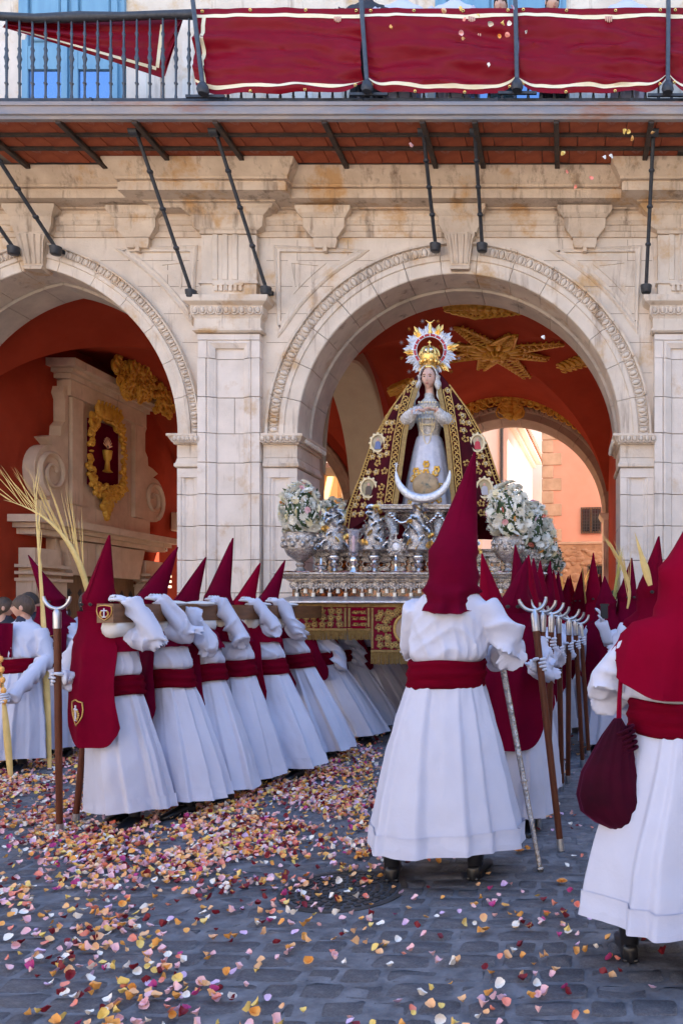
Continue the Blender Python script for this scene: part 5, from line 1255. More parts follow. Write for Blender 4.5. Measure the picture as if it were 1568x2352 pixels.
T, D, inv = robed('person', 'robed man with short brown hair and glasses turned in profile at left edge', f, h=h, lean=ln, hood=None, seed=73, armL=((.28, -.03, 1.10), tuple(v)), holdL=('grip', c, ax, .026, -1), group='penitents waiting at left', skirt=(.30, .26))
head(T, D((0, -.01, 1.62)), h, yaw=-1.35, hair='hairbrown', glasses=True, haircap=1.0)
mb = MB(); mb.grid([[D((-.19+.22*i/8, -.185+.03*cos(i), 1.46-.34*j/10)) for i in range(9)] for j in range(11)]); mb.build('maroon_stole', MAT['maroon2'], T, 60)
f = G(228, 1730); f.y = 8.9; f.x = fx(205, 8.9); h = .98
T, D, inv = robed('person', 'bearded dark-haired man in white robe looking up, gloved fist raised', f, h=h, hood=None, seed=75, armR=((-.30, -.12, 1.20), (-.18, -.22, 1.50)), holdR='open', group='penitents waiting at left', skirt=(.30, .26), sash=False)
head(T, D((0, -.02, 1.60)), h*1.02, yaw=1.15, pitch=-.25, hair='hair', beard=True)
mb = MB(); mb.loft([[D((.205*cos(a), .165*sin(a), z)) for a in [2*pi*k/24 for k in range(24)]] for z in (1.10, .85)], (0, 0)); mb.build('green_waistband', MAT['darkgreen'], T, 60)
p3b, p3t = W(212, 1440, 8.9), W(8, 1148, 8.7)
f = W(236, 1400, 9.3); f.z = 0; h = 1.05
T, D, inv = robed('person', 'dark-haired robed man half hidden behind drooping palm frond', f, h=h, hood=None, seed=77, group='penitents waiting at left', quality=0, armR=((-.28, -.04, 1.12), tuple(loc2(p3b+Vector((.03, .06, .05)), f, h, (0, 0), 0))), holdR='open')
head(T, D((-.02, -.02, 1.62)), h, yaw=-.5, hair='hair')
palm(p3b, p3t, 'drooping feathery palm frond fanned over the penitents at left', bend=(.20, 0, .24), r0=.027, n=34, leaf=.85, fan=(.45, 0, .95), seed=8, start=.25, flat=.6)
for q, (px, d, col, hm, lab) in enumerate(((70, 9.2, 'darkcoat', 'hair', 'dark-haired bystander in dark coat behind the penitents'), (12, 9.6, 'darkcoat', 'hairbrown', 'bystander in dark coat at the far left edge'))):
    f = W(px, 1400, d); f.z = 0
    T, D, inv = robed('person', lab, f, h=.97-.03*q, hood=None, seed=80+q, robemat=col, sash=False, quality=0, skirt=(.22, .2), group='bystanders'); head(T, D((0, -.02, 1.62)), .98, yaw=2.2, hair=hm, haircap=1.15)
f = W(238, 1400, 10.2); f.z = 0
robed('person', 'hooded penitent behind leading carrier, only the cone tip showing', f, h=.98, tip=(-.06, 0, 2.16), hoodmat='maroon2', seed=84, quality=0, group='penitents waiting at left')
# ------------------------------------------------------------------ crowd beyond the right file
for q, (px, d, tip_, hm, lab, hh) in enumerate(((1362, 10.2, (.0, 0, 2.20), 'crimson', 'hooded penitent beside slanting palm stalk beyond right file', 1.0), (1392, 8.7, (-.02, 0, 1.95), 'maroon2', 'hooded penitent raising a dark phone beyond the right file', .95), (1440, 8.8, (.05, 0, 2.05), 'maroon2', 'hooded penitent holding feathered palm near right pier', 1.0), (1330, 12.5, (.05, 0, 2.12), 'maroon', 'hooded penitent just under the main arch beyond right file', 1.0), (1495, 6.2, (.06, 0, 2.05), 'maroon', 'hooded penitent half hidden beside the red-caped figure', 1.0), (1312, 15.5, (-.03, 0, 2.15), 'crimson', 'hooded penitent in passage under the vault', 1.0), (1375, 14.0, (.02, 0, 2.15), 'crimson', 'hooded penitent near the rear pier', .98), (1350, 21.5, (.0, 0, 2.15), 'crimson', 'sunlit hooded penitent out in the lane', 1.0))):
    f = W(px, 1400, d); f.z = 0; aR = aL = None; hL = hR = None
    if q == 1: aL = ((.05, -.22, 1.22), (.0, -.30, 1.45)); hL = 'open'
    T, D, inv = robed('person', lab, f, h=hh, tip=tip_, hoodmat=hm, seed=90+q, quality=0, armL=aL, holdL=hL, rotz=.2*(-1)**q, group='penitents beyond the right file', skirt=(.28, .25))
    if q == 1:
        p = D((-.04, -.36, 1.56)); mp = thing('phone', 'dark phone held up by hooded penitent beyond right file', 'phone', f+p); mb = MB(); mb.box((0, 0, 0), (.075, .01, .15), b=.003); mb.build('case', MAT['ink'], mp); mb = MB(); mb.box((0, .007, 0), (.066, .003, .135)); mb.build('screen', MAT['glassdark'], mp, 0)
f = W(1412, 1400, 9.3); f.z = 0
jm = M('blue_jeans', (.06, .16, .36), (.045, .12, .28), 20, .85)
T = thing('person', 'bystander in blue jeans and dark jacket behind the velvet pouch', 'person', f, 0, 'bystanders')
mb = MB()
for sx in (-.09, .09): mb.tube([(sx*1.3, .02, .05), (sx*1.2, 0, .5), (sx, 0, .95)], [.06, .075, .10], 10)
r, _ = remesh(mb, .03, 2); r.build('jeans', jm, T, 60)
mb = MB(); mb.loft([[Vector((rx*cos(a), ry*sin(a), z)) for a in [2*pi*k/16 for k in range(16)]] for z, rx, ry in ((.88, .17, .13), (1.1, .18, .13), (1.35, .2, .13), (1.42, .12, .09), (1.46, .06, .06))])
for sx in (-1, 1): mb.tube([(sx*.18, 0, 1.36), (sx*.25, .0, 1.1), (sx*.2, -.15, .95)], [.07, .06, .05], 10)
r, _ = remesh(mb, .03, 2); r.build('body', MAT['darkcoat'], T, 60); head(T, (0, -.01, 1.60), .98, yaw=.4, hair='hair')
for sx in (-.12, .12): shoe(T, sx, 0, 0)
f = W(1381, 1400, 20.5); f.z = 0
T, D, inv = robed('person', 'dark-haired man in dark jacket standing in the lane by rear pier', f, h=1.02, hood=None, robemat='darkcoat', sash=False, quality=0, seed=120, group='bystanders'); head(T, D((0, -.02, 1.62)), 1.0, yaw=.3, hair='hair')
palm(G(1372, 1640), W(1334, 1283, 9.6), 'slanting ochre palm stalk beyond the right file', r0=.022, seed=12)
palm(W(1345, 1450, 10.5), W(1357, 1330, 10.5), 'thin upright palm stalk under the main arch', r0=.02, seed=13)
palm(W(1440, 1398, 8.3), W(1418, 1275, 8.2), 'feathered palm frond standing before right pier', n=26, leaf=.55, fan=(-.6, 0, .5), r0=.012, seed=14, start=.1, bend=(.06, 0, 0), mat='palm')
palm(W(1398, 1440, 9.2), W(1418, 1300, 9.1), 'narrow greenish palm frond beside the phone', n=24, leaf=.45, fan=(.3, 0, .6), r0=.010, seed=15, start=.2, mat='palmgreen')
palm(W(1493, 1345, 6.0), W(1457, 1222, 6.0), 'bare yellow palm stalk beside the red-caped figure', r0=.022, seed=16)
for q, (a, b, fn) in enumerate((((1312, 1420), (1345, 1325), (.5, 0, .5)), ((1340, 1440), (1362, 1318), (.2, 0, .6)), ((1300, 1400), (1292, 1338), (-.2, 0, .6)), ((1372, 1430), (1410, 1372), (.6, 0, .3)))):
    palm(W(*a, 20.5), W(*b, 20.4), ['sunlit arching palm frond out in the lane', 'sunlit upright palm frond out in the lane', 'short sunlit palm frond at the lane corner', 'low sunlit palm frond near the rear pier'][q], n=16, leaf=.7, fan=fn, r0=.04, seed=20+q, start=.1)
# ------------------------------------------------------------------ onlookers on the balcony
for q, (px, col, hm, lab, yw, dz, hx) in enumerate(((925, 'white', 'hairbrown', 'onlooker in white leaning both hands over balcony banner', 0, 0, 1), (1045, 'white', 'hairbrown', 'onlooker in white throwing petals beside blue door', .3, 0, 1), (1150, 'bluedoor', 'hair', 'onlooker peeking low over balcony banner, face just showing', 0, -.22, 1), (1268, 'darkcoat', 'hair', 'dark-haired onlooker leaning at the balcony near right pole', .4, -.20, 1), (845, 'darkcoat', 'hair', 'onlooker in dark clothes behind second balcony pole', 0, 0, 1), (1440, 'white', 'hair', 'onlooker in pale clothes behind the right banner', 0, 0, 1))):
    f = W(px, 1400, 9.86); f.z = BZ+.165
    T, D, inv = robed('person', lab, f, h=.98+dz*.55, hood=None, robemat=col, sash=False, quality=0, seed=130+q, skirt=(.2, .18), group='onlookers on the balcony', hem=.05, armL=((.26, -.10, 1.2), (.25, -.36, 1.08)), armR=((-.26, -.10, 1.2), (-.25, -.36, 1.08)))
    for sx in (-1, 1): open_hand(T, D((sx*.25, -.36, 1.075)), (0, -.5, -.6), (0, -.7, .5), mat='skin', name='hand', s=1.0, side=sx)
    head(T, D((0, -.06, 1.62)), 1.0, yaw=yw, pitch=.35, hair=hm)
# ================================================================== PROCESSIONAL FLOAT
FD = 8.7; FXC = -1.66
FL = thing('processional_float', 'embossed silver and tortoiseshell processional float with gold fringed valance', 'float', (FXC, 10.2, 1.5))
def around(hw, y0, y1): return [(FXC-hw, y1), (FXC-hw, y0), (FXC+hw, y0), (FXC+hw, y1)]
mb = MB(); sweep_plan(mb, around(1.30, FD+.16, 11.9), [(-.05, 1.565), (.14, 1.565), (.155, 1.572), (.155, 1.590), (.135, 1.595), (.02, 1.632), (.0, 1.640), (-.05, 1.640)]); mb.build('lower_tray', MAT['silverblue'], FL, 25, w=True)
mb = MB(); sweep_plan(mb, around(1.27, FD+.19, 11.87), [(-.04, 1.62), (.01, 1.62), (.01, 1.82), (-.04, 1.82)]); mb.build('tortoiseshell_panel', MAT['tortoise'], FL, 0, w=True)
mb = MB(); sweep_plan(mb, around(1.30, FD+.16, 11.9), [(-.05, 1.79), (.0, 1.79), (.012, 1.805), (.03, 1.812), (.03, 1.822), (.07, 1.835), (.11, 1.845), (.125, 1.872), (.155, 1.875), (.155, 1.89), (-.05, 1.89)]); mb.build('upper_cornice', MAT['silver'], FL, 25, w=True)
mb = MB(); mb.box((FXC, 10.37, 1.872), (2.56, 3.04, .02)); mb.build('deck', MAT['silverplain'], FL, 0, w=True)
# rope mouldings
mb = MB()
for k in range(120): mb.ell((FXC-1.40+2.8*(k+.5)/120, FD+.045, 1.853), (.014, .012, .010), 6, 4, Matrix.Rotation(.5, 3, 'Y'))
mb.build('beaded_moulding', MAT['silver'], FL, 60, w=True)
# shell brackets with candle cups
sm_ = MB(); sm_.ell((0, 0, 0), (.072, .03, .048), 12, 8); sm_.ell((0, -.032, .002), (.026, .022, .024), 10, 7)
for k in range(7):
    a = pi+pi*k/6; sm_.ell((.066*cos(a), -.005, .042*sin(a)-.004), (.020, .018, .018), 7, 5)
sm_.tube([(0, -.01, -.03), (0, -.012, -.07), (0, -.012, -.085)], [.024, .012, .016], 8); sme = sm_.mesh('shell_bracket', MAT['silver'], 60)
cm = MB(); cm.lathe([(.02, -.030), (.02, .012)], 12); cme = cm.mesh('candle_cup', MAT['candle'], 50)
dm = MB(); dm.lathe([(.004, .06), (.018, .045), (.02, .03), (.013, .02), (.016, .0), (.024, -.004), (.022, -.012)], 10); dme = dm.mesh('drop_finial', MAT['silver'], 60)
n = 15
for k in range(n):
    x = FXC-1.22+2.44*k/(n-1); o = inst('shell_bracket', sme, FL, (x, FD+.165, 1.772), w=True); inst('candle_cup', cme, o, (0, -.012, -.105))
    if k < n-1: o = inst('drop_finial', dme, FL, (x+.087, FD+.165, 1.735), w=True); inst('candle_cup', cme, o, (0, 0, -.03))
for k in range(16):
    y = FD+.3+2.9*k/15; o = inst('shell_bracket', sme, FL, (FXC+1.295, y, 1.772), (0, 0, pi/2), w=True); inst('candle_cup', cme, o, (0, -.012, -.105))
# second tier
T2 = (1.11, 9.15, 11.6)
mb = MB(); sweep_plan(mb, [(FXC-T2[0], T2[2]), (FXC-T2[0], T2[1]), (FXC+T2[0], T2[1]), (FXC+T2[0], T2[2])], [(-.1, 1.884), (.05, 1.884), (.05, 1.905), (.02, 1.92), (-.1, 1.92)]); mb.build('tier_base', MAT['silver'], FL, 25, w=True)
mb = MB(); sweep_plan(mb, [(FXC-T2[0], T2[2]), (FXC-T2[0], T2[1]), (FXC+T2[0], T2[1]), (FXC+T2[0], T2[2])], [(-.1, 1.915), (-.01, 1.915), (-.01, 2.1), (-.1, 2.1)]); mb.build('tier_panel', MAT['tortoise'], FL, 0, w=True)
mb = MB(); sweep_plan(mb, [(FXC-T2[0], T2[2]), (FXC-T2[0], T2[1]), (FXC+T2[0], T2[1]), (FXC+T2[0], T2[2])], [(-.1, 2.07), (.0, 2.07), (.03, 2.09), (.03, 2.13), (.06, 2.14), (.07, 2.165), (-.1, 2.165)]); mb.build('tier_cornice', MAT['silver'], FL, 25, w=True)
mb = MB(); mb.box((FXC, 10.4, 2.15), (2.1, 2.3, .02)); mb.build('tier_top', MAT['mantleback'], FL, 0, w=True)
for k in range(13):
    mb = MB(); x = FXC-1.05+2.1*k/12; mb.ell((x, T2[1]-.012, 2.055), (.085, .02, .045), 12, 6); mb.ell((x, T2[1]-.012, 1.945), (.07, .02, .035), 12, 6)
    for q in (-1, 1): mb.tube([(x+q*(.03+.035*sin(a)), T2[1]-.02, 2.0+.035*cos(a)) for a in [j*.8 for j in range(7)]], .009, 5)
    mb.build('repousse_scroll', MAT['silver'], FL, 60, w=True)
# pedestal of the statue
PC = (-1.642, 10.1); z0, z1 = 2.165, 2.735
mb = MB(); sweep_plan(mb, [(PC[0]-.57, 10.6), (PC[0]-.57, 9.72), (PC[0]+.57, 9.72), (PC[0]+.57, 10.6)], [(-.3, z1-.085), (-.05, z1-.085), (-.03, z1-.06), (.0, z1-.05), (.0, z1-.018), (.015, z1-.015), (.015, z1), (-.3, z1)]); mb.box((PC[0], 10.15, z1-.012), (1.1, .8, .014)); mb.build('pedestal_top', MAT['silver'], FL, 25, w=True)
mb = MB(); rectloft(mb, PC[0], 10.5, [(.50, .30, z0), (.48, .28, z0+.06), (.34, .16, z0+.1), (.30, .12, z0+.3), (.40, .22, z1-.09)], 10.1); mb.build('pedestal_body', MAT['silver'], FL, 30, w=True)
for sg in (-1, -.33, .33, 1):
    mb = MB(); x = PC[0]+sg*.42
    mb.tube([(x+sg*.03*cos(a), 9.80-.05*sin(a*.7), z0+.05+.42*k/12) for k, a in enumerate([j*.55 for j in range(13)])], [.06-.02*sin(k*.5) for k in range(13)], 9)
    mb.ell((x, 9.78, z1-.12), (.07, .05, .05), 10, 6); mb.ell((x, 9.76, z0+.06), (.08, .06, .06), 10, 6); mb.build('scroll_leg', MAT['silver'], FL, 60, w=True)
for a, b in ((-.42, -.14), (-.14, .14), (.14, .42)):
    mb = MB()
    for k in range(12):
        u = k/11; mb.ell((PC[0]+a+(b-a)*u, 9.70, z1-.11-.11*sin(pi*u)), (.022+.008*(k % 2), .02, .022), 7, 5)
    mb.build('garland', MAT['silverplain'], FL, 60, w=True)
# ---- embroidery: curls drawn on any surface given by P(s, t) in metres
def curls(mb, P, N, s0, s1, t0, t1, rr, cell=.15, r=.0085, k=1.0, alt=None):
    ns = max(1, round((s1-s0)/cell)); ntt = max(1, round((t1-t0)/cell))
    for i in range(ns):
        for j in range(ntt):
            cs = s0+(s1-s0)*(i+.5)/ns+rr.uniform(-.01, .01); ct = t0+(t1-t0)*(j+.5)/ntt+rr.uniform(-.01, .01); fl = 1 if (i+j) % 2 else -1; a0 = rr.uniform(0, 6.28); R0 = cell*.47*k
            pts = []
            for q in range(13):
                a = a0+fl*q*.62; R = R0*(1-q/15); pts.append(P(cs+R*cos(a), ct+R*sin(a))+N*.006)
            mb.tube(pts, [r*(.6+.6*sin(pi*min(1, q/9))) for q in range(13)], 5)
            for q in range(5):
                a = a0+1.2+q*1.25; c = P(cs+R0*.80*cos(a), ct+R0*.80*sin(a))+N*.006; mb.ell(c, (.016*k, .008, .020*k), 6, 4, Matrix.Rotation(rr.uniform(-1, 1), 3, 'Y'))
            if alt is not None:
                mb.cur = alt; c = P(cs, ct)+N*.008
                for q in range(5): mb.ell(c+Vector((.016*cos(q*1.257), 0, .016*sin(q*1.257))), (.010, .006, .010), 5, 4)
                mb.cur = 0
EMB = [MAT['goldemb'], MAT['goldpale']]
# valance
def valance(x0, x1, zt, zb, fringe, name, seed, medal=False):
    rr = random.Random(seed)
    P = lambda s, t: Vector((x0+s, FD+.10+.010*sin(s*9+seed), zt-t))
    nx = 30; L = x1-x0; Hh = zt-zb
    mb = MB(); mb.sheet([[P(L*i/nx, Hh*j/10) for i in range(nx+1)] for j in range(11)], .008, (0, 1, 0)); v = mb.build(name, MAT['mantleback'], FL, 60, w=True)
    mb = MB(); N = Vector((0, -1, 0))
    for t0, t1 in ((0.0, .04), (Hh-.03, Hh-.004)): mb.sheet([[P(L*i/nx, t)-Vector((0, .006, 0)) for i in range(nx+1)] for t in (t0, t1)], .004, (0, -1, 0))
    for s0 in (0.005, L-.03): mb.sheet([[P(s, .0505+(Hh-.096)*j/4)-Vector((0, .0065, 0)) for s in (s0, s0+.025)] for j in range(5)], .004, (0, -1, 0))
    mb.build('gold_braid', MAT['goldold'], v, 40, w=True)
    mb = MB()
    if medal:
        cs, ct = L/2, Hh*.52
        for a in range(16):
            q = a*pi/8; curls(mb, P, N, cs+.27*cos(q)-.05, cs+.27*cos(q)+.05, ct+.23*sin(q)-.05, ct+.23*sin(q)+.05, rr, .10, .006, .88, 1)
        curls(mb, P, N, .06, L-.06, .06, .14, rr, .09, .006, .88, 1); curls(mb, P, N, .06, L-.06, Hh-.12, Hh-.05, rr, .08, .006, .88, 1)
        curls(mb, P, N, .05, .22, .1, Hh-.1, rr, .10, .006, .88, 1); curls(mb, P, N, L-.22, L-.05, .1, Hh-.1, rr, .10, .006, .88, 1)
        b = MB(); b.tube([P(cs+.165*cos(a), ct+.165*sin(a))+N*.012 for a in [k*pi/16 for k in range(33)]], .016, 7); b.build('medallion_frame', MAT['goldemb'], v, 60, w=True)
        b = MB(); b.prism([(cs+.15*cos(a), ct+.15*sin(a)) for a in [k*pi/12 for k in range(24)]], lambda s, t: P(s, t)+N*.008, lambda s, t: P(s, t)+N*.014); md = b.build('medallion', M('painted_medallion', (.26, .22, .15), (.42, .27, .18), 9, .6, c3=(.10, .13, .15), s3=8, t3=.56), v, 0, w=True, fix=True)
    else: curls(mb, P, N, .035, L-.035, .045, Hh-.035, rr, .085, .0055, .88, 1)
    mb.build('gold_embroidery', [MAT['goldold'], MAT['goldemb']], v, 60, w=True)
    mb = MB(); nf = int(L/.012)
    for k in range(nf):
        s = L*(k+.5)/nf; p = P(s, Hh-.004); mb.tube([p, p+Vector((rr.uniform(-.004, .004), rr.uniform(-.006, .006), -fringe*rr.uniform(.92, 1.03)))], [.0065, .0055], 4)
    tag(mb.build('gold_fringe', MAT['goldold'], v, 60, w=True), kind='stuff')
    for k in range(int(L/.028)):
        pass
    return v
zv = 1.566
valance(-2.93, -2.33, zv, 1.27, .10, 'valance', 1)
v = valance(-2.325, -2.08, zv, 1.27, .10, 'valance', 2)
for k in range(4):
    mb = MB(); mb.box((-2.2, FD+.085, 1.50-k*.063), (.14, .012, .028)); mb.build('crimson_bar', MAT['crimson'], v, 0, w=True)
valance(-2.09+.012, -1.24, zv, 1.04, .13, 'valance_drop', 3, True)
valance(-1.235, -.40, zv, 1.27, .10, 'valance', 4)
# petals strewn on the deck
mb = MB(); rr = random.Random(8)
def petal_geo(mb, c, s, rz, tilt, curl, roll=0):
    cs, sn = cos(rz), sin(rz); R = Matrix.Rotation(rz, 3, 'Z') @ Matrix.Rotation(tilt, 3, 'X') @ Matrix.Rotation(roll, 3, 'Y'); V = []
    for j, (v, w) in enumerate(((0, .16), (.3, .42), (.65, .52), (.92, .34), (1.03, .10))):
        for u in (-1, 0, 1):
            x = u*w*s; y = (v-.5)*s*1.05-(.06*s if u == 0 and v > .9 else 0); z = curl*s*((u*w)**2*1.3+((v-.45)**2)*.9); V.append(Vector(c)+R @ Vector((x, y, z)))
    mb.add(V, [[3*j+k, 3*j+k+1, 3*j+k+4, 3*j+k+3] for j in range(4) for k in (0, 1)])
for k in range(330):
    x = FXC+rr.uniform(-1.36, 1.36); y = FD+rr.uniform(.05, .38); mb.cur = rr.choice([0, 1, 2, 3, 4, 6, 6, 6, 8]); petal_geo(mb, (x, y, 1.897), rr.uniform(.04, .06), rr.uniform(0, 6.3), rr.uniform(-.3, .3), .5)
dp = mb.build('scattered_petals_on_float', PET, None, 60); tag(dp, 'rose petals scattered along the front edge of the silver deck', 'petals', kind='stuff')
# ------------------------------------------------------------------ flowers
def flower_mesh(mat, rows=3, r=.05, name='flower', cup=.5):
    mb = MB()
    for j in range(rows):
        n = 13-3*j; rj = r*(1-.23*j)
        for k in range(n):
            a = 2*pi*(k+.5*j)/n; d = Vector((cos(a), sin(a), 0)); t = Vector((-sin(a), cos(a), 0)); lift = cup*(.35+.65*j); q = Vector((0, 0, 1)); w = rj*.25
            b = d*.1*rj; m = (d*cos(lift)+q*sin(lift))*rj*.6+q*.004; e = (d*cos(lift*.9)+q*sin(lift*.9))*rj
            mb.add([b, m-t*w, e, m+t*w, m-q*.006], [[0, 4, 1], [1, 4, 2], [2, 4, 3], [3, 4, 0]])
    mb.ell((0, 0, .012), (r*.22, r*.22, r*.18), 7, 4); return mb.mesh(name, mat, 0)
FM = [flower_mesh(MAT['flower'], 3, .052), flower_mesh(MAT['flower'], 4, .044, cup=.6), flower_mesh(MAT['flowerc'], 3, .042), flower_mesh(PET[8], 2, .03), flower_mesh(PET[0], 2, .028), flower_mesh(PET[2], 2, .032)]
def silver_bowl(T, z0, s=1.0, mat='silver'):
    mb = MB(); mb.lathe([(.085*s, z0), (.085*s, z0+.012*s), (.05*s, z0+.03*s), (.03*s, z0+.06*s), (.045*s, z0+.085*s), (.03*s, z0+.105*s), (.06*s, z0+.13*s), (.115*s, z0+.17*s), (.148*s, z0+.24*s), (.155*s, z0+.33*s), (.148*s, z0+.36*s), (.158*s, z0+.372*s), (.13*s, z0+.372*s)], 28, f=lambda a, z: 1+.02*sin(a*8)); mb.build('silver_vase', MAT[mat], T, 60)
    mb = MB(); rr = random.Random(int(z0*100))
    for k in range(22):
        a = 2*pi*k/22; mb.ell((.152*s*cos(a), .152*s*sin(a), z0+(.26+.05*(k % 2))*s), (.022*s, .022*s, .030*s), 7, 5)
    mb.build('repousse_bosses', MAT[mat], T, 60)
def bouquet(pxc, pyc, d, hw, hh, label, seed, nf=60, bowl=True, base=1.885, green=.5, accents=True):
    c = W(pxc, pyc, d); T = thing('flower_arrangement', label, 'flower arrangement', (c.x, c.y, base), 0, 'white flower arrangements on the float'); rr = random.Random(seed); zc = c.z-base
    if bowl: silver_bowl(T, 0, (zc-hh*.85)/.372 if (zc-hh*.85) > .2 else .8)
    rr2 = random.Random(seed+1); nf = int(nf*1.45)
    for k in range(nf):
        u = (k+.5)/nf; th = math.acos(1-1.86*u); ph = k*2.399963; n = Vector((sin(th)*cos(ph), sin(th)*sin(ph), cos(th))); wv = 1+.10*noise.noise(n*2.2+Vector((seed, 0, 0)))*2
        taper = 1-.10*n.z; p = Vector((n.x*hw*taper*wv, n.y*hw*taper*wv, zc+n.z*hh*wv)); q = n.to_track_quat('Z', 'Y').to_euler(); r = rr2.random(); fm = FM[0] if r < .42 else FM[1] if r < .72 else FM[2] if r < .90 or not accents else FM[rr2.choice((3, 4, 5))]
        inst('flower', fm, T, p, (q[0]+rr.uniform(-.3, .3), q[1]+rr.uniform(-.3, .3), rr.uniform(0, 6)), rr.uniform(1.15, 1.5))
    mb = MB()
    for k in range(int(300*green)+60):
        n = Vector((rr.gauss(0, 1), rr.gauss(0, 1), rr.gauss(0, 1))).normalized(); p = Vector((n.x*hw, n.y*hw, zc+n.z*hh))*1; p = Vector((0, 0, zc))+(p-Vector((0, 0, zc)))*rr.uniform(.72, 1.06); t = n.orthogonal(); a = rr.uniform(0, 6.28); t = Matrix.Rotation(a, 3, n) @ t; dirv = (n*.7+t*.8).normalized(); sd = dirv.cross(n).normalized()*.011; Ls = rr.uniform(.05, .085)
        mb.add([p, p+dirv*Ls*.5+sd, p+dirv*Ls, p+dirv*Ls*.5-sd], [[0, 1, 2, 3]])
    tag(mb.build('leaves', MAT['leaf'], T, 0), kind='stuff')
    mb = MB()
    for k in range(650):
        n = Vector((rr.gauss(0, 1), rr.gauss(0, 1), rr.gauss(0, 1))).normalized(); p = Vector((n.x*hw, n.y*hw, n.z*hh))*rr.uniform(.9, 1.16); s_ = rr.uniform(.005, .010)
        p = p+Vector((0, 0, zc)); t = n.orthogonal()*s_; b = n.cross(t); mb.add([p+t, p+b, p-t, p-b, p+n*s_*.6], [[0, 1, 4], [1, 2, 4], [2, 3, 4], [3, 0, 4]])
    tag(mb.build('small_blossoms', MAT['babys'], T, 0), kind='stuff')
    mb = MB(); mb.ell((0, 0, zc), (hw*.80, hw*.80, hh*.82), 14, 10); mb.build('foliage_core', MAT['leaf'], T, 60)
    return T
bouquet(690, 1172, 8.98, .20, .29, 'white chrysanthemum arrangement in silver vase at float\'s front left corner', 1, 64)
bouquet(766, 1192, 10.3, .21, .24, 'smaller white and pink arrangement behind the left silver roses', 2, 50, base=2.165)
bouquet(1166, 1178, 8.98, .215, .31, 'tall white chrysanthemum arrangement in silver vase at float\'s front right corner', 3, 66)
bouquet(1213, 1212, 9.8, .23, .31, 'second white arrangement along float\'s right side', 4, 58)
bouquet(1236, 1240, 10.7, .22, .30, 'third white arrangement along float\'s right side', 5, 46)
bouquet(1258, 1290, 11.5, .20, .24, 'last leafy white arrangement at rear of float\'s right side', 6, 24, green=1.2)
# metal rose bouquets
SF = [flower_mesh(MAT['silverplain'], 4, .055, 'silver_rose', .6), flower_mesh(MAT['silverplain'], 3, .048, 'silver_flower'), flower_mesh(MAT['goldmetal'], 2, .05, 'gilt_flower', .25)]
def silver_bouquet(pxc, pyt, d, label, seed, base=1.885):
    t = W(pxc, pyt, d); T = thing('silver_rose_bouquet', label, 'metal bouquet', (t.x, t.y, base), 0, 'silver rose bouquets on the float'); rr = random.Random(seed); H = t.z-base
    mb = MB(); mb.lathe([(.075, 0), (.075, .012), (.04, .03), (.025, .06), (.05, .09), (.055, .11), (.03, .125), (.05, .145), (.075, .175), (.07, .20), (.045, .215), (.05, .25), (.07, .262)], 20); mb.build('silver_vase', MAT['silverplain'], T, 60)
    n = 40; z0 = .24
    for k in range(n):
        u = (k+.5)/n; r = .165*(1-u)**.75+.02; a = k*2.4; nn = Vector((cos(a), sin(a), .5+.6*u)).normalized(); q = nn.to_track_quat('Z', 'Y').to_euler(); m = SF[2] if rr.random() < .24 else SF[k % 2]
        inst(m.name.split('.')[0], m, T, (r*cos(a), r*sin(a), z0+(H-z0)*u), (q[0], q[1], rr.uniform(0, 6)), rr.uniform(.8, 1.15))
    mb = MB(); mb.lathe([(.05, z0-.02), (.14, z0+.02), (.10, z0+(H-z0)*.5), (.02, H)], 12); mb.build('leaf_core', MAT['silver'], T, 60)
silver_bouquet(768, 1168, 8.98, 'silver rose bouquet next to the front left white arrangement', 1)
silver_bouquet(860, 1163, 8.98, 'silver rose bouquet between glass lantern and little monstrance', 2)
silver_bouquet(961, 1160, 8.98, 'silver rose bouquet with gilt blooms right of little monstrance', 3)
silver_bouquet(1060, 1165, 8.98, 'silver rose bouquet hidden behind the guide\'s hood', 4)
def lantern(px, label):
    t = W(px, 1300, 8.92); T = thing('glass_lantern', label, 'lantern', (t.x, t.y, 1.885), 0, 'glass lanterns on the float')
    mb = MB(); mb.lathe([(.065, 0), (.06, .02), (.035, .05), (.02, .09), (.045, .12), (.05, .16), (.035, .18), (.06, .20), (.065, .225), (.03, .23)], 18); mb.build('silver_foot', MAT['silverplain'], T, 60)
    mb = MB(); mb.lathe([(.045, .232), (.055, .27), (.048, .36), (.06, .44), (.075, .48), (.071, .48), (.056, .44), (.044, .36), (.050, .27), (.04, .236)], 18); mb.build('glass_chimney', MAT['lampglass'], T, 60)
    mb = MB(); mb.lathe([(.016, .232), (.016, .40), (.004, .42)], 10); mb.build('pink_candle', PET[2], T, 60)
lantern(812, 'glass lantern with pink candle by left silver roses'); lantern(1042, 'glass lantern beside the guide\'s hood')
t = W(909, 1300, 8.9); T = thing('silver_monstrance', 'little silver monstrance standing between the silver rose bouquets', 'monstrance', (t.x, t.y, 1.885))
mb = MB(); mb.lathe([(.06, 0), (.055, .015), (.02, .04), (.014, .12), (.03, .15), (.014, .17), (.012, .20), (.02, .22)], 16); mb.build('foot', MAT['silverplain'], T, 60)
mb = MB()
for k in range(20):
    a = 2*pi*k/20; mb.bar((.05*cos(a), 0, .29+.06*sin(a)), ((.085+.02*(k % 2))*cos(a), 0, .29+(.085+.02*(k % 2))*sin(a)), .018, .014, (0, 1, 0))
mb.tube([(.055*cos(a), -.005, .29+.065*sin(a)) for a in [k*pi/10 for k in range(21)]], .014, 6); mb.tube([(0, 0, .38), (0, 0, .46)], .008, 6); mb.tube([(-.025, 0, .43), (.025, 0, .43)], .008, 6); mb.build('rays', MAT['silver'], T, 60)
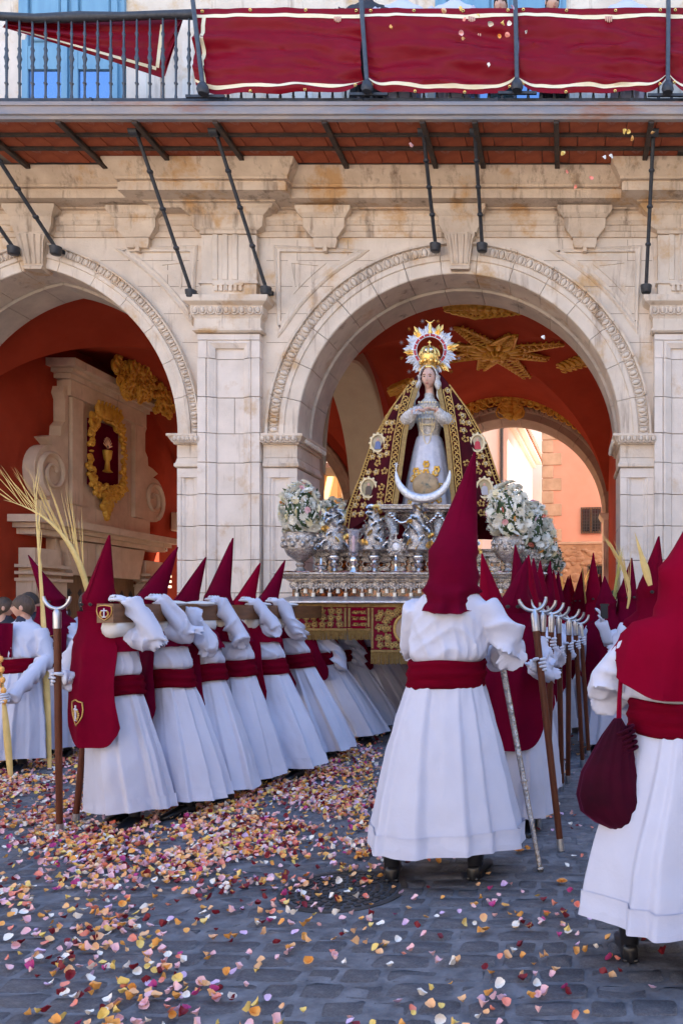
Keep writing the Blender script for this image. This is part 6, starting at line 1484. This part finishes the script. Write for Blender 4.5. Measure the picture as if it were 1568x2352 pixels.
mb = MB(); mb.ell((0, -.004, .29), (.045, .012, .05), 14, 8); mb.build('glass_disc', MAT['silverblue'], T, 60)
t = W(737, 1300, 8.86); T = thing('small_silver_lamp', 'small silver oil lamp beside the front left vase', 'lamp', (t.x, t.y, 1.885))
mb = MB(); mb.lathe([(.05, 0), (.045, .012), (.02, .03), (.05, .06), (.055, .08), (.015, .10), (.012, .15), (.004, .17)], 14); mb.build('body', MAT['silverplain'], T, 60)

# ================================================================== STATUE
ST = thing('statue', 'crowned statue of a woman in gold-embroidered dark red mantle on silver pedestal', 'statue', (PC[0]-.03, PC[1]+.02, 2.738))
def interp(tab, z):
    for (za, a), (zb, b) in zip(tab[:-1], tab[1:]):
        if za >= z >= zb: u = (za-z)/(za-zb); return a+(b-a)*u
    return tab[0][1] if z > tab[0][0] else tab[-1][1]
AW = [(1.72, .07), (1.62, .15), (1.48, .255), (1.19, .457), (.79, .676), (.4, .80), (.1, .915), (-.05, .96), (-.26, .99)]
GW = [(1.72, .05), (1.62, .085), (1.5, .10), (1.4, .12), (1.19, .17), (.79, .235), (.1, .31), (-.3, .36)]
FW = [(1.72, .05), (1.6, .06), (1.45, .12), (1.2, .20), (.9, .24), (.5, .28), (0, .34), (-.3, .37)]
DWd = [(1.72, .10), (1.5, .16), (1.2, .28), (.8, .42), (.3, .58), (-.26, .72)]
def panel_pt(sg, u, z):     # u 0 inner edge .. 1 outer edge of a front panel
    g_, a_, f_ = interp(GW, z), interp(AW, z), interp(FW, z)
    a_ *= 1.05; x = g_+(a_-g_)*u; y = -f_+(f_-.02)*(u**1.7)*1.0; y += .012*sin(u*8+z*3)*u*(1-u)*2
    return Vector((sg*x, y, z-.03*u*0))
def zrow(v, u): return 1.70+(-.02-.24*smoothstep(.1, .9, u)-1.70)*v
for sg in (-1, 1):
    mb = MB(); mb.sheet([[panel_pt(sg, i/20, zrow(j/44, i/20)) for i in range(21)] for j in range(45)], .012, (0, 1, 0)); pn = mb.build('mantle_front', MAT['mantle'], ST, 70)
    N = Vector((0, -1, 0))
    def PZ(s, t, sg=sg):     # t: metres down from the top, s: metres out from the inner edge
        z = 1.66-t; w = max(.02, interp(AW, z)-interp(GW, z)); return panel_pt(sg, max(0, min(1, s/w)), z)
    # borders
    mb = MB(); mb.sheet([[panel_pt(sg, 0, 1.5-1.5*j/40)+Vector((sg*(-.004+.055*i/2), -.012, 0)) for i in range(3)] for j in range(41)], .006, (0, -1, 0)); mb.build('gold_border', MAT['goldold'], pn, 60)
    mb = MB()
    for o in (.068, .152): mb.tube([panel_pt(sg, 0, 1.42-1.40*j/40)+Vector((sg*o, -.004, 0)) for j in range(41)], .007, 5)
    for j in range(24):     # running scroll in the border
        z = 1.30-1.30*j/24; c = panel_pt(sg, 0, z)+Vector((sg*.11, -.006, 0)); fl = 1 if j % 2 else -1
        mb.tube([c+Vector((fl*.034*(1-q/12)*cos(q*.7), 0, .034*(1-q/12)*sin(q*.7))) for q in range(10)], .0075, 5)
    mb.tube([panel_pt(sg, .985, zrow(.10+.9*j/40, .985))+Vector((0, -.01, 0)) for j in range(41)], .010, 5)
    mb.tube([panel_pt(sg, .90, zrow(.25+.75*j/40, .9))+Vector((0, -.01, 0)) for j in range(41)], .006, 5)
    for j in range(20):
        c = panel_pt(sg, .94, zrow(.30+.68*j/20, .94))+Vector((0, -.012, 0)); mb.tube([c+Vector((.022*cos(q*.8), 0, .022*sin(q*.8))) for q in range(7)], .006, 5)
    mb.build('gold_edging', MAT['goldemb'], pn, 60)
    # scrollwork field
    mb = MB(); rr = random.Random(31+sg)
    med = [((.875-.0), 0)]
    z = 1.52; 
    while z > -.16:
        w = interp(AW, z)-interp(GW, z); s_in = .165 if z < 1.35 else .05; s_out = w*.90
        if s_out-s_in > .05:
            ncell = max(1, round((s_out-s_in)/.10)); cell = (s_out-s_in)/ncell
            for i in range(ncell):
                s = s_in+cell*(i+.5); t = 1.66-z; skip = False
                for (mx, mz, mr) in ((.575, .77, .10), (.665, .215, .115)):
                    p = PZ(s, t)
                    if math.hypot(abs(p.x)-mx, p.z-mz) < mr: skip = True
                if not skip and rr.random() > .14: curls(mb, PZ, N, s-cell*.5, s+cell*.5, t-.05, t+.05, rr, .10, .0048, .84, 1 if rr.random() < .5 else None)
        z -= .10
    tag(mb.build('gold_scrollwork', EMB, pn, 60), kind='stuff')
    # painted medallions
    for (mx, mz, rx, rz, c1, c2) in ((.575, .77, .075, .095, (.50, .42, .28), (.12, .16, .32) if sg < 0 else (.45, .03, .05)), (.665, .215, .085, .105, (.46, .38, .22), (.10, .07, .05) if sg < 0 else (.40, .38, .42))):
        w = interp(AW, mz)-interp(GW, mz); c = panel_pt(sg, (mx-interp(GW, mz))/w, mz)+Vector((0, -.03, 0))
        mb = MB(); mb.prism([(rx*cos(a), rz*sin(a)) for a in [k*pi/10 for k in range(20)]], lambda a, b: c+Vector((a, 0, b)), lambda a, b: c+Vector((a, .03, b))); md = mb.build('medallion', M('medallion_ground', c1, tuple(x*.6 for x in c1), 14, .6), pn, 30, fix=True)
        mb = MB(); mb.loft([[c+Vector((r*cos(a), -.004-.006*(j in (1, 2)), -rz*.75+zz)) for a in [k*pi/6 for k in range(12)]] if False else [c+Vector((r*cos(a), -.003+.006*sin(a), -rz*.75+zz)) for a in [k*pi/6 for k in range(12)]] for j, (r, zz) in enumerate(((rx*.55, 0), (rx*.45, rz*.5), (rx*.38, rz*.9), (rx*.12, rz*1.02)))]); mb.build('painted_robe', M('medallion_robe', c2, None, 14, .6), md, 50)
        mb = MB(); mb.ell(c+Vector((0, -.006, rz*.42)), (rx*.2, .006, rz*.2), 8, 6); mb.build('painted_face', MAT['skin'], md, 50)
        mb = MB(); mb.tube([c+Vector((rx*1.08*cos(a), -.008, rz*1.08*sin(a))) for a in [k*pi/12 for k in range(25)]], .014, 6)
        for k in range(12): a = k*pi/6; mb.ell(c+Vector((rx*1.28*cos(a), -.006, rz*1.25*sin(a))), (.016, .008, .016), 6, 4)
        mb.build('medallion_frame', MAT['goldpale'], md, 60)
# back of the mantle, trailing wider
mb = MB(); rows = []
for j in range(30):
    z = 1.70-2.0*j/29; a_, b_ = interp(AW, z), interp(DWd, z); wd2 = 1+.16*smoothstep(.6, -.2, z)
    rows.append([Vector((-a_*wd2*cos(t)+.0, -.01+b_*sin(t)+.10*smoothstep(.5, -.2, z)*abs(cos(t)), z-.05*smoothstep(.4, -.3, z)*abs(cos(t)))) for t in [pi*k/36 for k in range(37)]])
mb.grid(rows); mb.build('mantle_back', MAT['mantleback'], ST, 70)
# dress
mb = MB(); rings = []
for j in range(26):
    v = j/25; z = .86*(1-v); rx = .15+.175*v**.8; ry = .13+.15*v**.8
    rings.append([Vector((rx*cos(t)*(1+.03*v*sin(t*14)), -.02+ry*sin(t)*(1+.05*v*sin(t*14)), z)) for t in [2*pi*k/84 for k in range(84)]])
mb.loft(rings, (1, 0)); dr = mb.build('dress', MAT['dress'], ST, 70)
mb = MB(); rr = random.Random(77); DPt = lambda s, t: (lambda z, rx: Vector((rx*sin(s/rx*1.0), -.02-(rx*.86)*cos(s/rx)-.012, z)))(max(0, .86-t), .15+.175*max(0, min(1, t/.86))**.8)
for k in range(26):
    s, t = rr.uniform(-.22, .22), .86-rr.uniform(.02, .40)
    curls(mb, DPt, Vector((0, -1, 0)), s-.04, s+.04, t-.04, t+.04, rr, .08, .006, .9, 1)
tag(mb.build('gold_apron_embroidery', [MAT['gold'], MAT['goldpale']], dr, 60), kind='stuff')
mb = MB(); c = DPt(0, .62); mb.ell(c, (.16, .03, .15), 18, 10); mb.build('painted_landscape', M('painted_relief', (.30, .20, .10), (.42, .30, .17), 12, .6, c3=(.07, .10, .09), s3=7, t3=.52), dr, 60)
for k, (s, t) in enumerate(((0, .36), (-.13, .44), (.13, .42), (.0, .46))):
    mb = MB(); c = DPt(s, t)
    for q in range(6): mb.ell(c+Vector((.026*cos(q*1.05), -.005, .03*sin(q*1.05))), (.016, .01, .022), 6, 5, Matrix.Rotation(q, 3, 'Y'))
    mb.build('gold_spray', MAT['gold'], dr, 60)
o = inst('red_carnation', flower_mesh(M('carnation', (.55, .01, .02), None, 4, .6), 4, .045, 'red_carnation'), dr, DPt(.11, .56)+Vector((0, -.02, 0)), (1.3, 0, 0))
# bodice, sleeves
mb = MB(); mb.loft([[Vector((rx*cos(a), -.02+ry*sin(a), z)) for a in [2*pi*k/20 for k in range(20)]] for z, rx, ry in ((.82, .15, .13), (.90, .125, .11), (1.05, .155, .13), (1.20, .17, .12), (1.28, .13, .10), (1.33, .06, .06), (1.40, .055, .055))])
for sg in (-1, 1): mb.tube([(sg*.155, -.0, 1.22), (sg*.24, -.06, 1.10), (sg*.25, -.16, 1.02), (sg*.19, -.27, 1.06), (sg*.13, -.31, 1.12)], [.07, .085, .095, .075, .055], 12)
r, nr = remesh(mb, .014, 2)
r.v = [tuple(Vector(v)+nr[i]*(abs(noise.noise(Vector(v)*22))*.014)) for i, v in enumerate(r.v)]
r.build('bodice', MAT['lace'], ST, 80)
mb = MB()
for z, w in ((1.26, .10), (1.20, .12), (1.13, .12), (1.06, .10), (.99, .07)):
    for k in range(7): x = -w+2*w*k/6; mb.ell((x, -.165+.3*x*x, z-.2*x*x), (.014, .010, .016), 7, 5)
mb.tube([(-.09*cos(a), -.17, 1.02-.16*sin(a)) for a in [pi*k/12 for k in range(13)]], .007, 5); mb.tube([(-.06*cos(a), -.175, 1.05-.30*sin(a)) for a in [pi*k/12 for k in range(13)]], .006, 5); mb.build('jewels', MAT['goldpale'], ST, 60)
open_hand(ST, (-.14, -.33, 1.10), (.75, -.45, .15), (.2, -.3, 1), 'statueskin', 'hand', 1.0, .6, 1); open_hand(ST, (.14, -.33, 1.12), (-.75, -.45, .15), (-.2, -.3, 1), 'statueskin', 'hand', 1.0, .6, -1)
mb = MB(); mb.grid([[Vector((-.13+.10*i/6, -.40+.02*sin(i*2.2+j), 1.15-.09*j/5)) for i in range(7)] for j in range(6)]); mb.build('handkerchief', MAT['glove'], ST, 60)
head(ST, (.0, -.045, 1.575), 1.12, yaw=-.08, pitch=.10, hair=None, skin='statueskin', fine=True)
# veil: band over the brow and two falling folds
mb = MB(); rows = []
for j in range(16):
    a = -.2+3.54*j/15; row = []
    for k in range(7):
        yy = -.085+.20*k/6; rr_ = 1+.06*sin(k*2.6+j*.4); row.append(Vector((-.100*cos(a)*rr_*(1+.1*(k/6)), yy, 1.59+.135*sin(a)*rr_)))
    rows.append(row)
mb.sheet(rows, .012)
for sg in (-1, 1):
    mb.sheet([[Vector((sg*(.085+.05*u+.07*v*v+.010*sin(v*16+u*3)), -.075-.05*sin(u*3.1)+.015*sin(v*13)-.04*v, 1.60-.36*v)) for u in [q/8 for q in range(9)]] for v in [p/18 for p in range(19)]], .010)
mb.build('lace_veil', MAT['lace'], ST, 70)
# crown
CS = lambda v: Vector((v.x*.80, v.y*.80, 1.70+(v.z-1.70)*.84))
mb = MB(); mb.lathe([(.10, 1.70), (.112, 1.705), (.112, 1.735), (.10, 1.745), (.112, 1.77), (.135, 1.81), (.15, 1.86), (.145, 1.90)], 28, (0, 0, 0)); 
for k in range(10): a = 2*pi*k/10; mb.ell((.135*cos(a), .135*sin(a), 1.80), (.03, .03, .04), 8, 6)
mb.deform(CS); cr_ = mb.build('crown', MAT['goldmetal'], ST, 50)
for k in range(8):
    a = 2*pi*k/8; mb = MB(); mb.tube([(.145*cos(a)*cos(q)**.6 if q < 1.55 else 0, .145*sin(a)*cos(q)**.6 if q < 1.55 else 0, 1.895+.125*sin(q)) for q in [1.55*j/9 for j in range(10)]], [.024-.001*j for j in range(10)], 6); mb.deform(CS); mb.build('crown_arch', MAT['goldmetal'], cr_, 60)
mb = MB(); mb.ell((0, 0, 1.96), (.11, .11, .07), 14, 8); mb.deform(CS); mb.build('crown_cap', MAT['silverplain'], cr_, 60)
mb = MB(); mb.ell((0, 0, 2.035), (.03, .03, .03), 10, 7); mb.tube([(0, 0, 2.05), (0, 0, 2.12)], .009, 6); mb.tube([(-.025, 0, 2.095), (.025, 0, 2.095)], .009, 6); mb.deform(CS); mb.build('crown_orb', MAT['goldmetal'], cr_, 60)
# halo
HZ = 1.95; mb = MB(); mb.tube([(.188*cos(a), .05, HZ+.188*sin(a)) for a in [k*pi/24 for k in range(49)]], .017, 8); ha = mb.build('halo', MAT['ruby'], ST, 60)
mb = MB()
for r in (.168, .207): mb.tube([(r*cos(a), .048, HZ+r*sin(a)) for a in [k*pi/24 for k in range(49)]], .006, 6)
for k in range(16): a = 2*pi*k/16; mb.bar((.168*cos(a), .03, HZ+.168*sin(a)), (.207*cos(a), .03, HZ+.207*sin(a)), .007, .01, (0, 1, 0))
mb.build('halo_rims', MAT['silverblue'], ha, 60)
for k in range(48):
    a = 2*pi*(k+.5)/48; gold = (k//2) % 4 == 0; L = .315+.03*sin(k*1.7)+(.02 if gold else 0); mb = MB(); d = Vector((cos(a), 0, sin(a))); t = Vector((-sin(a), 0, cos(a))); c = Vector((0, .055, HZ)); w = .024
    mb.add([c+d*.20-t*w*.6, c+d*.20+t*w*.6, c+d*L*.85+t*w, c+d*L, c+d*L*.85-t*w, c+d*.25+Vector((0, -.018, 0)), c+d*.25+Vector((0, .014, 0))], [[0, 1, 5], [1, 2, 5], [2, 3, 5], [3, 4, 5], [4, 0, 5], [1, 0, 6], [2, 1, 6], [3, 2, 6], [4, 3, 6], [0, 4, 6]]); mb.build('halo_ray', MAT['goldmetal'] if gold else MAT['silverblue'], ha, 0)
sm2 = MB()
for q in range(8): a = q*pi/4; sm2.add([Vector((.008*cos(a-.4), 0, .008*sin(a-.4))), Vector((.036*cos(a), 0, .036*sin(a))), Vector((.008*cos(a+.4), 0, .008*sin(a+.4))), Vector((0, -.010, 0)), Vector((0, .010, 0))], [[0, 1, 3], [1, 2, 3], [1, 0, 4], [2, 1, 4]])
stm = [sm2.mesh('halo_star', MAT['silverblue'], 0), sm2.mesh('halo_star', MAT['goldmetal'], 0)]
for k in range(12):
    a = pi/2+2*pi*(k+.5)/12
    if abs(sin(a)+1) < .2: continue
    inst('halo_star', stm[k % 2], ha, (.365*cos(a), .05, HZ+.37*sin(a)))
mb = MB(); mb.lathe([(.02, 0), (.03, .02), (.02, .05), (.028, .09), (.016, .12), (.02, .13)], 10, (0, .05, HZ+.20)); mb.tube([(-.055, .05, HZ+.375), (-.02, .05, HZ+.345), (0, .05, HZ+.335), (.02, .05, HZ+.345), (.055, .05, HZ+.375)], [.004, .012, .018, .012, .004], 7); mb.build('gilt_dove_finial', MAT['goldmetal'], ha, 60)
# crescent moon
mb = MB(); rings = []; n = 44
for k in range(n+1):
    a = radians(175+190*k/n); th = .052*sin(pi*k/n)**.7+.004; R = .315; c = Vector((0, -.47, .36)); d = Vector((cos(a), 0, sin(a)*1.0)); rings.append([c+d*(R-th*.2+th*cos(q))+Vector((0, th*.55*sin(q), 0)) for q in [2*pi*j/10 for j in range(10)]])
mb.loft(rings); mo = mb.build('crescent_moon', MAT['silverblue'], ST, 60)
mb = MB(); a = radians(175); mb.tube([(.315*cos(a), -.47, .36+.315*sin(a)), (.315*cos(a)+.005, -.47, .44)], .006, 5)
for q in range(6): b = q*pi/3; mb.tube([(-.31, -.47, .455), (-.31+.03*cos(b), -.47, .455+.03*sin(b))], [.008, .002], 5)
mb.build('star_finial', MAT['silverblue'], mo, 60)
# ================================================================== ROSE PETALS
rr = random.Random(12)
wts = [16, 15, 19, 8, 15, 9, 15, 4, 10]
def pcolor(): return rr.choices(range(9), wts)[0]
def density(px, py, X, Y):
    if py > 2390 or py < 1560: return 0
    cl = .5+noise.noise(Vector((X*1.6, Y*1.6, 2)))+.6*noise.noise(Vector((X*4.5, Y*4.5, 7)))
    if px > 880: base = .028+.02*(py > 2100)
    else:
        m = smoothstep(2080, 1930, py); l = smoothstep(900, 780, px)
        base = m*(.75+.25*smoothstep(250, 550, px))*l+(1-m)*(.12+.11*smoothstep(700, 100, px))*smoothstep(1250, 500, px)
        base = max(base, .03)
    if py < 1720: base *= .75
    return base*max(.12, min(1.5, cl*1.5))
pts = []
tries = 0
while tries < 175000:
    tries += 1; d = 2.85+(11.5-2.85)*rr.random()**1.0; X = rr.uniform(-.95, .30)*d
    if rr.random() > (X*0+d)/11.5: continue
    px = 1300+X*1900/d; py = 1400+1900*CAMZ/d
    if rr.random() < density(px, py, X, d)*1.05: pts.append((d, X, px, py))
# a few loose ones in the foreground
for k in range(110):
    d = 2.85+rr.random()*1.6; X = rr.uniform(-.68, .14)*d; pts.append((d, X, 0, 0))
pts.sort(key=lambda q: q[0]+(0 if -.69 < q[1]/q[0] < .145 else 20))
def petal_mesh(ci, v):
    mb = MB(); r2 = random.Random(ci*10+v); petal_geo(mb, (0, 0, 0), 1, 0, 0, r2.uniform(1.0, 2.6)); return mb.mesh('rose_petal', PET[ci], 60)
PM = [[petal_mesh(c, v) for v in range(3)] for c in range(9)]
rest = MB()
for i, (d, X, px, py) in enumerate(pts):
    c = pcolor(); s = rr.uniform(.021, .040); rz = rr.uniform(0, 6.3); tl = rr.gauss(0, .4); rl = rr.gauss(0, .45); z = .005+.25*s*abs(tl)+.2*s*abs(rl)+rr.random()*.008*(1 if d > 4.6 else .5)
    if i < 300:
        o = inst('rose_petal', PM[c][rr.randrange(3)], None, (X, d, z), (tl, rl, rz), s)
        tag(o, '%s rose petal lying on the foreground cobbles' % PETNAME[c], 'petal', '%s petals on the foreground cobbles' % PETNAME[c])
    else:
        rest.cur = c; petal_geo(rest, (X, d, z), s, rz, tl, rr.uniform(.8, 2.4), rl)
o = rest.build('petal_carpet', PET, None, 60); tag(o, 'dense carpet of mixed rose petals covering the cobbles', 'petals', kind='stuff')
# falling petals
fall = [(895, 63), (1060, 18), (1065, 40), (1060, 73), (1128, 50), (1148, 52), (1165, 78), (1172, 55), (1147, 82), (1205, 70), (1063, 92), (1118, 145), (1440, 303), (1455, 318), (1430, 295), (944, 338), (1497, 300), (1290, 346), (1356, 410), (1325, 430), (1250, 770), (1100, 30), (1020, 22), (1390, 355), (1300, 395), (1180, 14), (1404, 352)]
cc = [0, 5, 8, 2, 4, 5, 8, 4, 0, 4, 1, 4, 5, 0, 5, 2, 0, 5, 8, 8, 4, 5, 1, 4, 8, 3, 4]
for k, (px, py) in enumerate(fall):
    p = W(px, py, rr.uniform(8.75, 9.25)); c = cc[k]
    o = inst('falling_petal', PM[c][k % 3], None, p, (rr.uniform(0, 6), rr.uniform(0, 6), rr.uniform(0, 6)), rr.uniform(.04, .06)); tag(o, '%s petal falling through the air below the balcony' % PETNAME[c], 'petal', '%s petals falling from the balcony' % PETNAME[c])
# small rose heads on the paving
for k, (px, py, c) in enumerate(((1192, 1960, 0), (1290, 2032, 0), (555, 1900, 6))):
    p = G(px, py); o = inst('rose', flower_mesh(PET[c], 4, .035, 'rose', .8), None, (p.x, p.y, .012)); tag(o, '%s rose head lying on the cobbles %s' % (PETNAME[c], ('beside the silver cane tip', 'in front of the fork staff foot', 'among the petal carpet')[k]), 'rose')
